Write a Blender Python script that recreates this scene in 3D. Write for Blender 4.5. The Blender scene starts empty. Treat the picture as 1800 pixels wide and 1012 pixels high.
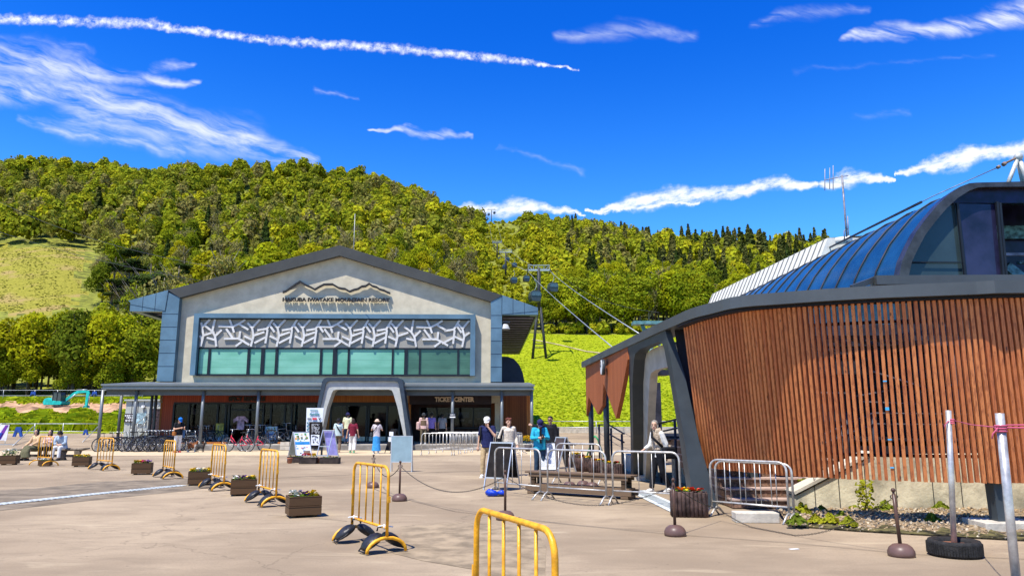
import bpy, math, random
import numpy as np
from mathutils import Vector, Matrix, noise
R = math.radians
scene = bpy.context.scene
col = scene.collection
# ---------------- camera (focal and pitch from the photograph) ----------------
F, CX, CY, HZ, CAMZ = 1300.0, 900.0, 506.0, 739.0, 1.55
PITCH = math.atan((HZ - CY) / F)
cam_d = bpy.data.cameras.new('camera'); cam = bpy.data.objects.new('camera', cam_d); col.objects.link(cam)
cam_d.sensor_width = 36.0; cam_d.lens = F / 1800.0 * 36.0
cam_d.clip_start = 0.1; cam_d.clip_end = 6000
cam.location = (0, 0, CAMZ); cam.rotation_euler = (math.pi / 2 + PITCH, 0, 0)
scene.camera = cam
scene.view_settings.view_transform = 'Standard'; scene.view_settings.look = 'None'
scene.view_settings.exposure = 0.80; scene.view_settings.gamma = 1.0
# sun: light travels (0.30, 0.40, -1)
LT = Vector((0.30, 0.40, -1.0)).normalized()
sun_d = bpy.data.lights.new('sun', 'SUN'); sun = bpy.data.objects.new('sun', sun_d); col.objects.link(sun)
sun_d.energy = 4.6; sun_d.angle = R(0.53); sun_d.color = (1.0, 0.955, 0.87)
sun.rotation_euler = (-LT).to_track_quat('Z', 'Y').to_euler(); sun.location = (-20, -20, 60)
# ---------------- pixel -> world helpers (used to measure the place) ----------------
_c, _s = math.cos(PITCH), math.sin(PITCH)
def ray(px, py):
    xr = (px - CX) / F; yr = -(py - CY) / F
    return Vector((xr, _c - yr * _s, _s + yr * _c))
def G(px, py, z=0.0):
    r = ray(px, py); t = (z - CAMZ) / r.z
    return Vector((r.x * t, r.y * t, z))
def P(px, py, Y):
    r = ray(px, py); t = Y / r.y
    return Vector((r.x * t, Y, CAMZ + r.z * t))
def PX(px, py, X):
    r = ray(px, py); t = X / r.x
    return Vector((X, r.y * t, CAMZ + r.z * t))
# ---------------- world: sky texture plus wisps of cloud by direction ----------------
world = bpy.data.worlds.new('World'); scene.world = world; world.use_nodes = True
wt = world.node_tree; wt.nodes.clear()
class NT:
    def __init__(s, t): s.t = t
    def n(s, typ, **kw):
        nd = s.t.nodes.new(typ)
        for k, v in kw.items():
            if k.startswith('i_'):
                kk = k[2:]
                nd.inputs[int(kk) if kk.isdigit() else kk.replace('_', ' ')].default_value = v
            else: setattr(nd, k, v)
        return nd
    def l(s, a, b): s.t.links.new(a, b)
    def put(s, sock, v):
        if isinstance(v, bpy.types.NodeSocket): s.l(v, sock)
        else: sock.default_value = v
    def m(s, op, a, b=None, c=None, clamp=False):
        nd = s.t.nodes.new('ShaderNodeMath'); nd.operation = op; nd.use_clamp = clamp
        s.put(nd.inputs[0], a)
        if b is not None: s.put(nd.inputs[1], b)
        if c is not None: s.put(nd.inputs[2], c)
        return nd.outputs[0]
    def v(s, op, a, b=None, scale=None):
        nd = s.t.nodes.new('ShaderNodeVectorMath'); nd.operation = op
        s.put(nd.inputs[0], a)
        if b is not None: s.put(nd.inputs[1], b)
        if scale is not None: s.put(nd.inputs['Scale'], scale)
        return nd.outputs['Value'] if op in ('DOT_PRODUCT', 'LENGTH', 'DISTANCE') else nd.outputs[0]
    def noise(s, vec, scale, detail=4, rough=0.55, dist=0.0):
        nd = s.t.nodes.new('ShaderNodeTexNoise'); s.put(nd.inputs['Vector'], vec)
        nd.inputs['Scale'].default_value = scale; nd.inputs['Detail'].default_value = detail
        nd.inputs['Roughness'].default_value = rough; nd.inputs['Distortion'].default_value = dist
        return nd
    def ss(s, x, a, b):
        nd = s.t.nodes.new('ShaderNodeMapRange'); nd.interpolation_type = 'SMOOTHSTEP'
        s.put(nd.inputs['Value'], x); nd.inputs['From Min'].default_value = a; nd.inputs['From Max'].default_value = b
        return nd.outputs['Result']
    def mix(s, f, a, b, blend='MIX'):
        nd = s.t.nodes.new('ShaderNodeMix'); nd.data_type = 'RGBA'; nd.blend_type = blend
        s.put(nd.inputs[0], f); s.put(nd.inputs[6], a); s.put(nd.inputs[7], b)
        return nd.outputs[2]
W = NT(wt)
sky = W.n('ShaderNodeTexSky', sky_type='NISHITA', sun_disc=False)
sky.sun_elevation = math.asin(-LT.z); sky.sun_rotation = math.atan2(-LT.x, -LT.y)
sky.altitude = 700; sky.air_density = 1.0; sky.dust_density = 0.3; sky.ozone_density = 3.0
hs = W.n('ShaderNodeHueSaturation'); hs.inputs['Saturation'].default_value = 1.32; hs.inputs['Value'].default_value = 1.0
W.l(sky.outputs[0], hs.inputs['Color'])
geo = W.n('ShaderNodeNewGeometry')
dirv = W.v('SCALE', geo.outputs['Incoming'], scale=-1.0)
sep = W.n('ShaderNodeSeparateXYZ'); W.l(dirv, sep.inputs[0])
yy = W.m('MAXIMUM', sep.outputs[1], 0.05)
comb = W.n('ShaderNodeCombineXYZ')
W.l(W.m('DIVIDE', sep.outputs[0], yy), comb.inputs[0]); W.l(W.m('DIVIDE', sep.outputs[2], yy), comb.inputs[1])
Pv = comb.outputs[0]
low_ = W.ss(sep.outputs[2], 0.52, 0.12)
tinted = W.mix(1.0, hs.outputs[0], W.mix(low_, (0.10, 0.72, 1.55, 1), (0.95, 1.32, 1.50, 1)), 'MULTIPLY')
def cdir(px, py):
    r = ray(px, py); return (r.x / r.y, r.z / r.y, 0)
def warp(vec, scale, amt, detail=4):
    nz = W.noise(vec, scale, detail, 0.6)
    off = W.v('SUBTRACT', nz.outputs['Color'], (0.5, 0.5, 0.5))
    off = W.v('MULTIPLY', off, (amt, amt, 0))
    return W.v('ADD', vec, off)
def seg(vec, a, b, w0, w1, inten):
    A = Vector(cdir(*a)); B = Vector(cdir(*b)); D = B - A
    pv = W.v('SUBTRACT', vec, tuple(A))
    t = W.m('DIVIDE', W.v('DOT_PRODUCT', pv, tuple(D)), D.dot(D), clamp=True)
    near = W.v('SCALE', tuple(D), scale=t)
    d = W.v('DISTANCE', pv, near)
    w = W.m('MULTIPLY_ADD', t, (w1 - w0) / F, w0 / F)
    q = W.m('DIVIDE', d, w)
    e = W.m('SUBTRACT', 1.0, q, clamp=True)
    return W.m('MULTIPLY', e, inten)
def chain_mask(vec, pts, inten):
    acc = None
    for (a, b) in zip(pts[:-1], pts[1:]):
        s_ = seg(vec, a[:2], b[:2], a[2], b[2], inten)
        acc = s_ if acc is None else W.m('MAXIMUM', acc, s_)
    return acc
# contrail
vt = warp(Pv, 75, 0.016, 5)
ct = chain_mask(vt, [(-60, 32, 14), (270, 42, 14), (300, 50, 10), (480, 72, 11), (700, 86, 13), (880, 104, 11), (1015, 122, 2)], 1.0)
ntr = W.noise(Pv, 70, 5, 0.65).outputs['Fac']
ct = W.m('MULTIPLY', W.m('MULTIPLY', W.ss(ct, 0.0, 1.0), W.ss(ntr, 0.28, 0.70)), 1.15, clamp=True)
# low fair-weather streaks
vc = warp(Pv, 20, 0.04, 7)
cu = None
for pts in ([(800, 372, 12), (900, 366, 24), (1030, 376, 2)], [(1030, 369, 2), (1120, 357, 19), (1200, 346, 24), (1300, 334, 15), (1370, 325, 21), (1430, 322, 9)], [(1440, 322, 10), (1500, 314, 21), (1570, 315, 3)], [(1060, 369, 5), (1230, 357, 5)],
            [(1570, 307, 2), (1640, 289, 20), (1700, 272, 30), (1760, 268, 16), (1830, 258, 26)], [(1240, 432, 4), (1330, 432, 10)]):
    k = chain_mask(vc, pts, 1.0); cu = k if cu is None else W.m('MAXIMUM', cu, k)
rc_ = W.n('ShaderNodeMapping'); rc_.inputs['Rotation'].default_value = (0, 0, R(-14)); W.l(Pv, rc_.inputs['Vector'])
ncu = W.noise(W.v('MULTIPLY', rc_.outputs[0], (1, 2.6, 1)), 24, 8, 0.68).outputs['Fac']
cu = W.ss(W.m('MULTIPLY', cu, W.m('MULTIPLY_ADD', ncu, 3.2, -0.85)), 0.0, 0.72)
# cirrus
vs = warp(Pv, 5, 0.09, 5)
ci = None
for pts, k_ in (([(-40, 95, 50), (90, 112, 50), (230, 128, 18), (345, 136, 10)], 1.0), ([(-40, 150, 60), (150, 152, 42), (300, 205, 56), (420, 245, 46), (545, 285, 20)], 1.1),
            ([(30, 207, 12), (150, 225, 20), (330, 262, 22)], 0.8), ([(655, 220, 5), (740, 238, 12), (830, 246, 5)], 1.25), ([(140, 180, 80), (420, 250, 60)], 0.75),
            ([(1480, 74, 10), (1570, 60, 28), (1680, 45, 32), (1830, 18, 42)], 1.15), ([(990, 62, 14), (1080, 45, 34), (1220, 48, 16)], 0.55),
            ([(1330, 40, 12), (1430, 20, 24), (1520, 22, 14)], 0.45), ([(270, 110, 20), (340, 105, 6)], 0.7), ([(560, 155, 8), (640, 160, 5)], 0.5), ([(880, 258, 6), (1020, 300, 8)], 0.35), ([(1500, 205, 10), (1600, 212, 8)], 0.28), ([(-50, 60, 8), (160, 88, 10)], 0.3), ([(1390, 125, 8), (1750, 105, 8)], 0.2)):
    k = chain_mask(vs, pts, k_); ci = k if ci is None else W.m('MAXIMUM', ci, k)
rotp = W.n('ShaderNodeMapping'); rotp.inputs['Rotation'].default_value = (0, 0, R(18)); W.l(Pv, rotp.inputs['Vector'])
st = W.v('MULTIPLY', warp(rotp.outputs[0], 7, 0.05, 3), (5, 26, 1))
nci = W.noise(st, 2.2, 7, 0.62, 0.3).outputs['Fac']
ci = W.m('MULTIPLY', W.ss(ci, 0.0, 1.1), W.ss(nci, 0.30, 0.74))
ci = W.m('MULTIPLY', ci, 0.9)
front = W.ss(sep.outputs[1], 0.05, 0.2)
cl = W.m('MAXIMUM', W.m('MAXIMUM', ct, cu), ci, clamp=True)
cl = W.m('MULTIPLY', W.m('MULTIPLY', cl, front), 0.93)
skyc = W.mix(cl, tinted, (6.3, 6.5, 6.6, 1))
bg = W.n('ShaderNodeBackground'); W.l(skyc, bg.inputs['Color']); bg.inputs['Strength'].default_value = 0.1
wo = W.n('ShaderNodeOutputWorld'); W.l(bg.outputs[0], wo.inputs['Surface'])

# ---------------- materials ----------------
def pm(name, c, rough=0.6, metal=0.0, var=0.12, scale=4.0, bump=0.0, bscale=None, c2=None, spec=0.28, coord='Object', stretch=(1, 1, 1), rand=0.0, emit=None):
    m = bpy.data.materials.new(name); m.use_nodes = True; t = m.node_tree; t.nodes.clear(); N = NT(t)
    b = N.n('ShaderNodeBsdfPrincipled'); o = N.n('ShaderNodeOutputMaterial'); N.l(b.outputs[0], o.inputs[0])
    tc = N.n('ShaderNodeTexCoord'); v = N.v('MULTIPLY', tc.outputs[coord], stretch)
    nz = N.noise(v, scale, 5, 0.6).outputs['Fac']
    c = tuple(c[:3]); c2 = tuple(x * (1 - 2.2 * var) for x in c) if c2 is None else tuple(c2[:3])
    cc = N.mix(N.ss(nz, 0.3, 0.7), (*c2, 1), (*[min(1, x * (1 + var)) for x in c], 1))
    if rand:
        oi = N.n('ShaderNodeObjectInfo'); h = N.n('ShaderNodeHueSaturation')
        h.inputs['Value'].default_value = 1; N.l(cc, h.inputs['Color'])
        N.l(N.m('MULTIPLY_ADD', oi.outputs['Random'], rand, 1 - rand / 2), h.inputs['Value']); cc = h.outputs[0]
    N.l(cc, b.inputs['Base Color'])
    b.inputs['Roughness'].default_value = rough; b.inputs['Metallic'].default_value = metal
    b.inputs['Specular IOR Level'].default_value = spec
    if emit: b.inputs['Emission Color'].default_value = (*c, 1); b.inputs['Emission Strength'].default_value = emit
    if bump:
        bn = N.n('ShaderNodeBump'); n2 = N.noise(v, bscale or scale * 6, 4, 0.6).outputs['Fac']
        bn.inputs['Strength'].default_value = bump; bn.inputs['Distance'].default_value = 0.02
        N.l(n2, bn.inputs['Height']); N.l(bn.outputs[0], b.inputs['Normal'])
    return m
def wood(name, c, c2, axis='z', plank=0.11, scale=3.0, rough=0.6):
    """boards running along one axis with a tone of their own each"""
    m = bpy.data.materials.new(name); m.use_nodes = True; t = m.node_tree; t.nodes.clear(); N = NT(t)
    b = N.n('ShaderNodeBsdfPrincipled'); o = N.n('ShaderNodeOutputMaterial'); N.l(b.outputs[0], o.inputs[0])
    tc = N.n('ShaderNodeTexCoord'); sp = N.n('ShaderNodeSeparateXYZ'); N.l(tc.outputs['Object'], sp.inputs[0])
    xy = N.m('ADD', sp.outputs[0], N.m('MULTIPLY', sp.outputs[1], 0.93)) if axis == 'z' else sp.outputs[2]
    cell = N.m('DIVIDE', xy, plank); fl = N.m('FLOOR', cell)
    wn = N.n('ShaderNodeTexWhiteNoise', noise_dimensions='1D'); N.l(fl, wn.inputs['W'])
    gr = N.v('MULTIPLY', tc.outputs['Object'], (14, 14, 1.2) if axis == 'z' else (1.2, 1.2, 14))
    nz = N.noise(gr, scale, 5, 0.6, 0.4).outputs['Fac']
    f = N.m('MULTIPLY_ADD', wn.outputs['Value'], 0.55, N.m('MULTIPLY_ADD', nz, 1.1, -0.35), clamp=True)
    cc = N.mix(f, (*c2, 1), (*c, 1))
    fr = N.m('FRACT', cell); gap = N.m('LESS_THAN', N.m('ABSOLUTE', N.m('SUBTRACT', fr, 0.5)), 0.455)
    cc = N.mix(gap, (c2[0] * .25, c2[1] * .25, c2[2] * .25, 1), cc)
    N.l(cc, b.inputs['Base Color']); b.inputs['Roughness'].default_value = rough; b.inputs['Specular IOR Level'].default_value = .2
    return m
def leafmat(name, cols, trans=0.35, attr=None):
    """foliage: tint by object or by tree, fine noise between leaves"""
    m = bpy.data.materials.new(name); m.use_nodes = True; t = m.node_tree; t.nodes.clear(); N = NT(t)
    o = N.n('ShaderNodeOutputMaterial')
    if attr:
        a = N.n('ShaderNodeAttribute', attribute_name=attr); f = a.outputs['Fac']
    else:
        a = N.n('ShaderNodeObjectInfo'); f = a.outputs['Random']
    cr = N.n('ShaderNodeValToRGB'); cr.color_ramp.interpolation = 'LINEAR'
    e = cr.color_ramp.elements
    if len(cols) == 1: cols = [cols[0], cols[0]]
    while len(e) < len(cols): e.new(0.5)
    for i, cc in enumerate(cols): e[i].position = i / max(1, len(cols) - 1); e[i].color = (*cc, 1)
    N.l(f, cr.inputs[0])
    g = N.n('ShaderNodeNewGeometry'); isl = g.outputs['Random Per Island']
    h = N.n('ShaderNodeHueSaturation'); N.l(cr.outputs[0], h.inputs['Color'])
    N.l(N.m('MULTIPLY_ADD', isl, 0.5, 0.76), h.inputs['Value'])
    N.l(N.m('MULTIPLY_ADD', isl, 0.03, 0.485), h.inputs['Hue'])
    d = N.n('ShaderNodeBsdfDiffuse'); tr = N.n('ShaderNodeBsdfTranslucent'); mx = N.n('ShaderNodeMixShader')
    N.l(h.outputs[0], d.inputs[0]); N.l(h.outputs[0], tr.inputs[0]); mx.inputs[0].default_value = trans
    N.l(d.outputs[0], mx.inputs[1]); N.l(tr.outputs[0], mx.inputs[2]); N.l(mx.outputs[0], o.inputs[0])
    return m
# ---------------- mesh builder ----------------
class MB:
    def __init__(s): s.v = []; s.f = []; s.mi = []; s.sm = []
    def add(s, vs, fs, mi=0, smooth=False):
        k = len(s.v); s.v += [tuple(v) for v in vs]
        for f in fs: s.f.append([i + k for i in f]); s.mi.append(mi); s.sm.append(smooth)
        return s
    def box(s, c, d, rz=0.0, mi=0, M=None):
        x, y, z = d[0] / 2, d[1] / 2, d[2] / 2
        vs = [Vector((a, b, e)) for e in (-z, z) for a, b in ((-x, -y), (x, -y), (x, y), (-x, y))]
        m = (M if M is not None else Matrix.Rotation(rz, 3, 'Z'))
        vs = [m @ v + Vector(c) for v in vs]
        return s.add(vs, [(3, 2, 1, 0), (4, 5, 6, 7), (0, 1, 5, 4), (1, 2, 6, 5), (2, 3, 7, 6), (3, 0, 4, 7)], mi)
    def beam(s, a, b, w, h=None, up=(0, 0, 1), mi=0):
        a = Vector(a); b = Vector(b); h = h or w; d = b - a; L = d.length
        if L < 1e-6: return s
        d.normalize(); u = Vector(up)
        if abs(d.dot(u)) > 0.98: u = Vector((0, 1, 0))
        x = d.cross(u).normalized(); y = x.cross(d).normalized()
        M = Matrix((x, d, y)).transposed()
        return s.box((a + b) / 2, (w, L, h), mi=mi, M=M)
    def tube(s, pts, r, n=8, cap=True, smooth=True, mi=0, flat=(1, 1), up=None):
        pts = [Vector(p) for p in pts]; m = len(pts)
        rs = r if isinstance(r, (list, tuple)) else [r] * m
        k = len(s.v); ref = None
        for i, p in enumerate(pts):
            d = (pts[min(i + 1, m - 1)] - pts[max(i - 1, 0)])
            d = d.normalized() if d.length > 1e-9 else Vector((0, 0, 1))
            if ref is None:
                ref = Vector(up) if up else (Vector((1, 0, 0)) if abs(d.x) < 0.9 else Vector((0, 1, 0)))
            x = (ref - d * ref.dot(d)).normalized(); y = d.cross(x); ref = x
            fx, fy = (flat[i] if isinstance(flat, list) else flat)
            for j in range(n):
                a = 2 * math.pi * j / n
                s.v.append(tuple(p + x * (math.cos(a) * rs[i] * fx) + y * (math.sin(a) * rs[i] * fy)))
        for i in range(m - 1):
            for j in range(n):
                a = k + i * n + j; b = k + i * n + (j + 1) % n
                s.f.append([a, b, b + n, a + n]); s.mi.append(mi); s.sm.append(smooth)
        if cap:
            s.f.append([k + j for j in reversed(range(n))]); s.mi.append(mi); s.sm.append(False)
            s.f.append([k + (m - 1) * n + j for j in range(n)]); s.mi.append(mi); s.sm.append(False)
        return s
    def capsule(s, a, b, ra, rb, n=12, flat=(1, 1), up=None, mi=0):
        a = Vector(a); b = Vector(b); d = (b - a); d = d.normalized() if d.length > 1e-6 else Vector((0, 0, 1))
        pts = []; rs = []
        for t in (-0.98, -0.8, -0.5, 0): pts.append(a + d * ra * t); rs.append(ra * math.sqrt(1 - t * t))
        for t in (0, 0.5, 0.8, 0.98): pts.append(b + d * rb * t); rs.append(rb * math.sqrt(1 - t * t))
        return s.tube(pts, rs, n, True, True, mi, flat, up)
    def lathe(s, prof, c=(0, 0, 0), n=20, smooth=True, mi=0):
        k = len(s.v); c = Vector(c)
        for r_, z in prof:
            for j in range(n):
                a = 2 * math.pi * j / n; s.v.append((c.x + r_ * math.cos(a), c.y + r_ * math.sin(a), c.z + z))
        for i in range(len(prof) - 1):
            for j in range(n):
                a = k + i * n + j; b = k + i * n + (j + 1) % n
                s.f.append([a, b, b + n, a + n]); s.mi.append(mi); s.sm.append(smooth)
        s.f.append([k + j for j in reversed(range(n))]); s.mi.append(mi); s.sm.append(False)
        s.f.append([k + (len(prof) - 1) * n + j for j in range(n)]); s.mi.append(mi); s.sm.append(False)
        return s
    def ball(s, c, r, n=12, m=8, sc=(1, 1, 1), mi=0):
        c = Vector(c); k = len(s.v)
        for i in range(m + 1):
            t = math.pi * (i + 0.02 * (i == 0) - 0.02 * (i == m)) / m
            for j in range(n):
                a = 2 * math.pi * j / n
                s.v.append((c.x + r * sc[0] * math.sin(t) * math.cos(a), c.y + r * sc[1] * math.sin(t) * math.sin(a), c.z + r * sc[2] * math.cos(t)))
        for i in range(m):
            for j in range(n):
                a = k + i * n + j; b = k + i * n + (j + 1) % n
                s.f.append([a, a + n, b + n, b]); s.mi.append(mi); s.sm.append(True)
        return s
    def prism(s, poly, O, U, V, depth, mi=0):
        """polygon (u, v) in the plane O + uU + vV, extruded by `depth` along U x V"""
        O = Vector(O); U = Vector(U); V = Vector(V); N_ = U.cross(V).normalized() * depth; n = len(poly)
        ar = sum(poly[i][0] * poly[(i + 1) % n][1] - poly[(i + 1) % n][0] * poly[i][1] for i in range(n))
        if (ar < 0) != (depth < 0): poly = poly[::-1]
        a = [O + U * p[0] + V * p[1] for p in poly]; b = [p + N_ for p in a]
        fs = [list(reversed(range(n))), [n + i for i in range(n)]] + [[i, (i + 1) % n, n + (i + 1) % n, n + i] for i in range(n)]
        return s.add(a + b, fs, mi)
    def ring(s, outer, inner, O, U, V, depth, mi=0):
        """frame between two polygons of the same length"""
        O = Vector(O); U = Vector(U); V = Vector(V); N_ = U.cross(V).normalized() * depth; n = len(outer)
        A = [O + U * p[0] + V * p[1] for p in outer]; B = [O + U * p[0] + V * p[1] for p in inner]
        vs = A + B + [p + N_ for p in A] + [p + N_ for p in B]; fs = []
        for i in range(n - 1):
            j = i + 1
            fs += [[i, j, n + j, n + i], [2 * n + i, 3 * n + i, 3 * n + j, 2 * n + j], [i, 2 * n + i, 2 * n + j, j], [n + i, n + j, 3 * n + j, 3 * n + i]]
        fs += [[0, n, 3 * n, 2 * n], [n - 1, 3 * n - 1, 4 * n - 1, 2 * n - 1]]
        return s.add(vs, fs, mi)
    def build(s, name, mats, parent=None, world=False, bevel=0.0):
        me = bpy.data.meshes.new(name)
        vs = s.v
        if parent is not None and world:
            pw = Matrix.Translation(parent.location) @ parent.rotation_euler.to_matrix().to_4x4()
            iv = pw.inverted(); vs = [tuple(iv @ Vector(v)) for v in vs]
        me.from_pydata(vs, [], s.f); me.validate()
        if not isinstance(mats, (list, tuple)): mats = [mats]
        for m_ in mats: me.materials.append(m_)
        if len(me.polygons) == len(s.mi):
            me.polygons.foreach_set('material_index', s.mi); me.polygons.foreach_set('use_smooth', s.sm)
        me.update()
        o = bpy.data.objects.new(name, me); col.objects.link(o)
        if parent is not None: o.parent = parent
        if bevel:
            b = o.modifiers.new('bevel', 'BEVEL'); b.width = bevel; b.segments = 2; b.limit_method = 'ANGLE'; b.angle_limit = R(40)
        return o
def thing(name, label, cat, loc=(0, 0, 0), rz=0.0, group=None):
    o = bpy.data.objects.new(name, None); o.empty_display_size = 0.2; col.objects.link(o)
    o.location = loc; o.rotation_euler = (0, 0, rz); return tag(o, label, cat, group)
def tag(o, label=None, cat=None, group=None, kind=None):
    if label: o['label'] = label
    if cat: o['category'] = cat
    if group: o['group'] = group
    if kind: o['kind'] = kind
    return o
def kids(o): return [c for c in bpy.data.objects if c.parent is o]
def dup(o, loc=None, rz=None, label=None, group=None, scale=None, _p=None):
    c = o.copy(); col.objects.link(c)
    if _p is not None: c.parent = _p
    for ch in kids(o): dup(ch, _p=c)
    if loc is not None: c.location = loc
    if rz is not None: c.rotation_euler = (0, 0, rz)
    if scale is not None: c.scale = (scale,) * 3
    if label: c['label'] = label
    if group: c['group'] = group
    return c
def textmesh(name, s, size, depth, mat_, parent, loc, rot, off=0.0, width=None, align='CENTER', sx=1.0):
    cu = bpy.data.curves.new(name + '_c', 'FONT'); cu.body = s; cu.size = size; cu.extrude = depth / 2; cu.offset = off
    cu.align_x = align; cu.align_y = 'CENTER'; cu.resolution_u = 3
    t = bpy.data.objects.new(name + '_t', cu); col.objects.link(t)
    dg = bpy.context.evaluated_depsgraph_get(); me = bpy.data.meshes.new_from_object(t.evaluated_get(dg))
    bpy.data.objects.remove(t); bpy.data.curves.remove(cu)
    xs = [v.co.x for v in me.vertices]; k = sx
    if width and xs: k = width / (max(xs) - min(xs)); 
    for v in me.vertices: v.co.x *= k
    me.materials.clear(); me.materials.append(mat_); me.name = name
    o = bpy.data.objects.new(name, me); col.objects.link(o); o.parent = parent; o.location = loc; o.rotation_euler = rot
    return o
# ================= SETTING =================
rng = np.random.default_rng(7); random.seed(7)
def UU(px, y=600): r = ray(px, y); return r.x / r.y
def zat(px, y, D): return P(px, y, D).z
_colsL = {}
def prof(lst): return lst
L0 = [(64, .35), (80, 1.9), (92, 2.9), (100, 2.95), (103, 4.3), (112, 5.0), (135, 8.5), (200, 33), (272, 66), (350, 98)]
M0 = [(64, .5), (100, 4), (130, 11), (200, 34), (300, 74), (420, 118)]
C0 = [(64, .55), (100, 5.5), (140, 12.7), (167, 20.5), (300, 57), (400, 90)]
colsT = []
for px, yr, Dr, base in ((-900, 350, 560, L0), (-300, 320, 560, L0), (0, 320, 560, L0), (100, 330, 560, L0), (190, 338, 560, L0), (290, 336, 560, L0[:-3] + [(200, 30), (300, 74)]),
        (345, 326, 560, M0), (400, 334, 560, M0), (450, 336, 570, M0), (520, 330, 580, M0), (578, 334, 580, M0), (620, 338, 590, M0), (660, 343, 590, M0),
        (700, 362, 600, M0), (750, 381, 620, M0), (800, 397, 640, [(64, .5), (100, 4), (130, 9), (200, 28), (300, 62), (400, 96)]), (850, 403, 650, C0), (880, 405, 650, C0), (950, 411, 650, C0),
        (1000, 413, 650, C0), (1050, 420, 650, C0), (1100, 433, 640, C0), (1150, 443, 630, C0), (1200, 459, 620, C0), (1250, 473, 600, C0),
        (1300, 481, 600, C0), (1400, 489, 600, C0), (1500, 513, 600, C0), (1800, 553, 600, C0), (2600, 613, 600, C0)):
    zr = zat(px, yr, Dr)
    pts = list(base) + [(Dr - 60, zr - 12), (Dr, zr), (Dr + 80, zr - 6), (1100, zr - 60)]
    colsT.append((UU(px, 500), pts))
_us = np.array([c[0] for c in colsT])
def TZ(X, Y):
    """terrain height (arrays)"""
    X = np.asarray(X, float); Y = np.asarray(Y, float)
    Yc = np.maximum(Y, 1.0); u = np.clip(X / np.maximum(Yc, 48), _us[0], _us[-1])
    out = np.zeros(X.shape)
    allz = np.stack([np.interp(Yc, [0, 48] + [p[0] for p in c[1]], [0, 0] + [p[1] for p in c[1]]) for c in colsT])
    i = np.clip(np.searchsorted(_us, u) - 1, 0, len(_us) - 2); t = (u - _us[i]) / (_us[i + 1] - _us[i])
    ii = np.arange(X.size).reshape(X.shape) if X.ndim else 0
    f = allz.reshape(len(colsT), -1)
    k = np.arange(f.shape[1]); i_ = i.reshape(-1); t_ = t.reshape(-1)
    z = f[i_, k] * (1 - t_) + f[i_ + 1, k] * t_
    z = z.reshape(X.shape)
    amp = np.clip((Yc - 120) / 200, 0, 1)
    z = z + amp * (3.0 * np.sin(X * .05 + 1) * np.cos(Yc * .043) + 1.6 * np.sin(X * .13 + Yc * .09))
    return z
def T1(x, y): return float(TZ(np.array([x]), np.array([y]))[0])

# ---- plaza ground ----
def ground_material():
    m = bpy.data.materials.new('plaza_asphalt'); m.use_nodes = True; t = m.node_tree; t.nodes.clear(); N = NT(t)
    b = N.n('ShaderNodeBsdfPrincipled'); o = N.n('ShaderNodeOutputMaterial'); N.l(b.outputs[0], o.inputs[0])
    tc = N.n('ShaderNodeTexCoord'); v = tc.outputs['Object']
    big = N.noise(v, 0.22, 4, 0.6).outputs['Fac']; mid = N.noise(N.v('MULTIPLY', v, (1, 2.5, 1)), 1.1, 6, 0.65, 0.6).outputs['Fac']
    fine = N.noise(v, 90, 3, 0.7).outputs['Fac']; fine2 = N.noise(v, 28, 4, 0.7).outputs['Fac']
    c = N.mix(N.ss(big, 0.36, 0.66), (0.245, 0.185, 0.122, 1), (0.385, 0.298, 0.195, 1))
    c = N.mix(N.m('MULTIPLY', N.ss(mid, 0.44, 0.70), 0.6), c, (0.225, 0.172, 0.115, 1))
    c = N.mix(N.m('MULTIPLY', N.ss(fine, 0.5, 0.75), 0.55), c, (0.15, 0.12, 0.09, 1))
    c = N.mix(N.m('MULTIPLY', N.ss(fine, 0.42, 0.25), 0.45), c, (0.60, 0.50, 0.33, 1))
    c = N.mix(N.m('MULTIPLY', N.ss(fine2, 0.46, 0.72), 0.5), c, (0.21, 0.165, 0.11, 1))
    f3 = N.noise(v, 9, 5, 0.7).outputs['Fac']; c = N.mix(N.m('MULTIPLY', N.ss(f3, 0.52, 0.72), 0.32), c, (0.24, 0.185, 0.12, 1))
    st_ = N.noise(v, 0.55, 3, 0.5, 0.8).outputs['Fac']; c = N.mix(N.m('MULTIPLY', N.ss(st_, 0.60, 0.68), 0.28), c, (0.22, 0.175, 0.12, 1))
    vo = N.n('ShaderNodeTexVoronoi', feature='DISTANCE_TO_EDGE'); vo.inputs['Scale'].default_value = 0.14; N.l(N.v('ADD', v, N.v('SCALE', N.noise(v, 1.1, 4, .6).outputs['Color'], scale=1.3)), vo.inputs['Vector'])
    ck_ = N.m('MULTIPLY', N.m('LESS_THAN', vo.outputs['Distance'], 0.0022), N.ss(N.noise(v, .3, 2, .5).outputs['Fac'], .42, .55)); c = N.mix(N.m('MULTIPLY', ck_, .28), c, (0.09, 0.07, 0.05, 1))
    spk = N.n('ShaderNodeTexVoronoi'); spk.inputs['Scale'].default_value = 3.2; N.l(v, spk.inputs['Vector']); c = N.mix(N.m('MULTIPLY', N.m('LESS_THAN', spk.outputs['Distance'], 0.05), .6), c, (0.12, 0.095, 0.07, 1))
    # pale dusty streaks and a few cracks
    ds = N.noise(N.v('MULTIPLY', v, (0.5, 1.6, 1)), 0.9, 5, 0.6, 1.2).outputs['Fac']
    c = N.mix(N.m('MULTIPLY', N.ss(ds, 0.58, 0.74), 0.35), c, (0.55, 0.45, 0.29, 1))
    N.l(c, b.inputs['Base Color']); b.inputs['Roughness'].default_value = 0.9; b.inputs['Specular IOR Level'].default_value = 0.04
    bn = N.n('ShaderNodeBump'); bn.inputs['Strength'].default_value = 0.35; bn.inputs['Distance'].default_value = 0.012
    N.l(fine, bn.inputs['Height']); N.l(bn.outputs[0], b.inputs['Normal'])
    return m
M_plaza = ground_material()
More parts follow.
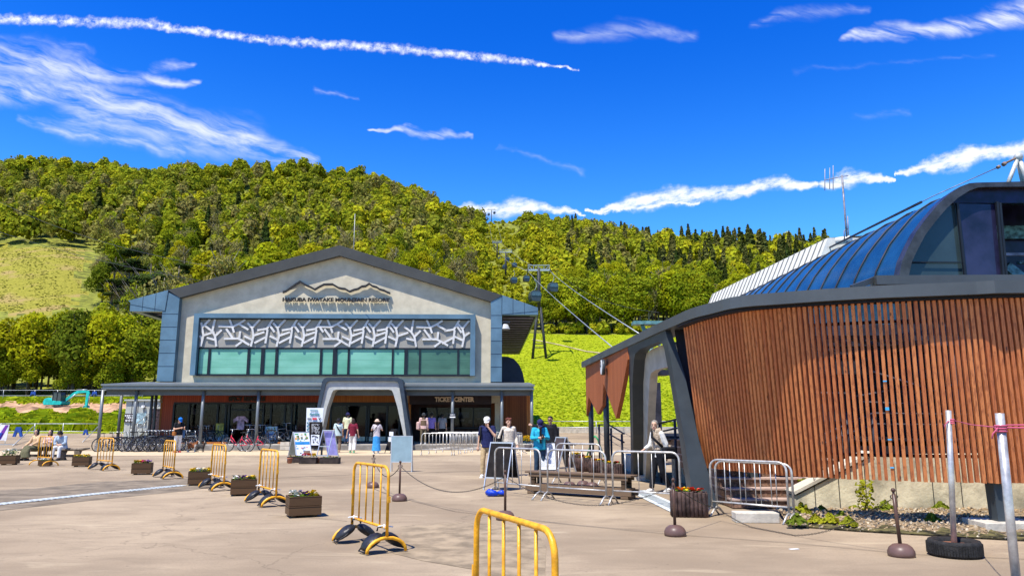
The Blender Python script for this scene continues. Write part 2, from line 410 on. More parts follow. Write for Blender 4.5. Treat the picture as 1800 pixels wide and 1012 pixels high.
mb = MB(); xs = np.concatenate([np.arange(-260, -90, 20), np.arange(-90, 91, 3), np.arange(100, 261, 20)]); ys = np.concatenate([[-200, -60, 0, 30, 46], np.arange(48, 69, 2.0)])
XX, YY = np.meshgrid(xs, ys); ZZ = np.where(YY <= 48, 0, TZ(XX, YY)) - np.where(YY > 66.5, 0.4, 0)
vs = np.stack([XX, YY, ZZ], -1).reshape(-1, 3).tolist(); nx = len(xs)
fs = [(j * nx + i, j * nx + i + 1, (j + 1) * nx + i + 1, (j + 1) * nx + i) for j in range(len(ys) - 1) for i in range(nx - 1)]
mb.add(vs, fs); tag(mb.build('plaza_ground', M_plaza), kind='structure')
def sheet(name, pts, m, h=0.004, kind='structure'):
    b = MB(); b.add([(p[0], p[1], h) for p in pts], [list(range(len(pts)))])
    return tag(b.build(name, m), kind=kind)
M_patch = pm('old_asphalt_patch', (0.29, 0.22, 0.135), 0.92, var=.18, scale=3, bump=.3, bscale=80)
sheet('asphalt_patch', [G(*p) for p in ((705, 925), (800, 918), (935, 922), (960, 960), (958, 1010), (955, 1060), (860, 1040), (830, 1000), (742, 985), (690, 972), (706, 950))], M_patch, 0.004)
M_dark = pm('damp_asphalt', (0.205, 0.16, 0.105), 0.9, var=.2, scale=2, bump=.2, bscale=70)
sheet('asphalt_repair', [G(*p) for p in ((-200, 872), (60, 858), (180, 846), (330, 841), (425, 848), (330, 862), (180, 877), (0, 897), (-200, 918))], M_dark, 0.004)
M_pave = pm('pale_paving', (0.52, 0.40, 0.245), 0.88, var=.08, scale=6, bump=.15, bscale=60)
sheet('entrance_paving', [(-36, 33.2), (-10, 34.4), (14, 34.8), (14, 39.2), (2.5, 40.2), (-27, 39.3), (-36, 38.6)], M_pave, 0.004)
M_line = pm('joint_line', (0.05, 0.045, 0.04), 0.9)
def strip(name, pts, w, m, h):
    b = MB(); pts = [Vector((p[0], p[1], 0)) for p in pts]
    L_ = []; R_ = []
    for i, p in enumerate(pts):
        d = (pts[min(i + 1, len(pts) - 1)] - pts[max(0, i - 1)]).normalized(); n = Vector((-d.y, d.x, 0)) * w / 2
        L_.append(p + n); R_.append(p - n)
    n = len(pts); b.add([(q.x, q.y, h) for q in L_ + R_], [(i, n + i, n + i + 1, i + 1) for i in range(n - 1)])
    return tag(b.build(name, m), kind='structure')
strip('paving_joint', [G(420, 843), G(620, 834), G(800, 829), G(950, 826), G(1090, 822)], 0.05, M_line, 0.008)
strip('paving_joint', [G(470, 905), G(560, 911), G(610, 916)], 0.012, M_line, 0.008)
strip('paving_joint', [G(655, 858), G(690, 872), G(800, 899), G(1000, 922), G(1180, 939), G(1400, 955), G(1600, 974), G(1850, 985)], 0.014, M_line, 0.008)
M_drain = pm('drain_grating', (0.62, 0.66, 0.64), 0.5, metal=0.0, var=.15, scale=30)
o = strip('drain_channel', [G(-80, 895), G(0, 886), G(160, 869), G(320, 853)], 0.34, M_drain, 0.012)
strip('drain_channel', [G(1118, 862), G(1215, 907)], 0.42, M_drain, 0.012)
bsl = MB()
for a, b_ in ((G(-80, 895), G(320, 853)), (G(1118, 862), G(1215, 907))):
    d = (b_ - a); L = d.length; d.normalize(); n = Vector((-d.y, d.x, 0)); k = int(L / .12)
    for i in range(k): p = a + d * (i * .12 + .05); bsl.box((p.x, p.y, 0.0175), (0.022, 0.24, .005), rz=math.atan2(d.y, d.x))
tag(bsl.build('drain_slots', pm('drain_slot_grey', (.36, .38, .37), .7)), kind='structure')

# ---- hills ----
def grass_material(name, a, b_, c_):
    m = bpy.data.materials.new(name); m.use_nodes = True; t = m.node_tree; t.nodes.clear(); N = NT(t)
    b = N.n('ShaderNodeBsdfPrincipled'); o = N.n('ShaderNodeOutputMaterial'); N.l(b.outputs[0], o.inputs[0])
    v = N.n('ShaderNodeTexCoord').outputs['Object']
    n1 = N.noise(v, 0.09, 5, 0.6).outputs['Fac']; n2 = N.noise(v, 1.3, 6, 0.7).outputs['Fac']; n3 = N.noise(v, 5, 3, 0.7).outputs['Fac']
    c = N.mix(N.ss(n2, 0.35, 0.65), (*a, 1), (*b_, 1)); c = N.mix(N.m('MULTIPLY', N.ss(n1, 0.5, 0.68), .6), c, (*c_, 1))
    c = N.mix(N.m('MULTIPLY', N.ss(n3, 0.62, 0.72), .5), c, (0.48, 0.47, 0.08, 1))
    N.l(c, b.inputs['Base Color']); b.inputs['Roughness'].default_value = 0.95; b.inputs['Specular IOR Level'].default_value = 0.02
    bn = N.n('ShaderNodeBump'); bn.inputs['Strength'].default_value = 0.9; bn.inputs['Distance'].default_value = 0.25; N.l(n2, bn.inputs['Height']); N.l(bn.outputs[0], b.inputs['Normal'])
    return m
M_grass = grass_material('slope_grass', (0.19, 0.235, 0.010), (0.31, 0.35, 0.012), (0.24, 0.28, 0.010))
M_meadow = grass_material('meadow_grass', (0.18, 0.17, 0.025), (0.28, 0.25, 0.04), (0.33, 0.21, 0.11))
M_floor = pm('forest_floor', (0.19, 0.20, 0.022), 1.0, var=.3, scale=.4)
M_soil = pm('bare_soil', (0.46, 0.27, 0.15), 0.95, var=.3, scale=.5, bump=1.0, bscale=2)
def in_meadow(u, D):
    e = np.sin(D * .21) * .008 + np.sin(D * .53 + 1) * .005; f = 5 * np.sin(u * 60) + 3 * np.sin(u * 140)
    return (u < UU(142, 480) + e) & (D > 188 + f) & (D < 279 + f)
def in_slope(u, D): return (u > UU(870, 600)) & (D < 168) & (u < 0.9)
us_ = np.arange(-1.3, 1.3001, .012); Ds = np.concatenate([np.arange(64, 116, 1.2), np.arange(116, 300, 4), np.arange(300, 760, 9), [800, 900, 1100]])
U_, D_ = np.meshgrid(us_, Ds); Xh = U_ * D_; Zh = TZ(Xh, D_)
n_ = rng.normal(0, .22, Zh.shape) * (D_ < 110) * (D_ > 82) * (U_ < -.3); Zh = Zh + n_ - np.where(D_ < 65, .3, 0)
vs = np.stack([Xh, D_, Zh], -1).reshape(-1, 3); nx = len(us_)
mbs = {0: [], 1: [], 2: [], 3: []}
for j in range(len(Ds) - 1):
    for i in range(nx - 1):
        u = (us_[i] + us_[i + 1]) / 2; D = (Ds[j] + Ds[j + 1]) / 2
        k = 0
        if in_slope(u, D) or D < 81 or (u < -.3 and 103 < D < 110): k = 1
        if in_meadow(u, D): k = 2
        if u < -.36 and 81 < D < 103: k = 3
        if u < -.42 and 81 < D < 84: k = 1
        mbs[k].append((j * nx + i, j * nx + i + 1, (j + 1) * nx + i + 1, (j + 1) * nx + i))
for k, nm, m in ((0, 'forested_hills', M_floor), (1, 'grass_slope', M_grass), (2, 'hill_meadow', M_meadow), (3, 'dirt_bank', M_soil)):
    idx = np.unique(np.array(mbs[k])); mp = {int(a): b for b, a in enumerate(idx)}
    b = MB(); b.add(vs[idx].tolist(), [[mp[q] for q in f] for f in mbs[k]], smooth=True); tag(b.build(nm, m), kind='structure')
# path worn across the slope under the lift
M_path = pm('worn_path', (0.42, 0.34, 0.17), 0.95, var=.2, scale=.6)
b = MB(); pts = [P(935, 562, 158), P(985, 575, 152), P(1030, 592, 146), P(1070, 600, 144)]
pts = [Vector((p.x, p.y, T1(p.x, p.y) + .12)) for p in pts]
for a, c in zip(pts[:-1], pts[1:]):
    for q in range(4):
        p = a.lerp(c, q / 4); p2 = a.lerp(c, (q + 1) / 4)
        b.add([(p.x, p.y - .5, T1(p.x, p.y - .5) + .1), (p2.x, p2.y - .5, T1(p2.x, p2.y - .5) + .1), (p2.x, p2.y + .5, T1(p2.x, p2.y + .5) + .1), (p.x, p.y + .5, T1(p.x, p.y + .5) + .1)], [(0, 1, 2, 3)])
tag(b.build('worn_path', M_path), kind='structure')

# ---- foliage meshes ----
def quads(pos, nrm, size, rg):
    n = len(pos); nrm = nrm / np.linalg.norm(nrm, axis=1, keepdims=True)
    a = rg.normal(size=(n, 3)); t = np.cross(nrm, a); t /= np.linalg.norm(t, axis=1, keepdims=True); b = np.cross(nrm, t)
    s = (size * rg.uniform(.6, 1.25, n))[:, None]; q = np.stack([pos - t * s - b * s * .55, pos + t * s - b * s * .7, pos + t * s * .8 + b * s * .6, pos - t * s * .9 + b * s * .7], 1)
    return q.reshape(-1, 3)
def crown_round(seed, Rr, H, z0, nl, n, size, up=0.25):
    rg = np.random.default_rng(seed); P_ = []; N_ = []
    cs = []
    for i in range(nl):
        a = rg.uniform(0, 6.28); t = rg.uniform(0, 1); rr = Rr * .62 * math.sqrt(rg.uniform(.05, 1)) * (1 - .55 * t)
        cs.append((rr * math.cos(a), rr * math.sin(a), z0 + H * (.18 + .62 * t), Rr * rg.uniform(.34, .52) * (1.1 - .35 * t)))
    cs.append((0, 0, z0 + H * .55, Rr * .6)); cs.append((0, 0, z0 + H * .82, Rr * .36)); w = np.array([c[3] ** 2 for c in cs]); w /= w.sum()
    ch = rg.choice(len(cs), n, p=w); C = np.array(cs)
    d = rg.normal(size=(n, 3)); d[:, 2] += up; d /= np.linalg.norm(d, axis=1, keepdims=True)
    rad = C[ch, 3] * rg.uniform(.78, 1.08, n); sq = np.array([1, 1, .85])
    pos = C[ch, :3] + d * rad[:, None] * sq; nr = d + rg.normal(0, .45, (n, 3))
    return quads(pos, nr, size, rg), cs
def crown_cone(seed, Rr, H, z0, n, size):
    rg = np.random.default_rng(seed); h = rg.uniform(0, 1, n) ** 1.35; lay = .62 + .38 * np.abs(np.sin(h * 26 + seed)); a = rg.uniform(0, 6.28, n)
    lob = 1 + .18 * np.sin(a * 5 + seed + h * 9)
    r = Rr * (1 - h) ** .85 * lay * lob * rg.uniform(.55, 1.08, n) + .05; pos = np.stack([r * np.cos(a), r * np.sin(a), z0 + h * H], 1)
    nr = np.stack([np.cos(a), np.sin(a), np.full(n, .9)], 1) + rg.normal(0, .4, (n, 3))
    return quads(pos, nr, size, rg), []
def qmesh(name, V, mat_):
    me = bpy.data.meshes.new(name); n = len(V) // 4
    me.vertices.add(len(V)); me.vertices.foreach_set('co', V.astype(np.float32).ravel())
    me.loops.add(n * 4); me.loops.foreach_set('vertex_index', np.arange(n * 4, dtype=np.int32))
    me.polygons.add(n); me.polygons.foreach_set('loop_start', np.arange(0, n * 4, 4, dtype=np.int32)); me.polygons.foreach_set('loop_total', np.full(n, 4, dtype=np.int32))
    me.materials.append(mat_); me.update(calc_edges=True); return me
# tones run light to dark; every tree takes its own
C_yel = (0.40, 0.37, 0.012); C_lt = (0.36, 0.37, 0.012); C_md = (0.21, 0.235, 0.014); C_ol = (0.28, 0.245, 0.06); C_cn = (0.05, 0.075, 0.015)
LM = {'bright': leafmat('leaves_bright', [C_yel, C_lt, (0.24, 0.25, .01), (0.36, .32, .01)], .4), 'green': leafmat('leaves_green', [C_lt, C_md, (0.20, .23, .01), (0.12, .15, .012)], .35),
      'olive': leafmat('leaves_olive', [C_ol, (0.19, .165, .05), (0.26, .22, .08), C_md], .3), 'conifer': leafmat('needles', [C_cn, (0.03, .045, .01), (0.05, .06, .012)], .1)}
M_bark = pm('bark', (0.13, 0.105, 0.08), 0.95, var=.3, scale=3); M_barkp = pm('pale_bark', (0.30, 0.26, 0.20), 0.95, var=.3, scale=3)
def trunk_mesh(name, seed, H, r, nl, m, top=.8):
    rg = random.Random(seed); b = MB(); lean = (rg.uniform(-.5, .5), rg.uniform(-.3, .3))
    b.tube([(0, 0, -1), (lean[0] * .2, lean[1] * .2, H * .3), (lean[0] * .5, lean[1] * .6, H * .6), (lean[0], lean[1], H * top)], [r * 1.15, r * .85, r * .55, r * .15], 7)
    for i in range(nl):
        t = rg.uniform(.28, .78); a = rg.uniform(0, 6.28); L = H * rg.uniform(.2, .33); z = H * t
        p0 = Vector((lean[0] * t, lean[1] * t, z)); d = Vector((math.cos(a), math.sin(a), rg.uniform(.8, 1.6))).normalized()
        p1 = p0 + d * L * .5 + Vector((0, 0, .1)); p2 = p0 + d * L + Vector((math.cos(a) * .3, math.sin(a) * .3, L * .15))
        b.tube([p0, p1, p2], [r * .38, r * .24, r * .07], 5, cap=False)
    o = b.build(name, m); me = o.data; bpy.data.objects.remove(o); return me
PROTO = {}
def mk(kind, mi, crown, trunk): PROTO.setdefault(kind, []).append((crown, trunk))
for s_ in range(4):
    V, _ = crown_round(10 + s_, 4.0, 8.5, 2.6, 12, 3800, .20); mk('bright', 0, qmesh('crown', V, LM['bright']), trunk_mesh('trunk', s_, 10, .22, 7, M_bark))
    V, _ = crown_round(30 + s_, 4.2, 8.5, 2.2, 12, 3800, .205); mk('green', 0, qmesh('crown', V, LM['green']), trunk_mesh('trunk', 9 + s_, 10, .24, 7, M_bark))
    V, _ = crown_round(50 + s_, 3.4, 8.0, 3.2, 12, 1300, .17, .1); mk('olive', 0, qmesh('crown', V, LM['olive']), trunk_mesh('trunk', 19 + s_, 11, .2, 16, M_barkp, .95))
for s_ in range(2):
    V, _ = crown_cone(70 + s_, 2.6, 12.5, 1.2, 4200, .19); mk('conifer', 0, qmesh('crown', V, LM['conifer']), trunk_mesh('trunk', 29 + s_, 13, .22, 3, M_bark, .95))
    rg = np.random.default_rng(s_ + 5); pcs = []
    for q in range(17):
        a = rg.uniform(0, 6.28); hh = rg.uniform(.42, 1); rr = rg.uniform(.5, 3.0) * (1.3 - hh); n = 130
        d = rg.normal(size=(n, 3)); d /= np.linalg.norm(d, axis=1, keepdims=True)
        pcs.append(quads(np.array([rr * math.cos(a), rr * math.sin(a), 13 * hh]) + d * np.array([1.25, 1.25, .35]) * rg.uniform(.5, 1, (n, 1)), d + np.array([0, 0, .5]), .17, rg))
    mk('pine', 0, qmesh('crown', np.concatenate(pcs), LM['conifer']), trunk_mesh('trunk', 39 + s_, 13.5, .2, 14, M_bark, .97))
V, _ = crown_round(90, 1.6, 2.4, -.1, 7, 1100, .13); mk('shrub', 0, qmesh('leaves', V, LM['green']), None)
V, _ = crown_round(91, 1.6, 2.4, -.1, 7, 1100, .13); mk('shrub', 0, qmesh('leaves', V, LM['bright']), None)
LAB = {'bright': ('broadleaf_tree', 'yellow green broadleaf tree', 'tree'), 'green': ('broadleaf_tree', 'mid green broadleaf tree', 'tree'), 'olive': ('sparse_tree', 'thin grey olive tree with bare limbs showing', 'tree'),
       'conifer': ('conifer_tree', 'dark pointed conifer', 'tree'), 'pine': ('pine_tree', 'tall dark pine with layered branches', 'tree'), 'shrub': ('shrub', 'low leafy shrub', 'shrub')}
def place_tree(kind, x, y, sc, rz, where, grp):
    cm, tm = random.choice(PROTO[kind]); nm, lb, ct = LAB[kind]; z = T1(x, y)
    if tm is None:
        o = bpy.data.objects.new(nm, cm); col.objects.link(o); o.location = (x, y, z); o.rotation_euler = (0, 0, rz); o.scale = (sc,) * 3
        return tag(o, lb + ' ' + where, ct, grp)
    t = thing(nm, lb + ' ' + where, ct, (x, y, z), rz, grp); t.scale = (sc, sc, sc * random.uniform(.92, 1.1))
    for n2, me in (('crown', cm), ('trunk', tm)):
        o = bpy.data.objects.new(n2, me); col.objects.link(o); o.parent = t
    return t
def where_of(px, D):
    if D < 128 and px < 330: return 'behind the dirt bank', 'trees behind the dirt bank'
    if px < 330: return 'left of the lodge roof', 'trees left of the lodge roof'
    if px < 850: return 'rising behind the lodge roof', 'trees behind the lodge roof'
    if px < 1000: return 'beside the gondola lift line', 'trees beside the lift line'
    return 'topping the grass slope', 'trees above the grass slope'
cand = []
def kind_for(px, D):
    r_ = random.random()
    if D < 128 and px < 330: return 'green' if r_ < .6 else 'bright'
    if px < 170 and D < 200: return 'green' if r_ < .6 else ('bright' if r_ < .85 else 'pine')
    if 140 < px < 330 and D < 190: return 'olive' if r_ < .55 else ('pine' if r_ < .75 else 'bright')
    if 330 <= px < 780 and D < 200: return 'bright' if r_ < .7 else ('olive' if r_ < .85 else 'green')
    if px < 560 and 200 < D < 400: return 'olive' if r_ < .45 else ('green' if r_ < .85 else 'conifer' if r_ < .9 else 'bright')
    if 560 <= px < 830: return 'olive' if r_ < .38 else ('green' if r_ < .68 else 'bright')
    if 830 <= px < 1000 and D < 420: return 'bright' if r_ < .75 else 'green'
    if px >= 1180 and D > 190: return 'conifer' if r_ < .42 else ('green' if r_ < .8 else 'bright')
    if px >= 1000 and D > 240: return 'conifer' if r_ < .15 else ('green' if r_ < .5 else 'olive' if r_ < .75 else 'bright')
    if px >= 1000: return 'green' if r_ < .4 else ('bright' if r_ < .85 else 'olive')
    if D > 380: return 'green' if r_ < .74 else ('bright' if r_ < .86 else 'olive')
    return 'green' if r_ < .6 else ('bright' if r_ < .85 else 'olive')
def try_tree(u, D, force=None):
    px = 900 + u * 1300 * 1.02; x = u * D
    if in_slope(u, D) or in_meadow(u, D): return
    if D < 175 and 860 < px < 960: return
    if px < 142 and 131 < D < 278: return
    if px < 175 and 150 < D < 276 and random.random() < .3: return
    if px < 300 and 128 < D < 140 and random.random() < .3: return
    cutu = np.interp(D, [300, 590], [UU(548, 400), UU(581, 290)])
    if D > 300 and abs(u - cutu) < (.0032 + .6 / D): return
    kind = force or kind_for(px, D); sc = random.uniform(.75, 1.25)
    if (845 < px < 915 or 860 < px < 948 and D < 330) and D > 168 and D < 690:
        kind = 'shrub'; sc = random.uniform(.8, 1.25)
        if D > 560: return
    if D < 128 and px < 330: sc *= random.uniform(.65, 1.0)
    if 140 < px < 640 and 128 < D < 175: sc *= 1.42
    if px > 940 and 165 < D < 200: sc *= 1.1
    cand.append((D, px, kind, x, D, sc, random.uniform(0, 6.28)))
for k in range(60): try_tree(UU(random.uniform(-60, 300)), random.uniform(110, 128))
D = 128.0
while D < 700:
    step = 6.3 + D * .0065; n = int(2 * 0.86 * D / step)
    for i in range(n):
        u = -0.86 + 1.72 * (i + random.random()) / n
        if u > .45 and D > 420: continue
        if random.random() < .93: try_tree(u, D + random.uniform(-.5, .5) * step)
    D += step * .92
for k in range(45): try_tree(UU(random.uniform(955, 1330)), random.uniform(169, 176))
for k in range(60): try_tree(UU(random.uniform(955, 1330)), random.uniform(168.2, 171), 'shrub')
for k in range(620):
    D = random.uniform(172, 600); u = UU(random.uniform(845, 915) if D > 330 else random.uniform(850, 945)); cand.append((D, 900 + u * 1300 * 1.02, 'shrub', u * D, D, random.uniform(.6, 1.2), random.uniform(0, 6.28)))
# a wood of the flanks outside the frame is left out; nearest trees are things, the rest one wood
cand.sort(key=lambda c: c[0] / (c[5] * (1.0 if c[2] != 'shrub' else .35)))
vis = [c for c in cand if -80 < c[1] < 1480]
near = vis[:430]; far = vis[430:]
def landmark(px, D):
    L_ = [(0, 'by the left photo edge'), (70, 'above the excavator'), (160, 'left of the lodge eave'), (225, 'at the left eave tip'), (300, 'above the left roof corner'), (370, 'over the lower left roof slope'), (450, 'over the left roof slope'), (530, 'left of the roof apex'),
          (590, 'right of the roof apex'), (660, 'over the right roof slope'), (740, 'over the lower right roof slope'), (820, 'above the right roof corner'), (880, 'at the right eave tip'), (945, 'beside the near lift tower'), (1000, 'right of the lift tower'), (1060, 'topping the grass slope'), (1120, 'above the valance eave'), (1180, 'above the portal'), (1250, 'left of the pale roof'), (1330, 'behind the pale ribbed roof')]
    r_ = [l for p_, l in L_ if px >= p_] or [L_[0][1]]
    row = 'in front' if D < 135 else ('in second row' if D < 165 else ('halfway back' if D < 200 else 'further uphill'))
    return r_[-1], row
ORD = ['leftmost', 'second', 'third', 'fourth', 'fifth', 'sixth', 'seventh', 'eighth', 'ninth', 'tenth', 'eleventh', 'twelfth'] + ['number %s' % q for q in ('thirteen', 'fourteen', 'fifteen', 'sixteen', 'seventeen', 'eighteen', 'nineteen', 'twenty')] + ['number twenty %s' % q for q in ('one', 'two', 'three', 'four', 'five', 'six', 'seven', 'eight', 'nine')]
bylab = {}
for c in near:
    w_, g_ = where_of(c[1], c[0]); lm_, row = landmark(c[1], c[0]); o = place_tree(c[2], c[3], c[4], c[5], c[6], '', g_ if c[2] != 'shrub' else 'low shrubs on the hillside')
    base = {'bright': 'yellow green tree', 'green': 'mid green tree', 'olive': 'sparse olive tree', 'conifer': 'dark pointed conifer', 'pine': 'layered dark pine', 'shrub': 'low leafy shrub'}[c[2]] + ' ' + lm_ + ', ' + row
    bylab.setdefault(base, []).append((c[1], o))
for lb_, lst in bylab.items():
    lst.sort(key=lambda q: q[0])
    for i, (_, o) in enumerate(lst): o['label'] = lb_ if len(lst) == 1 else lb_ + ', ' + ORD[min(i, len(ORD) - 1)] + ('' if i == 0 else ' from left')
# far wood
FP = {}
for kind, fn in (('bright', lambda s: crown_round(s, 4.4, 8.0, 2.0, 8, 420, .60)[0]), ('green', lambda s: crown_round(s, 4.5, 8.0, 2.0, 8, 420, .60)[0]), ('olive', lambda s: crown_round(s, 3.9, 8.5, 2.2, 9, 260, .48)[0]),
                 ('conifer', lambda s: crown_cone(s, 2.6, 13, .5, 380, .52)[0]), ('shrub', lambda s: crown_round(s, 2.2, 2.4, -.2, 4, 110, .42)[0]), ('pine', lambda s: crown_cone(s, 3, 13, 3, 280, .52)[0])):
    FP[kind] = [fn(200 + q) for q in range(4)]
VS = []; TN = []
tint = {'bright': (0.0, .34), 'green': (.34, .62), 'olive': (.66, .84), 'conifer': (.88, 1.0), 'pine': (.86, .98), 'shrub': (.05, .4)}
for c in far:
    V = FP[c[2]][random.randrange(4)]; D = c[0]; zz = T1(c[3], c[4]); ca, sa = math.cos(c[6]), math.sin(c[6]); s = c[5] * (1.22 if c[2] != 'shrub' else .9)
    Rm = np.array([[ca, -sa, 0], [sa, ca, 0], [0, 0, 1]]); VS.append((V * s) @ Rm.T + np.array([c[3], c[4], zz])); TN.append(np.full(len(V), random.uniform(*tint[c[2]]), dtype=np.float32))
VS = np.concatenate(VS); TN = np.concatenate(TN)
M_far = leafmat('far_leaves', [(0.42, .38, .016), (0.35, .34, .016), (0.28, .29, .016), (0.23, .245, .018), (0.25, .215, .06), (0.055, .075, .015)], .3, attr='tint')
me = qmesh('forest', VS, M_far); at = me.attributes.new('tint', 'FLOAT', 'POINT'); at.data.foreach_set('value', TN)
o = bpy.data.objects.new('forest', me); col.objects.link(o)
tag(o, 'dense mixed wood covering the far hillsides up to the ridge', 'forest', kind='stuff')
print('trees', len(near), len(far), 'quads', len(VS) // 4)
# grass tufts on the slope
def tufts(name, n, fn, size, mat_, label, cat, hgt=1.0):
    rg = np.random.default_rng(3); X, Y = fn(rg, n); n = len(X); Z = TZ(X, Y); a = rg.uniform(0, 3.14, n); s = size * rg.uniform(.5, 1.3, n) * (1 if name != 'bank_weeds' else 1 + 1.6 * np.clip(np.sin(X * 1.1) * np.sin(Y * .9 + X * .4), 0, 1))
    dx = np.cos(a) * s; dy = np.sin(a) * s; h = s * hgt; lx = rg.normal(0, .3, n) * s; ly = rg.normal(0, .3, n) * s
    V = np.stack([np.stack([X - dx, Y - dy, Z - .02], 1), np.stack([X + dx, Y + dy, Z - .02], 1), np.stack([X + dx * .7 + lx, Y + dy * .7 + ly, Z + h], 1), np.stack([X - dx * .7 + lx, Y - dy * .7 + ly, Z + h * .8], 1)], 1).reshape(-1, 3)
    me = qmesh(name, V, mat_); o = bpy.data.objects.new(name, me); col.objects.link(o); return tag(o, label, cat, kind='stuff')
M_tuft = leafmat('tuft_leaves', [(0.37, .42, .014)], .5)
def f1(rg, n):
    D = rg.uniform(66, 168, n); u = rg.uniform(UU(870), UU(1800), n); return u * D, D
tufts('grass_tufts', 42000, f1, .17, M_tuft, 'rough bright grass on the ski slope', 'grass', .55)
def f2(rg, n):
    D = 67 + 15 * np.clip(rg.beta(.9, .9, n) + .1 * rg.normal(size=n), 0, 1); u = rg.uniform(UU(-120), UU(290), n); return u * D, D
tufts('bank_weeds', 9000, f2, .30, M_tuft, 'tall green weeds along the foot of the dirt bank', 'weeds', 1.1)
def f3(rg, n):
    D = rg.uniform(102, 110, n); u = rg.uniform(UU(-120), UU(290), n); return u * D, D
tufts('bank_top_grass', 4000, f3, .3, M_tuft, 'rough grass along the top of the dirt bank', 'grass', .8)
def f4(rg, n):
    D = rg.uniform(190, 280, n * 2); u = rg.uniform(UU(-150), UU(150), n * 2); k = in_meadow(u, D) & (rg.uniform(0, 1, n * 2) < .35 + .65 * (np.sin(u * 90 + D * .1) > -.2)); u, D = u[k][:n], D[k][:n]; n = len(u); return u * D, D
M_dry = leafmat('dry_tufts', [(0.18, .175, .03)], .3)
tufts('meadow_tufts', 3500, f4, .34, M_dry, 'dry yellow grass on the hill meadow', 'grass', .5)
# ================= LODGE =================
BLUE = pm('blue_steel_cladding', (0.125, 0.20, 0.245), 0.38, metal=.35, var=.10, scale=.8)
BLUE_D = pm('dark_blue_steel', (0.022, 0.032, 0.055), 0.45, metal=.3, var=.15, scale=1)
CHAR = pm('charcoal_fascia', (0.062, 0.060, 0.052), 0.5, metal=.2, var=.08, scale=.7)
PLAS = pm('grey_plaster', (0.53, 0.465, 0.335), 0.9, var=.07, scale=1.6, bump=.25, bscale=24)
CANO = pm('canopy_steel', (0.185, 0.20, 0.20), 0.42, metal=.4, var=.06, scale=1)
CANO_D = pm('canopy_beam', (0.095, 0.10, 0.10), 0.5, metal=.3, var=.06, scale=1)
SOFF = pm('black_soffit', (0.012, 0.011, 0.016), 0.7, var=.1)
WOODR = wood('red_cedar_boards', (0.42, 0.085, 0.035), (0.24, 0.04, 0.02), 'z', .12)
WOODO = wood('orange_cedar_boards', (0.46, 0.17, 0.04), (0.32, 0.10, 0.02), 'z', .12)
FRAME = pm('black_window_frame', (0.012, 0.015, 0.02), 0.4, var=.1)
DECK = pm('concrete_deck', (0.42, 0.385, 0.32), 0.9, var=.1, scale=3, bump=.2, bscale=40)
RIS = pm('concrete_step_face', (0.27, 0.245, 0.205), 0.9, var=.15, scale=2, bump=.2, bscale=40)
LATT = pm('pale_steel_branches', (0.62, 0.59, 0.54), 0.55, metal=.05, var=.08)
LPAN = pm('grey_back_panel', (0.29, 0.27, 0.225), 0.6, var=.08, scale=.6)
def blind_glass(name, c, c2):
    m = bpy.data.materials.new(name); m.use_nodes = True; t = m.node_tree; t.nodes.clear(); N = NT(t)
    b = N.n('ShaderNodeBsdfPrincipled'); o = N.n('ShaderNodeOutputMaterial'); N.l(b.outputs[0], o.inputs[0])
    v = N.n('ShaderNodeTexCoord').outputs['Object']; sp = N.n('ShaderNodeSeparateXYZ'); N.l(v, sp.inputs[0])
    n1 = N.noise(N.v('MULTIPLY', v, (.5, 1, 1.6)), 1.0, 4, .5).outputs['Fac']
    cc = N.mix(N.ss(n1, .3, .7), (*c, 1), (*c2, 1)); fr = N.m('FRACT', N.m('DIVIDE', sp.outputs[2], .47))
    cc = N.mix(N.m('MULTIPLY', N.m('LESS_THAN', fr, .05), .45), cc, (c[0] * .4, c[1] * .45, c[2] * .45, 1))
    N.l(cc, b.inputs['Base Color']); b.inputs['Roughness'].default_value = .06; b.inputs['Specular IOR Level'].default_value = .45
    b.inputs['Coat Weight'].default_value = .0; b.inputs['Coat Roughness'].default_value = .02
    return m
TEAL = blind_glass('teal_blind_glass', (0.13, 0.34, 0.22), (0.20, 0.44, 0.31)); TEAL_D = blind_glass('dark_green_glass', (0.035, 0.085, 0.05), (0.06, 0.14, 0.085)); TEAL_M = blind_glass('mid_teal_glass', (0.10, 0.30, 0.19), (0.15, 0.38, 0.25))
def shopglass(name, c=(0.012, 0.012, 0.02), rough=.04):
    m = bpy.data.materials.new(name); m.use_nodes = True; t = m.node_tree; t.nodes.clear(); N = NT(t); o = N.n('ShaderNodeOutputMaterial')
    g = N.n('ShaderNodeBsdfGlossy'); g.inputs['Roughness'].default_value = rough; g.inputs['Color'].default_value = (.50, .42, .42, 1)
    tr = N.n('ShaderNodeBsdfTransparent'); tr.inputs[0].default_value = (.55, .52, .55, 1)
    mx = N.n('ShaderNodeMixShader'); fr = N.n('ShaderNodeFresnel'); fr.inputs[0].default_value = 1.5
    N.l(N.m('MULTIPLY_ADD', fr.outputs[0], .7, -.005), mx.inputs[0]); N.l(tr.outputs[0], mx.inputs[1]); N.l(g.outputs[0], mx.inputs[2]); N.l(mx.outputs[0], o.inputs[0])
    return m
GLASS = shopglass('shop_glass')
LX, LY, LROT = P(590, 739, 45).x, 45.0, R(1.72)
lodge = thing('ski_lodge', 'large grey gabled resort lodge with branch lattice, teal windows and blue steel corners', 'building', (LX, LY, 0), LROT)
LM_ = Matrix.Translation((LX, LY, 0)) @ Matrix.Rotation(LROT, 4, 'Z'); LI = LM_.inverted(); LR3 = LI.to_3x3()
def FL(px, py, off=0.0):
    """pixel -> (u, z) on the plane `off` metres in front of the facade"""
    o = LI @ Vector((0, 0, CAMZ)); d = LR3 @ ray(px, py); t = (-off - o.y) / d.y
    q = o + d * t; return (q.x, q.z)
UX, UZ = Vector((1, 0, 0)), Vector((0, 0, 1))
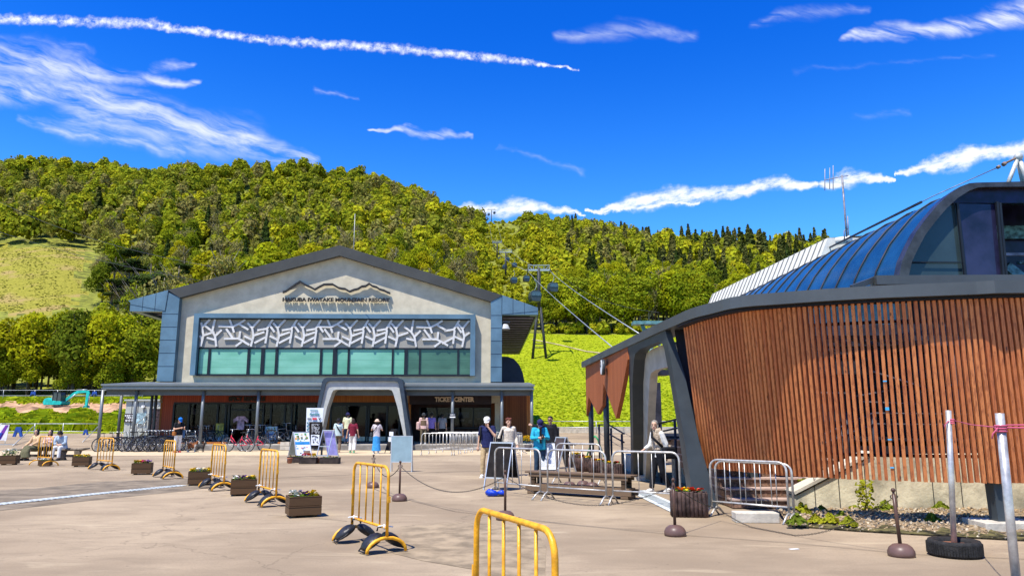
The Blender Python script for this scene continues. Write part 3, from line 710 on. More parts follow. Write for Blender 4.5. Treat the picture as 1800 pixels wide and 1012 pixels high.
def pl(b, poly, y, depth, mi=0):   # polygon in facade plane at local y, going back by depth
    return b.prism(poly, (0, y, 0), UX, UZ, -depth, mi)   # X x Z = -Y
def rect(x0, z0, x1, z1): return [(x0, z0), (x1, z0), (x1, z1), (x0, z1)]
DEP = 27.0
apex = FL(597, 431, .45); apu = FL(597, 449, .45)
# roof line (outer) at corners and eave tips
cL = FL(295.6, 509.5, .45); cR = FL(883, 518.5, .45); tL = FL(225, 528.5, .45); tR = FL(945.6, 540.5, .45)
uL = FL(315.6, 523, .45); uR = FL(862.7, 530, .45)
wallL = FL(283, 600, 0)[0]; wallR = FL(882, 600, 0)[0]; wallL = (FL(290, 547, 0)[0] + FL(282, 667, 0)[0]) / 2
zc = FL(600, 668, 0)[1]
# upper wall
b = MB(); fT = FL(600, 553, 0)[1]; fB = FL(600, 660, 0)[1]; fx0 = FL(344, 600, 0)[0]; fx1 = FL(833, 600, 0)[0]
pl(b, [(wallL + .1, fT), (wallR - .1, fT), (wallR - .1, cR[1] - .1), (apex[0], apex[1] - .1), (wallL + .1, cL[1] - .1)], 0, .3)
pl(b, rect(wallL + .1, 2.6, fx0, fT), 0, .3); pl(b, rect(fx1, 2.6, wallR - .1, fT), 0, .3); pl(b, rect(fx0, 2.6, fx1, fB), 0, .3)
b.box((wallL + .25, DEP / 2, 4.5), (.3, DEP - .7, 7.6)); b.box((wallR - .25, DEP / 2, 4.5), (.3, DEP - .7, 7.6)); b.box(((wallL + wallR) / 2, DEP - .2, 4.5), (wallR - wallL - .3, .3, 7.8))
b.build('wall', PLAS, lodge)
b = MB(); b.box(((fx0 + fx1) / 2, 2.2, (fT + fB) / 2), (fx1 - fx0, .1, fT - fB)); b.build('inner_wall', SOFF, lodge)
# roof planes (thick) and charcoal fascia over the gable
b = MB(); th = .35
for s_, c_, t_ in ((-1, cL, tL), (1, cR, tR)):
    pl(b, [(apex[0], apex[1] - .02), (t_[0], t_[1] - .02), (t_[0], t_[1] - .02 - .2), (apex[0], apex[1] - .02 - th)], -.1, DEP + .5)
b.build('roof', CHAR, lodge)
b = MB(); pl(b, [cL, (apex[0], apex[1]), cR, uR, apu, uL], -.45, .35); b.build('gable_fascia', CHAR, lodge)
b = MB()
seam = MB()
for c_, u_, t_, px, d_ in ((cL, uL, tL, 290, 1), (cR, uR, tR, 882, -1)):
    lowin = FL(px, 547 if d_ == 1 else 553, .45); lowout = (t_[0] + .03 * d_, lowin[1] if d_ == 1 else t_[1] - .02)
    lowout = FL(228 if d_ == 1 else 945.6, 546.7 if d_ == 1 else 553, .45)
    tip = (t_[0], t_[1])
    q = [c_, tip, (lowout[0], tip[1] - .1), lowout, lowin]
    pl(b, q, -.45, .5)
    # gutter box along the eave
    gx = lowout[0]; pl(b, [tip, lowout, (lowout[0] + .45 * d_, lowout[1]), (tip[0] + .45 * d_, tip[1] - .02)], .05, DEP)
    for k in (.3, .62):
        xk = c_[0] + (tip[0] - c_[0]) * k; zt = c_[1] + (tip[1] - c_[1]) * k; seam.box((xk, -.452, (zt + lowin[1] + (lowout[1] - lowin[1]) * k) / 2 + .02), (.025, .012, (zt - lowin[1]) * .98))
    seam.beam((lowin[0], -.455, lowin[1] + .02), (lowout[0], -.455, tip[1] - .22), .02, .02)
    seam.beam((c_[0], -.455, c_[1] - .03), (u_[0] , -.455, u_[1]), .02, .02); seam.beam((c_[0] + .02 * d_, -.455, c_[1] - .05), (lowin[0], -.455, lowin[1]), .02, .02)
b.build('eave_box', BLUE, lodge)
# corner columns
b = MB()
for x0, x1, c_, u_, ytop in ((wallL, FL(311, 600, .3)[0], cL, uL, 547), (FL(862.6, 600, .3)[0], wallR, cR, uR, 553)):
    zt = max(FL(290, ytop, .45)[1], 0); d_ = 1 if c_ is cL else -1
    outer = wallL if d_ == 1 else wallR; inner = x1 if d_ == 1 else x0
    pl(b, [(outer, zc - .1), (outer, c_[1] - .02), (u_[0], u_[1]), (inner, u_[1] - .4), (inner, zc - .1)], -.43, .5)
    for k in range(1, 6):
        z = zc + (FL(290, 547, .45)[1] - zc) * k / 5.2; seam.box(((outer + inner) / 2, -.434, z), (abs(inner - outer) * .98, .012, .025))
b.build('corner_column', BLUE, lodge); seam.build('cladding_seam', BLUE_D, lodge)
# soffits under the eaves, with ribs
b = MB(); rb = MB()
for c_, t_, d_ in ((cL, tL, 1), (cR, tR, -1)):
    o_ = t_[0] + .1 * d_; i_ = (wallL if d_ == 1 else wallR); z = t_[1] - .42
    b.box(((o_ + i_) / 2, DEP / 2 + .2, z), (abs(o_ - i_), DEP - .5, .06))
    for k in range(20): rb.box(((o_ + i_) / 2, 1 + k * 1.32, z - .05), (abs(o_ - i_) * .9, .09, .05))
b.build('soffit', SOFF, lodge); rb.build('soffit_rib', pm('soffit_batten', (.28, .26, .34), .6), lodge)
# window band: frame, lattice, back panel, panes
oL = FL(341, 551, .47)[0]; oR = FL(836.5, 555, .47)[0]; oL2 = FL(333.5, 659, .47)[0]; oR2 = FL(834, 661, .47)[0]
ox0, ox1 = (oL + oL2) / 2, (oR + oR2) / 2; oz1 = FL(600, 551.5, .47)[1]; oz0 = FL(600, 659.5, .47)[1]; fw = .30
b = MB(); pl(b, rect(ox0, oz1 - .27, ox1, oz1), -.47, .47); pl(b, rect(ox0, oz0, ox0 + fw, oz1 - .27), -.47, .47); pl(b, rect(ox1 - fw, oz0, ox1, oz1 - .27), -.47, .47)
b.build('band_frame', BLUE, lodge)
b = MB(); pl(b, rect(ox0 + fw, oz0 - .02, ox1 - fw, oz0 + .09), -.2, .2); pl(b, rect(ox0 + fw, oz1 - .34, ox1 - fw, oz1 - .27), -.3, .3)
zl = FL(600, 612.5, .05)[1]; pl(b, rect(ox0 + fw, zl - .05, ox1 - fw, zl + .05), -.16, .16); b.build('band_trim', FRAME, lodge)
b = MB(); b.box(((ox0 + ox1) / 2, -.12, (zl + oz1) / 2), (ox1 - ox0 - 2 * fw, .08, oz1 - zl - .1)); b.build('lattice_panel', LPAN, lodge)
def rect_px(x0, x1, y0, y1, off):
    a = FL(x0, y0, off); c = FL(x1, y1, off); return a[0], c[1], c[0], a[1]
panes = [(350.5, 366.7, 0), (370.7, 435.5, 0), (440, 459.5, 2), (465.5, 484.5, 2), (489.3, 562.9, 0), (566.7, 585.5, 2), (593, 611.5, 2), (615, 689, 0), (692, 711, 2), (716.7, 736.7, 1), (739.5, 803.8, 1), (807, 826.7, 1)]
fb = MB(); zt_ = zl - .05; zb_ = oz0 + .09
prev = ox0 + fw
for i, (a, c, k) in enumerate(panes):
    x0 = FL(a, 636, 0)[0]; x1 = FL(c, 636, 0)[0]
    fb.box(((prev + x0) / 2, -.085, (zt_ + zb_) / 2), (x0 - prev, .16, zt_ - zb_)); prev = x1
    g = MB(); g.box(((x0 + x1) / 2, -.07, (zt_ + zb_) / 2), (x1 - x0, .04, zt_ - zb_)); g.build('window', (TEAL, TEAL_D, TEAL_M)[k], lodge)
fb.box(((prev + ox1 - fw) / 2, -.085, (zt_ + zb_) / 2), (ox1 - fw - prev, .16, zt_ - zb_)); fb.build('window_frame', FRAME, lodge)
# branch lattice, motifs taken in panel units
MOT = {'A': ([(90, 0), (35, 68), (50, 135), (35, 222)], [(0, 30), (35, 68)], [(50, 135), (130, 105)], [(-20, 140), (40, 170)]),
       'B': ([(80, 0), (40, 75), (45, 90), (35, 195)], [(-30, 88), (40, 75)], [(62, 45), (98, 100)], [(-48, 195), (30, 150)]),
       'C': ([(-110, 55), (-5, 60), (45, 35), (90, 2)], [(-30, 0), (-5, 60)], [(45, 35), (120, 82)], [(-5, 60), (10, 105)], [(-60, 162), (45, 160), (85, 180), (135, 212)], [(60, 102), (55, 160)], [(85, 180), (35, 222)], [(-50, 80), (-15, 130), (5, 160)]),
       'D': ([(65, 0), (50, 100), (75, 140), (90, 222)], [(-5, 55), (50, 100)], [(120, 90), (75, 140)], [(15, 155), (70, 170)])}
seq = [('A', 347), ('D', 362), ('C', 409), ('A', 435), ('B', 460), ('A', 480), ('B', 503), ('A', 524), ('B', 546), ('C', 582), ('A', 607), ('B', 629), ('A', 648), ('B', 670), ('A', 688), ('D', 712), ('C', 757), ('B', 789), ('A', 805)]
b = MB(); zt = oz1 - .36; Hl = zt - (zl + .06); kx = 1.0 / 4.5
q = 0
for mt, px in seq:
    for ln in MOT[mt]:
        q += 1
        pts = []
        for (mx, mz) in ln:
            u = FL(px + mx * kx, 585, .24)[0]; u = min(max(u, ox0 + fw + .08), ox1 - fw - .08); pts.append((u, -.225 - .002 * (q % 7), zt - Hl * mz / 232))
        for i_, (a, c) in enumerate(zip(pts[:-1], pts[1:])):
            a = Vector(a); c = Vector(c); d = (c - a).normalized() * .05
            b.beam(a - (d if i_ else d * 0), c + d, .06, .17, up=(0, 1, 0)) if False else None
            s = (c - a); L = s.length; ang = math.atan2(s.z, s.x)
            M = Matrix.Rotation(-ang, 3, 'Y'); b.box((a + c) / 2 + Vector((0, -.0013 * i_, 0)), (L + .07, .09, .12), M=M)
b.build('branch_lattice', LATT, lodge)
# logo and name
DK = pm('dark_lettering', (0.02, 0.018, 0.016), .5, var=.05)
lp = [(140, 272), (185, 258), (230, 228), (310, 170), (390, 118), (440, 155), (480, 175), (540, 200), (600, 234), (665, 195), (730, 162), (795, 160), (858, 160), (900, 185), (940, 210), (990, 222), (1035, 225), (1100, 264), (1160, 240), (1220, 225), (1275, 190), (1330, 185), (1382, 150), (1430, 185), (1490, 200), (1530, 230), (1600, 250), (1640, 272), (1684, 288)]
b = MB(); pp = [FL(480 + x / 8.18, 480 + y / 8.18, .2) for x, y in lp]; top = [(x, z + .06) for x, z in pp]; bot = [(x, z - .07) for x, z in pp]
for i in range(len(pp) - 1): pl(b, [bot[i], bot[i + 1], top[i + 1], top[i]], -.24, .14)
b.build('mountain_emblem', DK, lodge)
a = FL(496.5, 526.5, .2); c = FL(684.6, 527.5, .2)
textmesh('resort_name', 'HAKUBA IWATAKE MOUNTAIN RESORT', .32, .13, DK, lodge, ((a[0] + c[0]) / 2, -.17, (a[1] + c[1]) / 2), (R(90), 0, 0), off=.009, width=c[0] - a[0])
# ---- ground floor ----
ZD = .3
b = MB(); x0 = FL(168, 780, 4.6)[0]; x1 = FL(942, 780, 4.6)[0]
deck = b
b.box(((x0 + x1) / 2, -4.62 + 9, ZD / 2 - .002), (x1 - x0, 18, ZD)); b.build('deck', DECK, lodge)
b = MB(); b.box(((x0 + x1) / 2, -4.66, ZD / 2 - .02), (x1 - x0, .06, ZD - .03)); b.build('step_face', RIS, lodge)
# canopy
yF = -4.3; cx0 = FL(181, 680, 4.3)[0]; cx1 = FL(938, 680, 4.3)[0]; zt1 = FL(600, 675, 4.3)[1]; zb1 = FL(600, 684, 4.3)[1]; zb2 = FL(600, 694, 3.9)[1]
b = MB(); b.add([(cx0, yF, zt1), (cx1, yF, zt1), (cx1, .0, zt1 + .32), (cx0, .0, zt1 + .32), (cx0, yF, zt1 - .06), (cx1, yF, zt1 - .06), (cx1, 0, zt1 + .2), (cx0, 0, zt1 + .2)],
    [(0, 1, 2, 3), (7, 6, 5, 4), (4, 5, 1, 0), (5, 6, 2, 1), (7, 4, 0, 3), (6, 7, 3, 2)])
b.box(((cx0 + cx1) / 2, yF + .02, (zt1 + zb1) / 2 - .03), (cx1 - cx0, .12, zt1 - zb1)); b.box((cx0 + .05, yF / 2, (zt1 + zb1) / 2 - .02), (.1, -yF, zt1 - zb1)); b.box((cx1 - .05, yF / 2, (zt1 + zb1) / 2 - .02), (.1, -yF, zt1 - zb1))
b.box(((cx0 + cx1) / 2, yF - .09, zt1 - .05), (cx1 - cx0 + .1, .1, .1)); b.box(((cx0 + cx1) / 2, yF - .06, zb1 + .03), (cx1 - cx0 + .1, .06, .05)); b.build('canopy_roof', CANO, lodge)
b = MB(); b.box(((cx0 + cx1) / 2, yF + .45, (zb1 + zb2) / 2 - .02), (cx1 - cx0 - .1, .25, zb1 - zb2)); b.box(((cx0 + cx1) / 2, yF / 2, zb1 - .03), (cx1 - cx0 - .2, -yF - .1, .04))
for k in range(24): b.box((cx0 + .6 + k * (cx1 - cx0 - 1.2) / 23, yF / 2 + .2, zb1 - .12), (.08, -yF - .9, .14))
b.build('canopy_beam', CANO_D, lodge)
for px, off in ((179.5, 4.05), (238.9, 4.05), (356.7, 4.05), (454, 4.05), (712, 4.05), (795.5, 4.05), (882, 4.05), (934.5, 4.05), (213, .3), (267, .3), (274, .3)):
    x = FL(px, 705, off)[0]; b = MB(); b.tube([(x, -off, ZD - .05), (x, -off, zb1 - .05)], .085, 12); b.tube([(x, -off, ZD), (x, -off, ZD + .05)], .13, 12); b.build('canopy_column', CANO_D if off < 1 else CANO, lodge)
# wood walls and glazing; y of the shop wall = 0.02 .. ; the ticket hall is recessed
zw1 = FL(600, 695, 0)[1] + .6; zw0 = FL(600, 706.5, 0)[1]; zd = FL(600, 711, 0)[1]
def fx(px, y=740, off=0): return FL(px, y, off)[0]
b = MB(); pl(b, rect(fx(303), ZD, fx(304) + .0, zw0), 0, .2) if False else None
pl(b, rect(fx(283), ZD, fx(303), zw0), -.02, .2); pl(b, rect(fx(283), zw0, fx(560), zw1), -.02, .2); b.build('red_boarding', WOODR, lodge)
b = MB(); pl(b, rect(fx(572), zw0, fx(703), zw1), -.02, .2); pl(b, rect(fx(571), ZD, fx(579), zw0), -.02, .2); pl(b, rect(fx(717), ZD, fx(722), zw1), -.02, .2)
pl(b, rect(fx(925.5), ZD, fx(933), zw1), -.3, .3); b.box((fx(281.5), 2, (ZD + zw1) / 2), (.12, 4, zw1 - ZD)); b.build('orange_boarding', WOODO, lodge)
# dark glazing frames + glass + dim interior
xA, xB = fx(303), fx(560); xC, xD = fx(580), fx(703); xE, xF = fx(722), fx(925)
b = MB(); pl(b, rect(xA, zw0 - .12, xB, zw0), -.03, .18); pl(b, rect(xA, ZD, xB, ZD + .07), -.03, .18)
for px in (304, 331, 381.5, 396, 402, 462, 475.5, 500, 512, 553): x = fx(px); pl(b, rect(x - .05, ZD + .07, x + .05, zw0 - .12), -.04, .16)
pl(b, rect(fx(406), zd - .35, fx(460), zd - .25), -.03, .12)
pl(b, rect(xC, zw0 - .22, xD, zw0), -.03, .18); pl(b, rect(xC, ZD, xD, ZD + .06), -.03, .18)
for px in (581, 609, 644, 648, 680, 702): x = fx(px); pl(b, rect(x - .05, ZD + .06, x + .05, zw0 - .22), -.04, .16)
b.build('shopfront_frame', FRAME, lodge)
b = MB(); b.box(((xA + xB) / 2, .06, (ZD + zw0) / 2), (xB - xA, .02, zw0 - ZD)); b.build('shopfront_glass', GLASS, lodge)
b = MB(); b.box(((xC + xD) / 2, .06, (ZD + zw0) / 2), (xD - xC, .02, zw0 - ZD)); b.build('entrance_glass', GLASS, lodge)
b = MB(); b.box(((xC + xD) / 2, -.005, ZD + .19), (xD - xC - .1, .03, .26)); b.build('door_kick_panel', pm('brushed_kick_plate', (.38, .40, .38), .35, metal=.6), lodge)
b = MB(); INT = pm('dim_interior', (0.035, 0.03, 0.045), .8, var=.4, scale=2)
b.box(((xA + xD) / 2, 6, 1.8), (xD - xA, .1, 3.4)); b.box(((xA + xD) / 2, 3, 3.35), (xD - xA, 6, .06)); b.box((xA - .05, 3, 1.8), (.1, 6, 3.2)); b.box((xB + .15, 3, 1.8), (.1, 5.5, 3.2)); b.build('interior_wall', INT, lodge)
# ticket hall, recessed
yT = 1.6; b = MB()
zt0 = zw1
xs0 = FL(870, 740, -yT)[0]
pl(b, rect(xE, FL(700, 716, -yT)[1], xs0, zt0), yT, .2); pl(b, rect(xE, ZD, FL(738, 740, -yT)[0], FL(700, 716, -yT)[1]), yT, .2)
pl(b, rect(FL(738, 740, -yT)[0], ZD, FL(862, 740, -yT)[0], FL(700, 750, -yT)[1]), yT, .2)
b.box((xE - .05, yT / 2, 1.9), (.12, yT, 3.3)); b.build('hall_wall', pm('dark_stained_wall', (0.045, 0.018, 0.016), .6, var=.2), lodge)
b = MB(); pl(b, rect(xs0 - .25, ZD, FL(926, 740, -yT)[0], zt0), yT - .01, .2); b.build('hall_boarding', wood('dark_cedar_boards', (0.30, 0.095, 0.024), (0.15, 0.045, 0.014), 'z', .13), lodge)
b = MB(); b.box((FL(800, 740, -yT)[0], yT + .08, FL(800, 733, -yT)[1]), (FL(862, 740, -yT)[0] - FL(738, 740, -yT)[0], .02, 1.2)); b.build('ticket_window', GLASS, lodge)
b = MB()
for px in (738, 768, 797, 832, 862): x = FL(px, 740, -yT)[0]; b.box((x, yT - .03, FL(800, 733, -yT)[1]), (.07, .08, 1.25))
b.box((FL(800, 740, -yT)[0], yT - .2, FL(800, 752, -yT)[1]), (FL(862, 740, -yT)[0] - FL(738, 740, -yT)[0], .5, .06)); b.build('ticket_window_frame', FRAME, lodge)
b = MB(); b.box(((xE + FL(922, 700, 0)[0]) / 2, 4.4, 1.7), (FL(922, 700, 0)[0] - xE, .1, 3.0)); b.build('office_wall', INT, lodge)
# office clutter seen behind the ticket windows
LIT = pm('pale_papers', (.75, .78, .82), .7, var=.4, scale=5); DKO = pm('office_grey', (.16, .17, .2), .6, var=.4, scale=4)
b = MB(); rg = random.Random(4)
for k in range(26):
    x = FL(742 + k * 4.7, 740, -2.6)[0]; b.box((x, 2.4 + rg.random() * 1.2, ZD + 1.0 + rg.random() * .5), (.12 + rg.random() * .2, .05, .1 + rg.random() * .25), mi=rg.choice((0, 1, 1)))
b.build('office_shelving', [LIT, DKO], lodge)
GLOW = pm('screen_glow', (.16, .33, .55), .4, var=.3, scale=3)
b = MB()
for px in (752, 783, 815, 845): b.box((FL(px, 728, -2.2)[0], 2.2, FL(px, 729, -2.2)[1]), (.7, .03, .36))
b.build('office_screen', GLOW, lodge)
# shop contents
def shopbits():
    b = MB(); rg = random.Random(9)
    cols_ = [pm('shop_' + n_, c_, .7, var=.3, scale=6) for n_, c_ in (('blue', (.03, .07, .3)), ('teal', (.16, .42, .40)), ('pink', (.75, .45, .58)), ('ochre', (.65, .5, .10)), ('grey', (.62, .64, .72)), ('black', (.01, .01, .012)))]
    for k in range(60):
        x = xA + .5 + rg.random() * (xB - xA - 1.2); z = ZD + .3 + rg.random() * 2.0; b.box((x, 1 + rg.random() * 3.5, z), (.15 + rg.random() * .5, .12, .2 + rg.random() * .5), mi=rg.choice((4, 5, 5, 5, 0, 1, 4)))
    x = fx(421); b.box((x, 3.3, FL(421, 728)[1]), (2.5, .25, .05), mi=4)
    for px, dx in ((504, 1.1), (393, .7)): b.box((fx(px), .5, 1.7), (dx, .04, 1.9), mi=1)
    b.box((fx(528), .8, 1.7), (1.9, .05, 1.9), mi=0)
    b.build('shop_display', cols_, lodge)
    b = MB(); x = fx(424); z = FL(424, 742)[1]; pl(b, [(x - .22, z - .42), (x + .22, z - .42), (x + .2, z + .12), (x + .42, z - .02), (x + .46, z + .16), (x + .2, z + .36), (x - .2, z + .36), (x - .46, z + .16), (x - .42, z - .02), (x - .2, z + .12)], -.09, .03)
    b.build('hanging_shirt', cols_[2], lodge)
    b = MB(); x = fx(388); b.box((x, -.06, ZD + .72), (.45, .1, .75), mi=0)
    b.build('yellow_poster', cols_[3], lodge)
    b = MB()
    for px in (386, 395, 401): b.box((fx(px), -.07, ZD + .22), (.32 if px < 390 else .14, .08, .42))
    b.build('white_notice', LIT, lodge)
shopbits()
# signs
b = MB()
a = fx(404, 701); c = fx(470, 701); ac = textmesh('rental_sign', 'SPICY RENTALS', .36, .06, DK, lodge, ((fx(403, 701) + fx(467, 701)) / 2, -.08, FL(435, 701)[1]), (R(90), 0, 0), off=.022, width=fx(467, 701) - fx(403, 701))
GOLD = pm('beige_sign_letters', (.62, .47, .34), .5, var=.05)
t1 = FL(764, 702, 1.0)[0]; t2 = FL(833.5, 702, 1.0)[0]; zz = FL(798, 702, 1.0)[1]
b = MB(); pl(b, rect(xE, FL(800, 709, 1.0)[1] - .05, FL(864, 700, 1.0)[0], zw1), -1.0, .08); b.build('sign_board', pm('dark_sign_board', (.022, .012, .016), .6), lodge)
textmesh('ticket_sign', 'TICKET CENTER', .36, .05, GOLD, lodge, ((t1 + t2) / 2, -1.03, zz), (R(90), 0, 0), off=.02, width=t2 - t1)
# number plate hung on a column
b = MB(); x, z = FL(795.5, 730, 4.2); b.box((x, -4.2, z), (.36, .04, .26)); pb = b.build('column_notice', FRAME, lodge)
b = MB(); b.box((x, -4.23, z - .08), (.3, .01, .06)); [b.box((x - .08 + k * .08, -4.23, z + .04), (.035, .01, .1)) for k in range(3)]; b.build('notice_lettering', LIT, pb)
# ---- entrance portal ----
po = 5.0
outer = [FL(547, 783, po), FL(557.5, 715, po), FL(566, 671, po), FL(569, 665.5, po), FL(575, 663, po), FL(699, 663, po), FL(705, 665.5, po), FL(708, 671, po), FL(714, 715, po), FL(725, 783, po)]
mid = [FL(551, 783, po), FL(563, 715, po), FL(572.5, 675, po), FL(575, 671, po), FL(580, 669.5, po), FL(693, 669.5, po), FL(698.5, 671, po), FL(701, 675, po), FL(707.5, 715, po), FL(716.5, 783, po)]
inner = [FL(559, 783, po), FL(574, 715, po), FL(582.5, 690, po), FL(585, 685.5, po), FL(590, 684, po), FL(683, 684, po), FL(688, 685.5, po), FL(690.5, 690, po), FL(698, 715, po), FL(713, 783, po)]
b = MB(); b.ring(outer, mid, (0, -po, 0), UX, UZ, -1.1); b.build('portal_rim', BLUE_D if False else pm('dark_portal_steel', (0.045, 0.06, 0.078), .45, metal=.3, var=.1), lodge)
b = MB(); b.ring(mid, inner, (0, -po + .12, 0), UX, UZ, -.9); b.build('portal_face', pm('light_portal_panel', (0.40, 0.41, 0.385), .7, var=.06), lodge)
# barrel roofed wing at the right rear
b = MB(); w0 = FL(884, 640, -8)[0]; arc = [(w0 - 3, 0.3)]
pr = [(922, 670), (919, 655), (913, 641), (903, 630), (892, 626.5), (880, 626)]
poly = [FL(x, y, -8) for x, y in pr]; poly = [(poly[0][0] + .1, 0.3)] + poly + [(poly[-1][0] - 2, poly[-1][1]), (poly[-1][0] - 2, .3)]
pl(b, poly, 8, 12); b.build('barrel_wing', BLUE_D, lodge)
# floodlight on the right flank
b = MB(); x, z = FL(888, 578, 0); b.tube([(x - .3, 0.2, z + .35), (x + .25, -.1, z + .45)], .04, 6); b.box((x + .05, -.1, z + .42), (.5, .1, .08)); hb = b.build('floodlight_bracket', CANO_D, lodge)
b = MB(); b.lathe([(.05, .3), (.2, .25), (.3, 0), (.31, -.04)], (x - .02, -.15, z), 14); b.build('floodlight_bowl', pm('lamp_bowl', (.5, .5, .48), .4), hb)
# mast on the roof
b = MB(); q = LM_ @ Vector((FL(624, 420, -12)[0], 12, 0)); x, z = FL(624, 376, -12); b.tube([(x, 12, z - 4.0), (x, 12, z)], .025, 6); b.build('roof_mast', pm('mast_metal', (.45, .45, .42), .5), lodge)
# ================= GONDOLA STATION (right) =================
STEEL = pm('dark_portal_steel_station', (0.055, 0.066, 0.072), .45, metal=.3, var=.12, scale=1.2)
FASC = pm('fascia_steel', (0.085, 0.092, 0.092), .45, metal=.35, var=.1, scale=.8)
SLAT = bpy.data.materials.new('cedar_slats')
def slatmat(m):
    m.use_nodes = True; t = m.node_tree; t.nodes.clear(); N = NT(t); b = N.n('ShaderNodeBsdfPrincipled'); o = N.n('ShaderNodeOutputMaterial'); N.l(b.outputs[0], o.inputs[0])
    v = N.n('ShaderNodeTexCoord').outputs['Object']; g = N.n('ShaderNodeNewGeometry'); isl = g.outputs['Random Per Island']
    off = N.n('ShaderNodeCombineXYZ'); N.l(N.m('MULTIPLY', isl, 40.0), off.inputs[0]); vv = N.v('ADD', N.v('MULTIPLY', v, (22, 22, 1.6)), off.outputs[0])
    gr = N.noise(vv, 1.4, 6, .65, .5).outputs['Fac']; kn = N.n('ShaderNodeTexVoronoi'); N.l(N.v('ADD', N.v('MULTIPLY', v, (7, 7, 2.4)), off.outputs[0]), kn.inputs['Vector']); kn.inputs['Scale'].default_value = 1.0
    c = N.mix(isl, (0.48, 0.135, 0.038, 1), (0.64, 0.22, 0.065, 1)); c = N.mix(N.m('MULTIPLY', N.ss(gr, .45, .66), .8), c, (0.26, 0.066, 0.02, 1))
    c = N.mix(N.m('MULTIPLY', N.ss(kn.outputs['Distance'], .10, .05), .85), c, (0.07, .022, .012, 1))
    N.l(c, b.inputs['Base Color']); b.inputs['Roughness'].default_value = .62
slatmat(SLAT)
st = thing('gondola_station', 'gondola station with curved cedar slat screen, blue barrel roof and glazed gable', 'building', (5.0, 14.0, 0))
ZT, ZB = 3.26, 0.68
topc = [G(*p, 3.47) for p in ((1190, 553), (1200, 548), (1222, 539.5), (1250, 532), (1283, 522.7), (1320, 517.5), (1367, 514), (1430, 509), (1490, 505), (1560, 501), (1633, 498), (1720, 494.5), (1800, 492))]
topc += [Vector((topc[-1].x + 3.5, topc[-1].y + .05, 3.47)), Vector((topc[-1].x + 8, topc[-1].y + 1.0, 3.47))]
eave = [G(*p, 3.47) for p in ((1022, 636), (1060, 617), (1100, 597), (1150, 571.5))]
def smooth(pts, n):
    L = [0]
    for a, c in zip(pts[:-1], pts[1:]): L.append(L[-1] + (c - a).length)
    out = []
    for i in range(n):
        s = L[-1] * i / (n - 1); j = max(k for k in range(len(L)) if L[k] <= s + 1e-9); j = min(j, len(pts) - 2); t = (s - L[j]) / max(1e-9, L[j + 1] - L[j])
        p0 = pts[max(j - 1, 0)]; p1 = pts[j]; p2 = pts[j + 1]; p3 = pts[min(j + 2, len(pts) - 1)]
        out.append(0.5 * ((2 * p1) + (-p0 + p2) * t + (2 * p0 - 5 * p1 + 4 * p2 - p3) * t * t + (-p0 + 3 * p1 - 3 * p2 + p3) * t ** 3))
    return out
botc = [G(*p, ZB) for p in ((1232, 821), (1250, 823), (1300, 827.5), (1345, 833), (1390, 838), (1450, 841), (1516, 843), (1593, 845.5), (1700, 848), (1800, 850))]
botc += [Vector((botc[-1].x + 3.5, botc[-1].y + .05, ZB)), Vector((botc[-1].x + 7.9, botc[-1].y + 1.0, ZB))]
fc = smooth(eave + topc, 120)
# fascia ring
b = MB()
def band(b, pts, zt, zb, thick, mi=0):
    n = len(pts); vs = []
    for i, p in enumerate(pts):
        d = (pts[min(i + 1, n - 1)] - pts[max(i - 1, 0)]); d.z = 0; d.normalize(); nn = Vector((-d.y, d.x, 0)) * thick   # inward (left of travel = toward +x/+y)
        vs += [(p.x, p.y, zt), (p.x, p.y, zb), (p.x + nn.x, p.y + nn.y, zb), (p.x + nn.x, p.y + nn.y, zt)]
    fs = []
    for i in range(n - 1):
        k = 4 * i
        for a in range(4): fs.append((k + a, k + 4 + a, k + 4 + (a + 1) % 4, k + (a + 1) % 4))
    fs += [(3, 2, 1, 0), (4 * n - 4, 4 * n - 3, 4 * n - 2, 4 * n - 1)]
    b.add(vs, fs, mi)
band(b, fc, 3.47, 3.29, .30); b.build('roof_fascia', FASC, st, world=True)
b = MB(); tc2 = smooth(topc, 90)
band(b, [p + Vector((0, 0, 0)) for p in [Vector((q.x + .02, q.y + .12, q.z)) for q in tc2]], 3.285, 3.25, .25); b.build('fascia_shadow_gap', SOFF, st, world=True)
# slats
def msm(pts, w):
    A = np.array([tuple(p) for p in pts]); n = len(A); e0 = A[0] - (A[1:w + 1][::-1] - A[0]); e1 = A[-1] - (A[-w - 1:-1][::-1] - A[-1]); B = np.concatenate([e0, A, e1]); k = np.ones(2 * w + 1) / (2 * w + 1)
    return [Vector([np.convolve(B[:, c], k, mode='valid')[i] for c in range(3)]) for i in range(n)] if False else [Vector(v) for v in np.stack([np.convolve(B[:, c], k, mode='valid') for c in range(3)], 1)]
bi = msm(msm(smooth(botc, 400), 24), 24)
tq = msm(smooth([Vector((p.x, p.y, ZT)) for p in [G(1140, 577, 3.47), G(1165, 565, 3.47)] + topc], 400), 14); tin = []
for i in range(400):
    d = tq[min(i + 3, 399)] - tq[max(i - 3, 0)]; d.normalize(); tin.append(tq[i] + Vector((-d.y, d.x, 0)) * .18)
def pxof(p): return CX + F * (p.x / (p.y * _c + (p.z - CAMZ) * _s))
bpx = np.array([pxof(p) for p in bi]); tpx_ = np.array([pxof(p) for p in tin])
anb = [1200, 1232, 1399, 1567, 1787, 2300, 4000]; ant = [1170, 1200, 1370, 1541, 1747, 2230, 3900]
tgt = np.interp(bpx, anb, ant); idx = np.interp(tgt, tpx_, np.arange(400)); ti = []
for i in range(400):
    k = min(int(idx[i]), 398); ti.append(tin[k].lerp(tin[k + 1], idx[i] - k))
Lb = sum((a - c).length for a, c in zip(bi[:-1], bi[1:])); ns = int(Lb / .088); b = MB()
rg = random.Random(2); slat_marks = {}
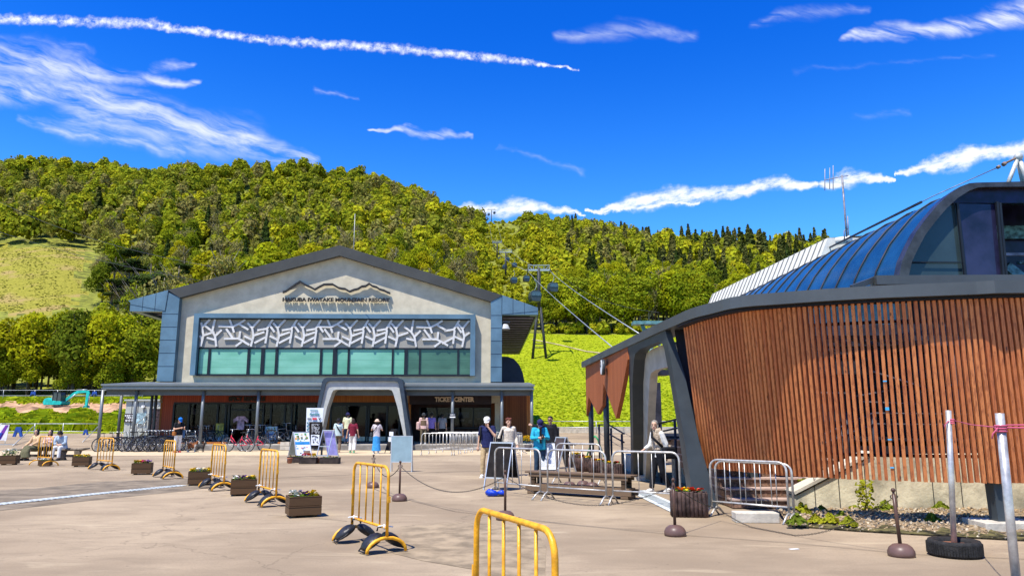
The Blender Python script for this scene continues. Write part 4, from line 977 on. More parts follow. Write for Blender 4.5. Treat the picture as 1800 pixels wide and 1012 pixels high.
for k in range(ns):
    fi = 398.9 * (k + .5) / ns; i = int(fi); fr_ = fi - i; d0 = bi[min(i + 6, 399)] - bi[max(i - 6, 0)]; d0.z = 0; d0.normalize()
    p1 = ti[i].lerp(ti[i + 1], fr_); q0 = bi[i].lerp(bi[i + 1], fr_); p0 = Vector((q0.x, q0.y, ZB + rg.uniform(-.006, .006)))
    n0 = Vector((-d0.y, d0.x, 0)); w, dp = .046, .085; j = Vector((rg.uniform(-.003, .003), 0, 0))
    vs = []
    for p in (p0, p1):
        for a, c in ((-w / 2, 0), (w / 2, 0), (w / 2, dp), (-w / 2, dp)): vs.append(p + d0 * a + n0 * c + j)
    b.add(vs, [(3, 2, 1, 0), (4, 5, 6, 7), (0, 1, 5, 4), (1, 2, 6, 5), (2, 3, 7, 6), (3, 0, 4, 7)]); slat_marks[k] = (p0, p1, d0)
b.build('slat_screen', SLAT, st, world=True)
# horizontal carrier rails behind the slats
b = MB()
for t in (.14, .52, .9):
    pts = [(bi[i].lerp(ti[i], t)) for i in range(0, 400, 4)]; q = []
    for i, p in enumerate(pts):
        d = pts[min(i + 1, len(pts) - 1)] - pts[max(i - 1, 0)]; d.z = 0; d.normalize(); q.append(p + Vector((-d.y, d.x, 0)) * (.16 + .12 * t))
    b.tube(q, .028, 6)
b.build('carrier_rail', SOFF, st, world=True)
# blue tape scraps on one slat
TAPE = pm('blue_tape', (.05, .35, .62), .6)
best = min(slat_marks.values(), key=lambda s: abs((s[0].x / s[0].y) - ray(1571, 843).x / ray(1571, 843).y))
for py in (658, 709, 766, 818):
    t = 1 - (py - 512) / (843 - 512); p = best[0].lerp(best[1], t); bb = MB(); bb.box((p.x, p.y - .003, p.z), (.05, .006, .02 if py != 709 else .045), rz=math.atan2(best[2].y, best[2].x)); bb.build('tape_scrap', TAPE, st, world=True)
# canted columns with footings
b = None
def column(px, ybase, ytop_px, w, label=None):
    g = G(px, ybase); return g
CONC = pm('pale_concrete', (0.52, 0.465, 0.37), .9, var=.12, scale=4, bump=.3, bscale=40)
g = G(1759, 926, .06); b = MB(); b.beam((g.x, g.y, .0), (g.x - .02, g.y + .12, 3.25), .16, .2, up=(0, 1, 0)); b.build('steel_column', STEEL, st, world=True)
ft = tag(MB().box((g.x + .05, g.y + .05, .07), (.78, .62, .16), rz=-.05).build('concrete_footing', CONC, bevel=.01), 'white concrete block under the rightmost steel column of the slat screen', 'concrete block')
g = G(1336, 888, .0); b = MB(); b.beam((g.x, g.y + .3, .0), (g.x - .1, g.y + .3, 3.25), .15, .2, up=(0, 1, 0)); b.build('steel_column', STEEL, st, world=True)
g = G(1403, 876); b = MB(); b.tube([(g.x, g.y, .05), (g.x - .03, g.y + .05, 3.0)], .04, 8); b.box((g.x, g.y, .06), (.2, .2, .12)); b.build('steel_post', STEEL, st, world=True)
# plinth, retaining wall and stairs
OLDC = pm('weathered_concrete', (0.56, 0.49, 0.34), .92, var=.22, scale=1.6, bump=.5, bscale=14)
pY = 13.15
b = MB(); q = [P(1398, 890, pY), P(1398, 872, pY), P(1532, 803, pY), P(1545, 800, pY), P(2300, 790, pY), P(2300, 930, pY)]
q[0].z = q[-1].z = -.05; b.prism([(p.x, p.z) for p in q], (0, pY, 0), UX, UZ, -.35); pw = b.build('plinth_wall', OLDC, st, world=True)
b = MB(); a1, a2 = P(1395, 869, pY), P(1533, 798, pY); b.beam((a1.x, pY + .17, a1.z + .03), (a2.x, pY + .17, a2.z + .03), .42, .05); b.build('wall_coping', CONC, st, world=True)
b = MB()
for px in (1432, 1475, 1522, 1575, 1640, 1690): p = P(px, 860, pY - .006); b.box((p.x, p.y, .42), (.012, .006, .8))
b.build('wall_joint', M_line, st, world=True)
STEP = pm('brown_stone_step', (0.20, 0.115, 0.075), .8, var=.3, scale=18); NOSE = pm('pink_step_tread', (0.42, 0.30, 0.24), .85, var=.1, scale=8)
b = MB(); c = MB()
for k in range(7):
    y = 13.7 + k * .32; x0, x1 = 3.95 - .02 * k, 6.35; b.box(((x0 + x1) / 2, y + 1.5, .08 + k * .16), (x1 - x0, 3.0, .158 - .03)); c.box(((x0 + x1) / 2, y + 1.5 - .012, .08 + k * .16 + .075), (x1 - x0 + .02, 3.03, .03))
b.build('stair_riser', STEP, st, world=True); c.build('stair_tread', NOSE, st, world=True)
b = MB(); b.box((10.2, 18.0, 1.12), (7.8, 6.0, .12)); b.box((10.2, 15.05, 1.0), (7.8, .1, .3)); b.box((5.1, 20.5, 1.12), (2.6, 4.6, .12)); b.build('platform_slab', SOFF, st, world=True)
# dark interior: back wall, beams, machinery and rails
DKI = pm('station_dark_steel', (0.03, 0.03, 0.042), .6, var=.3, scale=2); GLI = pm('station_grey_steel', (.22, .22, .25), .5, metal=.3, var=.3)
b = MB(); b.box((12.0, 21.5, 2.6), (7, .15, 5.2)); b.box((16, 16, 2.6), (.15, 11, 5.2)); b.build('back_wall', DKI, st, world=True)
b = MB()
for k in range(8): b.beam((4.4 + .35 * k, 13.5, 3.1), (5.2 + k * 1.1, 19.5, 3.25), .1, .16)
for k in range(6): b.beam((4.3, 13.6 + k * 1.0, 3.18), (11.5, 13.2 + k * 1.0, 3.18), .08, .2)
b.box((8.3, 15.6, 3.1), (6.5, .3, .22)); b.box((8.6, 17.2, 2.75), (5.5, .25, .3)); b.build('roof_beam', DKI, st, world=True)
b = MB(); rg = random.Random(6)
for k in range(16):
    x = 5.6 + rg.random() * 6; y = 15.5 + rg.random() * 3.5; b.box((x, y, 1.5 + rg.random() * 1.1), (.2 + rg.random() * .9, .2, .1 + rg.random() * .4))
for k in range(9): x = 5.2 + k * .8; b.tube([(x, 15.4, 1.1), (x, 15.4, 3.2)], .035, 6)
b.build('machinery', DKI, st, world=True)
b = MB()
for k in range(7): x = 5.3 + rg.random() * 5; y = 15 + rg.random() * 2; b.beam((x, y, 1.8 + rg.random()), (x + 1.5, y + .4, 1.9 + rg.random()), .03, .03)
b.build('cable_tray', GLI, st, world=True)
b = MB()
for a_, c_ in ((P(1420, 775, 13.6), P(1535, 726, 14.4)), (P(1420, 790, 13.6), P(1535, 745, 14.4)), (P(1535, 726, 14.4), P(1800, 730, 15)), (P(1535, 745, 14.4), P(1800, 748, 15))): b.tube([a_, c_], .022, 6)
for px in (1420, 1447, 1490, 1535, 1620, 1710): yy_ = 13.6 + (px - 1420) / 115 * .8 if px < 1536 else 14.6; p = P(px, 760, yy_); b.tube([(p.x, p.y, .5), (p.x, p.y, 1.7)], .025, 6)
b.build('stair_handrail', DKI, st, world=True)
b = MB(); p = P(1478, 770, 14.2); b.tube([(p.x, p.y, .95), (p.x, p.y, 1.35), (p.x - .02, p.y, 1.45)], .03, 8); b.build('white_rope_post', pm('white_plastic', (.75, .75, .72), .5), st, world=True)
# ---- side portal (faces left) : profile in the Y-Z plane ----
def YZ(y, z): return (y, z)
def arch(outer_, inner_, X0f, depth, m, nm):
    b = MB(); n = len(outer_); vs = []
    for d in (0, depth):
        for pr_ in (outer_, inner_):
            for (y, z, w) in pr_: vs.append((X0f(y, z) + d * w, y, z))
    fs = []
    for i in range(n - 1):
        j = i + 1
        fs += [(i, j, n + j, n + i), (2 * n + i, 3 * n + i, 3 * n + j, 2 * n + j), (i, 2 * n + i, 2 * n + j, j), (n + i, n + j, 3 * n + j, 3 * n + i)]
    fs += [(0, n, 3 * n, 2 * n), (n - 1, 3 * n - 1, 4 * n - 1, 2 * n - 1)]
    b.add(vs, fs); return b.build(nm, m, st, world=True)
X0f = lambda y, z: (3.31 - .012 * (y - 13)) * (1 - z / 3.45) + (3.07 - .066 * (y - 13.07)) * z / 3.45
near0 = 13.85
outer = [(near0, 0, .95), (near0 + .15, 1.2, .6), (near0 + .35, 2.4, .48), (near0 + .5, 3.2, .26), (near0 + .62, 3.42, .24), (near0 + .9, 3.48, .26), (17.0, 3.48, .5), (17.5, 3.44, .6), (17.75, 3.3, .7), (18.3, 2.4, .75), (19.3, 1.2, .78), (20.6, 0, .8)]
inner = [(near0 + .42, 0, .95), (near0 + .5, 1.2, .6), (near0 + .66, 2.4, .48), (near0 + .78, 2.95, .32), (near0 + .9, 3.08, .34), (near0 + 1.15, 3.13, .34), (16.6, 3.13, .5), (17.1, 3.08, .6), (17.35, 2.95, .7), (17.95, 2.4, .75), (18.95, 1.2, .78), (20.25, 0, .8)]
arch(outer, inner, X0f, .45, STEEL, 'portal_frame')
inner2 = [(near0 + .62, 0, 1), (near0 + .7, 1.2, .85), (near0 + .85, 2.2, .6), (near0 + 1.0, 2.5, .45), (near0 + 1.15, 2.62, .45), (near0 + 1.4, 2.66, .45), (16.55, 2.66, .6), (17.0, 2.62, .8), (17.2, 2.5, .9), (17.75, 1.95, .9), (18.7, 1.0, .9), (19.95, 0, .9)]
arch([(y - .01 if i < 6 else y + .01, z, w) for i, (y, z, w) in enumerate(inner)], inner2, lambda y, z: X0f(y, z) + .26, .2, pm('light_portal_panel_station', (0.42, .395, .33), .7, var=.08), 'portal_lining')
b = MB(); q = [P(1186, 574, 14.35), P(1216, 572, 14.35), P(1250, 832, 14.35), P(1224, 832, 14.35)]; b.prism([(p.x, p.z) for p in q], (0, 14.35, 0), UX, UZ, -.06); b.build('side_cheek', SOFF, st, world=True)
# flat roof behind the fascia over the entrance wing
b = MB(); q = [Vector((p.x + .1, p.y + .02, 0)) for p in smooth(eave + topc[:2], 14)]; vs = [(p.x, p.y, 3.43) for p in q] + [(p.x + .5, p.y, 3.43) for p in q]; n = len(q)
b.add(vs + [(x, y, 3.30) for x, y, z in vs], [(i, i + 1, n + i + 1, n + i) for i in range(n - 1)] + [(2 * n + i, 3 * n + i, 3 * n + i + 1, 2 * n + i + 1) for i in range(n - 1)] + [(0, n, 3 * n, 2 * n), (n - 1, 3 * n - 1, 4 * n - 1, 2 * n - 1)] + [(i, 2 * n + i, 2 * n + i + 1, i + 1) for i in range(n - 1)] + [(n + i, n + i + 1, 3 * n + i + 1, 3 * n + i) for i in range(n - 1)]); b.build('entrance_roof', FASC, st, world=True)
# zigzag cedar valance between the far eave end and the portal
a_, e_ = G(1028, 636, 3.47), G(1101, 597, 3.47); a_.z = e_.z = 0; a_.x += .12; e_.x += .12
def on(px, py):  # point of the valance plane seen at a pixel -> (s, z)
    r = ray(px, py); d = (e_ - a_); n = Vector((-d.y, d.x, 0)).normalized(); t = (a_ - Vector((0, 0, CAMZ))).dot(n) / r.dot(n); p = Vector((0, 0, CAMZ)) + r * t; return ((p - a_).dot(d.normalized()), p.z)
d_ = (e_ - a_).normalized(); poly = [(0, 3.3)] + [(on(*p)) for p in ((1028.5, 731), (1040, 697), (1056.5, 728), (1065, 712), (1067, 674), (1089.5, 735), (1097.5, 700))] + [((e_ - a_).length, 3.0), ((e_ - a_).length, 3.3)]
poly[0] = (0, 3.3); poly[1] = (max(poly[1][0], .02), poly[1][1])
b = MB(); b.prism(poly, a_, d_, UZ, -.10 if (d_.cross(UZ)).x > 0 else .10)
def woodv(name):
    return wood(name, (0.44, 0.135, 0.045), (0.27, 0.075, 0.026), 'z', .075)
b.build('zigzag_valance', woodv('valance_boards'), st, world=True)
b = MB(); b.beam(a_ + UZ * 3.2 + Vector((.1, 0, 0)), e_ + UZ * 3.2 + Vector((.1, 0, 0)), .1, .16); b.build('valance_beam', STEEL, st, world=True)
for px, Y in ((1039, 24.6), (1066, 21.8)):
    p = P(px, 740, Y); b = MB(); b.tube([(p.x + .0, Y, 0), (p.x, Y, 3.3)], .085, 10); b.build('valance_post', STEEL, st, world=True)
ck = P(1064, 645, 20.6); b = MB(); Mx = Matrix.Rotation(R(90), 3, 'Y')
ckt = thing('wall_clock', 'round white clock hanging on the zigzag cedar valance beside the portal', 'clock', (ck.x - .05, ck.y, ck.z))
b = MB(); b.tube([(-.06, 0, 0), (.03, 0, 0)], .22, 24, flat=(1, 1)); b.build('clock_case', STEEL, ckt)
b = MB(); b.tube([(-.07, 0, 0), (-.05, 0, 0)], .20, 24); b.build('clock_face', pm('clock_white', (.75, .76, .74), .4), ckt)
b = MB(); b.beam((-.075, 0, 0), (-.075, .1, .05), .012, .02); b.beam((-.075, 0, 0), (-.075, -.02, .15), .012, .016); b.build('clock_hand', FRAME, ckt)
# lintel machinery / canopy fragments behind the portal
b = MB(); p = P(1160, 655, 23); b.box((p.x, p.y, p.z), (.55, .7, .16), rz=.1); b.box((p.x + .1, p.y, p.z + .18), (.5, .5, .1)); b.tube([(p.x + 1.0, p.y, .5), (p.x + 1.0, p.y, 3.2)], .13, 10); b.build('hanging_equipment', DKI, st, world=True)
# railings and ramp beyond
b = MB()
for pts in ([P(1052, 746, 24), P(1070, 746, 23), P(1097, 762, 20.5)], [P(1070, 762, 23), P(1097, 777, 20.5)], [P(1145, 748, 20), P(1190, 736, 17)], [P(1145, 762, 20), P(1190, 752, 17)], [P(1145, 775, 20), P(1190, 770, 17)]): b.tube(pts, .022, 6)
for px, Y, y0 in ((1053, 24, 746), (1074, 22.6, 752), (1093, 20.6, 762), (1159, 19.3, 744), (1186, 17.3, 738), (1146, 20, 748)): p = P(px, y0, Y); b.tube([(p.x, Y, .0), (p.x, Y, p.z)], .032, 6)
b.build('ramp_railing', DKI, st, world=True)
b = MB(); b.add([P(1140, 838, 20.3), P(1200, 838, 20.3), P(1200, 775, 20.3), P(1140, 788, 20.3)], [(0, 1, 2, 3)]) if False else b.box((4.75, 19.4, .42), (1.3, .2, .84)); b.box((3.9, 23.2, .25), (.5, 3.2, .5)); b.build('ramp_wall', CONC, st, world=True)
# ---- barrel roof with glazed gable ----
gY = 15.0; prof_px = [(1577, 490), (1583, 462), (1593, 440), (1607, 413), (1624, 390), (1644, 366), (1664, 347), (1684, 334), (1700, 328), (1712, 327)]
prof_ = [P(x, y, gY) for x, y in prof_px]; prof_[0].z -= .9; prof_.insert(1, P(1577, 490, gY))
prof_ += [Vector((prof_[-1].x + 1.2, gY, prof_[-1].z + .03)), Vector((prof_[-1].x + 4.5, gY, prof_[-1].z))]
DXY = Vector((-.0365, 1, 0))   # axis of the barrel
RIBB = pm('blue_roof_sheet', (0.022, 0.115, 0.21), .14, metal=.55, var=.15, scale=1.2)
b = MB(); rb = MB(); Lr = 19.0; N_ = 20
for k in range(N_):
    t0, t1 = k / N_, (k + 1) / N_; vs = []
    for t in (t0, t1):
        for p in prof_: vs.append(p + DXY * (Lr * t))
    n = len(prof_); b.add(vs, [(i, n + i, n + i + 1, i + 1) for i in range(n - 1)], smooth=True)
    if k: rb.tube([p + DXY * (Lr * t0) + Vector((-.01, 0, .012)) for p in prof_[1:-1]], .022, 5)
b.build('barrel_roof', RIBB, st, world=True); rb.build('roof_seam', DKI, st, world=True)
TRIM = pm('bronze_edge_trim', (0.10, 0.085, 0.075), .3, metal=.7, var=.15)
b = MB(); n = len(prof_); cen = Vector((prof_[-1].x, gY, prof_[1].z))
vs = []
for p in prof_:
    dd = (cen - p); dd.z = min(dd.z, 0) if False else dd.z; dd = dd.normalized() * .16; vs += [p + Vector((-.03, -.14, .03)), p + Vector((-.03, .1, .03)), p + dd + Vector((0, -.14, 0)), p + dd + Vector((0, .1, 0))]
b.add(vs, sum([[(4 * i, 4 * i + 4, 4 * i + 5, 4 * i + 1), (4 * i, 4 * i + 2, 4 * i + 6, 4 * i + 4), (4 * i + 2, 4 * i + 3, 4 * i + 7, 4 * i + 6)] for i in range(n - 1)], []), smooth=False); b.build('gable_edge', TRIM, st, world=True)
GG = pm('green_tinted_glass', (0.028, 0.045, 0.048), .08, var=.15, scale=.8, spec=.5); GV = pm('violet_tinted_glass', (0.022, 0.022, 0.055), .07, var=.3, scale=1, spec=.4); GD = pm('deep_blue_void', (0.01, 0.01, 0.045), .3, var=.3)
def pane(px, nm, m, y=.04):
    b = MB(); q = [P(x, yy_, gY) for x, yy_ in px]; b.prism([(p.x, p.z) for p in q], (0, gY + y, 0), UX, UZ, -.04); return b.build(nm, m, st, world=True)
pane([(1585, 492), (1591, 470), (1601, 445), (1613, 422), (1630, 398), (1650, 376), (1668, 362), (1682, 357), (1697, 492)], 'gable_pane', GG)
pane([(1684, 357), (1750, 358), (1763, 492), (1698, 492)], 'gable_pane', GV)
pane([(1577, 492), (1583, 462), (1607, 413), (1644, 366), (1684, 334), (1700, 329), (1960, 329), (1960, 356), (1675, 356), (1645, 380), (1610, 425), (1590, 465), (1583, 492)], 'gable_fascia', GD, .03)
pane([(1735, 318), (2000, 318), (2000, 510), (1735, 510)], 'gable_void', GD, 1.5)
b = MB()
for (x0, y0), (x1, y1) in (((1682, 357), (1697, 492)), ((1752, 355), (1764, 492)), ((1757, 357), (1769, 492))): b.beam(P(x0, y0, gY - .03), P(x1, y1, gY - .03), .045, .06, up=(0, 1, 0))
b.beam(P(1590, 460, gY - .02), P(1694, 461, gY - .02), .02, .02); b.build('gable_mullion', FRAME, st, world=True)
b = MB(); b.beam(P(1765, 447, gY + .5), P(1860, 447, gY + .5), .05, .06); b.build('void_rail', GLI, st, world=True)
b = MB(); p = P(1780, 475, gY + .8); b.beam((p.x - .12, p.y, p.z + .1), (p.x + .12, p.y, p.z - .12), .1, .2); rg = random.Random(5)
for k in range(12): b.box((p.x + .1 + rg.random() * 1.2, p.y + rg.random() * .5, p.z - .2 + rg.random() * .4), (.1 + rg.random() * .2, .1, .06))
b.box((p.x + .7, p.y + .6, p.z + 1.0), (1.5, .1, .3)); b.build('winch_machinery', pm('teal_machinery', (.10, .25, .28), .5, var=.4, scale=8), st, world=True)
# upstand / gutter where the gable meets the fascia
b = MB(); a1, a2, a3 = P(1497, 506, 12.6), P(1535, 492, 12.9), P(1800, 489.5, 12.9); b.beam(a1, a2, .05, .1); b.beam(a2 + Vector((0, 0, -.02)), a3 + Vector((2, 0, -.02)), .25, .16); b.build('gutter_upstand', FASC, st, world=True)
# long pale ribbed roof edge beyond the barrel
PALE = pm('pale_ribbed_metal', (.62, .60, .52), .6, metal=.0, var=.05)
pA, pB = P(1247, 530, 36.0), P(1480, 421, 24.5); b = MB()
dd = (pB - pA); dz = Vector((.35, .0, -1.0)); W1 = .95
vtop0, vtop1 = P(1262, 512, 36.0), P(1455, 418, 24.5)
# upper edge, lower edge
up0, up1 = P(1300, 497, 33.5), P(1455, 418, 24.5)
u0 = P(1252, 517, 36.5); lo = Vector((-.45, 0, -1.0))
b.add([u0, up1, up1 + lo * 1.3, u0 + lo * 1.3, u0 + Vector((3, 0, .2)), up1 + Vector((3, 0, .2))], [(0, 1, 2, 3), (4, 5, 1, 0)])
e1 = P(1484, 418, 24.5); b.add([up1, e1 + Vector((2, 0, 0)), e1 + Vector((2, 0, -1.5)), up1 + lo * 1.3], [(0, 1, 2, 3)])
b.build('ribbed_roof', PALE, st, world=True); b = MB()
for k in range(26):
    t = (k + .5) / 26; t = t; p = u0.lerp(up1, t); b.beam(p + Vector((-.02, 0, .01)), p + lo * 1.3 + Vector((-.02, 0, .01)), .025, .03)
b.build('roof_rib', pm('rib_shadow_metal', (.2, .2, .19), .6), st, world=True)
b = MB(); p = P(1470, 424, 24.3); b.tube([p, p + Vector((.35, -.3, -.0))], .13, 12); b.build('exhaust_pipe', PALE, st, world=True)
b = MB(); a1, a2 = P(1620, 355, 16.2), P(1440, 444, 26); b.beam(a1, a2, .035, .05); b.build('ridge_trim', DKI, st, world=True)
# antenna
an = thing('tv_antenna', 'tall roof aerial with crossed elements on a thin lattice mast', 'antenna', P(1488, 420, 24.0))
b = MB(); a0 = P(1489, 424, 24); a1 = P(1480, 308, 24); b.tube([a0 - Vector((0, 0, .5)), a1], .035, 6); b.tube([P(1484, 425, 24), P(1484, 405, 24), P(1490, 402, 24)], .02, 5); b.tube([P(1492, 425, 24), P(1490, 380, 24)], .02, 5); b.build('mast', GLI, an, world=True)
b = MB(); b.tube([P(1449, 316.5, 24), P(1491, 308.5, 24)], .016, 5)
for px, y0, y1 in ((1450, 297, 335), (1458.5, 295, 333), (1464.5, 291, 334)): b.tube([P(px, y0, 24), P(px, y1, 24)], .014, 5)
b.build('boom', pm('aerial_metal', (.3, .3, .3), .5), an, world=True)
# stay mast
sm = thing('stay_mast', 'pale steel A frame mast with turnbuckle and stay cable above the station gable', 'mast', P(1790, 330, 17))
b = MB(); tp = P(1790, 276, 17); b.tube([tp, P(1767, 335, 17)], .05, 8); b.tube([tp, P(1812, 335, 17)], .06, 8); b.tube([tp + Vector((.02, .05, 0)), P(1802, 335, 17.3)], .06, 8); b.ball(tp, .1); b.build('mast_leg', pm('galvanised_mast', (.5, .5, .45), .5, metal=.3, var=.2), sm, world=True)
b = MB(); p2, p3, p4 = P(1767, 287, 17), P(1757, 293, 17), P(1640, 345, 17.5); b.tube([p3, p4, P(1560, 385, 19)], .012, 5); b.build('stay_cable', GLI, sm, world=True)
b = MB(); b.tube([tp, p2], .03, 6); b.tube([p2, P(1763, 290, 17)], .05, 8); b.tube([P(1757, 292.5, 17), P(1753, 295, 17)], .04, 8); b.build('turnbuckle', pm('rusty_turnbuckle', (.25, .17, .12), .6, var=.3), sm, world=True)
# gravel bed with stones and weeds
GRAV = pm('gravel_bed', (0.27, 0.195, 0.11), .95, var=.4, scale=14, bump=1.0, bscale=30)
b = MB(); q = [G(*p) for p in ((1392, 882), (1385, 925), (1500, 934), (1620, 941), (1720, 947), (1800, 951), (2000, 960), (2300, 970))]
w_ = [Vector((q[0].x, pY - .01, 0)), Vector((12.5, pY - .01, 0))]; ed = q[1:] ; cols2 = []
nx_ = 60; ny_ = 14; vs = []
for j in range(ny_ + 1):
    for i in range(nx_ + 1):
        s = i / nx_ * (len(ed) - 1); k = min(int(s), len(ed) - 2); e = ed[k].lerp(ed[k + 1], s - k); e = Vector((e.x, e.y, 0)); t = j / ny_
        up_ = Vector((e.x * pY / max(e.y, 1) * .86 + .45, pY - .01, 0)); p = e.lerp(up_, t); h = .008 + .10 * math.sin(math.pi * min(1, t * 1.0)) ** 1 * (.6 + .4 * math.sin(i * .7) * math.cos(j)) + .06 * t
        vs.append((p.x, p.y, h))
b.add(vs, [(j * (nx_ + 1) + i, j * (nx_ + 1) + i + 1, (j + 1) * (nx_ + 1) + i + 1, (j + 1) * (nx_ + 1) + i) for j in range(ny_) for i in range(nx_)], smooth=True); tag(b.build('gravel_bed', GRAV), kind='structure')
def bedpt(rg):
    i, j = rg.randrange(nx_), rg.randrange(ny_); a, c = Vector(vs[j * (nx_ + 1) + i]), Vector(vs[(j + 1) * (nx_ + 1) + i + 1]); return a.lerp(c, rg.random())
rg = random.Random(8); b = MB()
for k in range(3600):
    p = bedpt(rg)
    if (p.y - 10.4) < .45 and rg.random() < .75: continue
    p = p + Vector((0, 0, 0)); s = rg.uniform(.010, .030) * (1.7 if rg.random() < .08 else 1); M = Matrix.Rotation(rg.uniform(0, 6), 3, Vector((rg.random(), rg.random(), rg.random() + .1)).normalized())
    b.box((p.x, p.y, p.z + s * .2), (s * 1.4, s, s * .7), M=M, mi=rg.choice((0, 0, 1, 2)))
tag(b.build('gravel_stones', [pm('stone_tan', (.38, .26, .14), .9, var=.3, scale=20), pm('stone_grey', (.28, .23, .17), .9, var=.3, scale=20), pm('stone_pale', (.50, .41, .28), .9, var=.2, scale=20)]), 'loose tan and grey gravel stones below the slat screen', 'gravel', kind='stuff')
M_weed = leafmat('weed_leaves', [(0.16, .20, .015), (0.33, .32, .02), (0.10, .15, .02)], .4)
SO2 = pm('shaded_mossy_soil', (.10, .085, .03), .95, var=.5, scale=7, bump=1, bscale=30)  # soil and moss; part of the darkness is shade painted along this edge
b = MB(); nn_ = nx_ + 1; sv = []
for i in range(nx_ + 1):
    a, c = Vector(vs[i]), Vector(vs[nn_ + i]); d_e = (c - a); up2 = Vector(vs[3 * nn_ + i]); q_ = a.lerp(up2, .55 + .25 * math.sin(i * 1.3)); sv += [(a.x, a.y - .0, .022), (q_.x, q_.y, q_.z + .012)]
b.add(sv, [(2 * i, 2 * i + 2, 2 * i + 3, 2 * i + 1) for i in range(nx_)]); tag(b.build('shaded_soil_strip', SO2), kind='structure')
def weed(px, py, s, lab, tall=False, seed=0):
    g = G(px, py); rg = np.random.default_rng(seed); n = 150; r = rg.uniform(0, 1, n); a = rg.uniform(0, 6.28, n)
    if tall:
        st_ = rg.integers(0, 5, n); h = r * s * 2.2; off = np.stack([np.cos(st_ * 1.3) * s * .3, np.sin(st_ * 1.3) * s * .25], 1) * (1 + h[:, None]); pos = np.stack([off[:, 0] + np.cos(a) * .04, off[:, 1] + np.sin(a) * .04, h + .02], 1)
    else: pos = np.stack([np.cos(a) * r * s, np.sin(a) * r * s * .7, (1 - r) * s * .9 * rg.uniform(.3, 1, n) + .03], 1)
    nr = np.stack([np.cos(a) * .8, np.sin(a) * .8, np.full(n, .6)], 1) + rg.normal(0, .3, (n, 3)); V = quads(pos, nr, .035 if not tall else .03, rg)
    o = bpy.data.objects.new('weed_plant', qmesh('weed_plant', V, M_weed)); col.objects.link(o); o.location = (g.x, g.y, .05); tag(o, lab, 'plant', 'weeds growing in the gravel bed')
for i, (px, py, s, lab, tl) in enumerate([(1410, 912, .22, 'bright green weed clump at the left end of the gravel bed', False), (1418, 893, .2, 'tall weed against the sloping end of the plinth wall', True), (1445, 910, .14, 'low yellow weed right of the leftmost clump', False),
        (1524, 908, .24, 'tall leafy weed standing mid gravel, left of the yellow bush', True), (1556, 906, .22, 'rounded yellow green bush weed left of the tilted chain post', False), (1640, 925, .13, 'small dark weed alone right of the tilted chain post', False),
        (1670, 893, .17, 'low weed along the plinth foot behind the tyre pole', False), (1700, 893, .13, 'small weed by the plinth foot near the steel column', False), (1480, 918, .1, 'tiny weed at the shaded edge of the gravel', False), (1435, 925, .12, 'flat moss clump at the asphalt edge', False), (1590, 895, .1, 'little weed beside the old roots', False), (1460, 926, .14, 'low mossy weed on the dark edge strip, left half', False), (1492, 930, .12, 'mossy tuft on the dark edge strip below the tall weed', False), (1402, 928, .16, 'green tuft at the corner of the gravel by the steel barrier foot', False), (1500, 900, .12, 'small green tuft close to the plinth foot', False), (1655, 902, .15, 'pale weed between the plinth and the tyre pole', False)]): weed(px, py, s, lab, tl, i)
b = MB(); g = G(1590, 893); rg = random.Random(3)
for k in range(7): p = Vector((g.x + rg.uniform(-.2, .25), g.y + rg.uniform(-.1, .1), .06)); b.tube([p, p + Vector((rg.uniform(.1, .3), .02, .1)), p + Vector((rg.uniform(.3, .4), .03, .0))], [.035, .045, .02], 6)
tag(b.build('root_pile', pm('dead_wood', (.34, .22, .12), .9, var=.3, scale=20)), 'pile of dead brown roots against the plinth wall', 'roots')
# ================= LIFT LINE, EXCAVATOR, FAR FENCES =================
GALV = pm('galvanised_steel', (.42, .44, .43), .42, metal=.5, var=.15, scale=8)
TOWB = pm('tower_black_steel', (.035, .038, .04), .6, metal=.2, var=.2)
CABB = pm('cabin_dark_shell', (.045, .06, .07), .35, metal=.2, var=.1); CABG = pm('cabin_glass', (.06, .09, .10), .08, var=.2, spec=.9)
def cabin():
    t = thing('gondola_cabin', '', 'gondola', (0, 0, 0))
    b = MB(); pr = [(-.72, -2.0), (.72, -2.0), (.92, -1.55), (1.0, -.95), (.82, -.2), (.62, -.02), (-.62, -.02), (-.82, -.2), (-1.0, -.95), (-.92, -1.55)]
    b.prism(pr, (0, -.9, -.0), UX, UZ, -1.8); b.build('cabin_body', CABB, t, bevel=.06)
    for y in (-.96, .96):
        b = MB(); b.prism([(-.88, -1.0), (.88, -1.0), (.74, -.28), (-.74, -.28)], (0, y - .02, 0), UX, UZ, -.05); b.build('window', CABG, t)
    for x in (-.94, .94): b = MB(); b.box((x, 0, -.7), (.08, 1.5, .6)); b.build('window', CABG, t)
    b = MB(); b.tube([(0, 0, -.02), (0, 0, .3), (.28, 0, .8), (.28, 0, 1.6), (0, 0, 2.0)], .05, 6); b.build('hanger', GALV, t)
    b = MB(); b.box((0, 0, 2.05), (.12, .5, .18)); b.box((0, 0, .02), (.9, .5, .06)); b.build('grip', GALV, t)
    return t
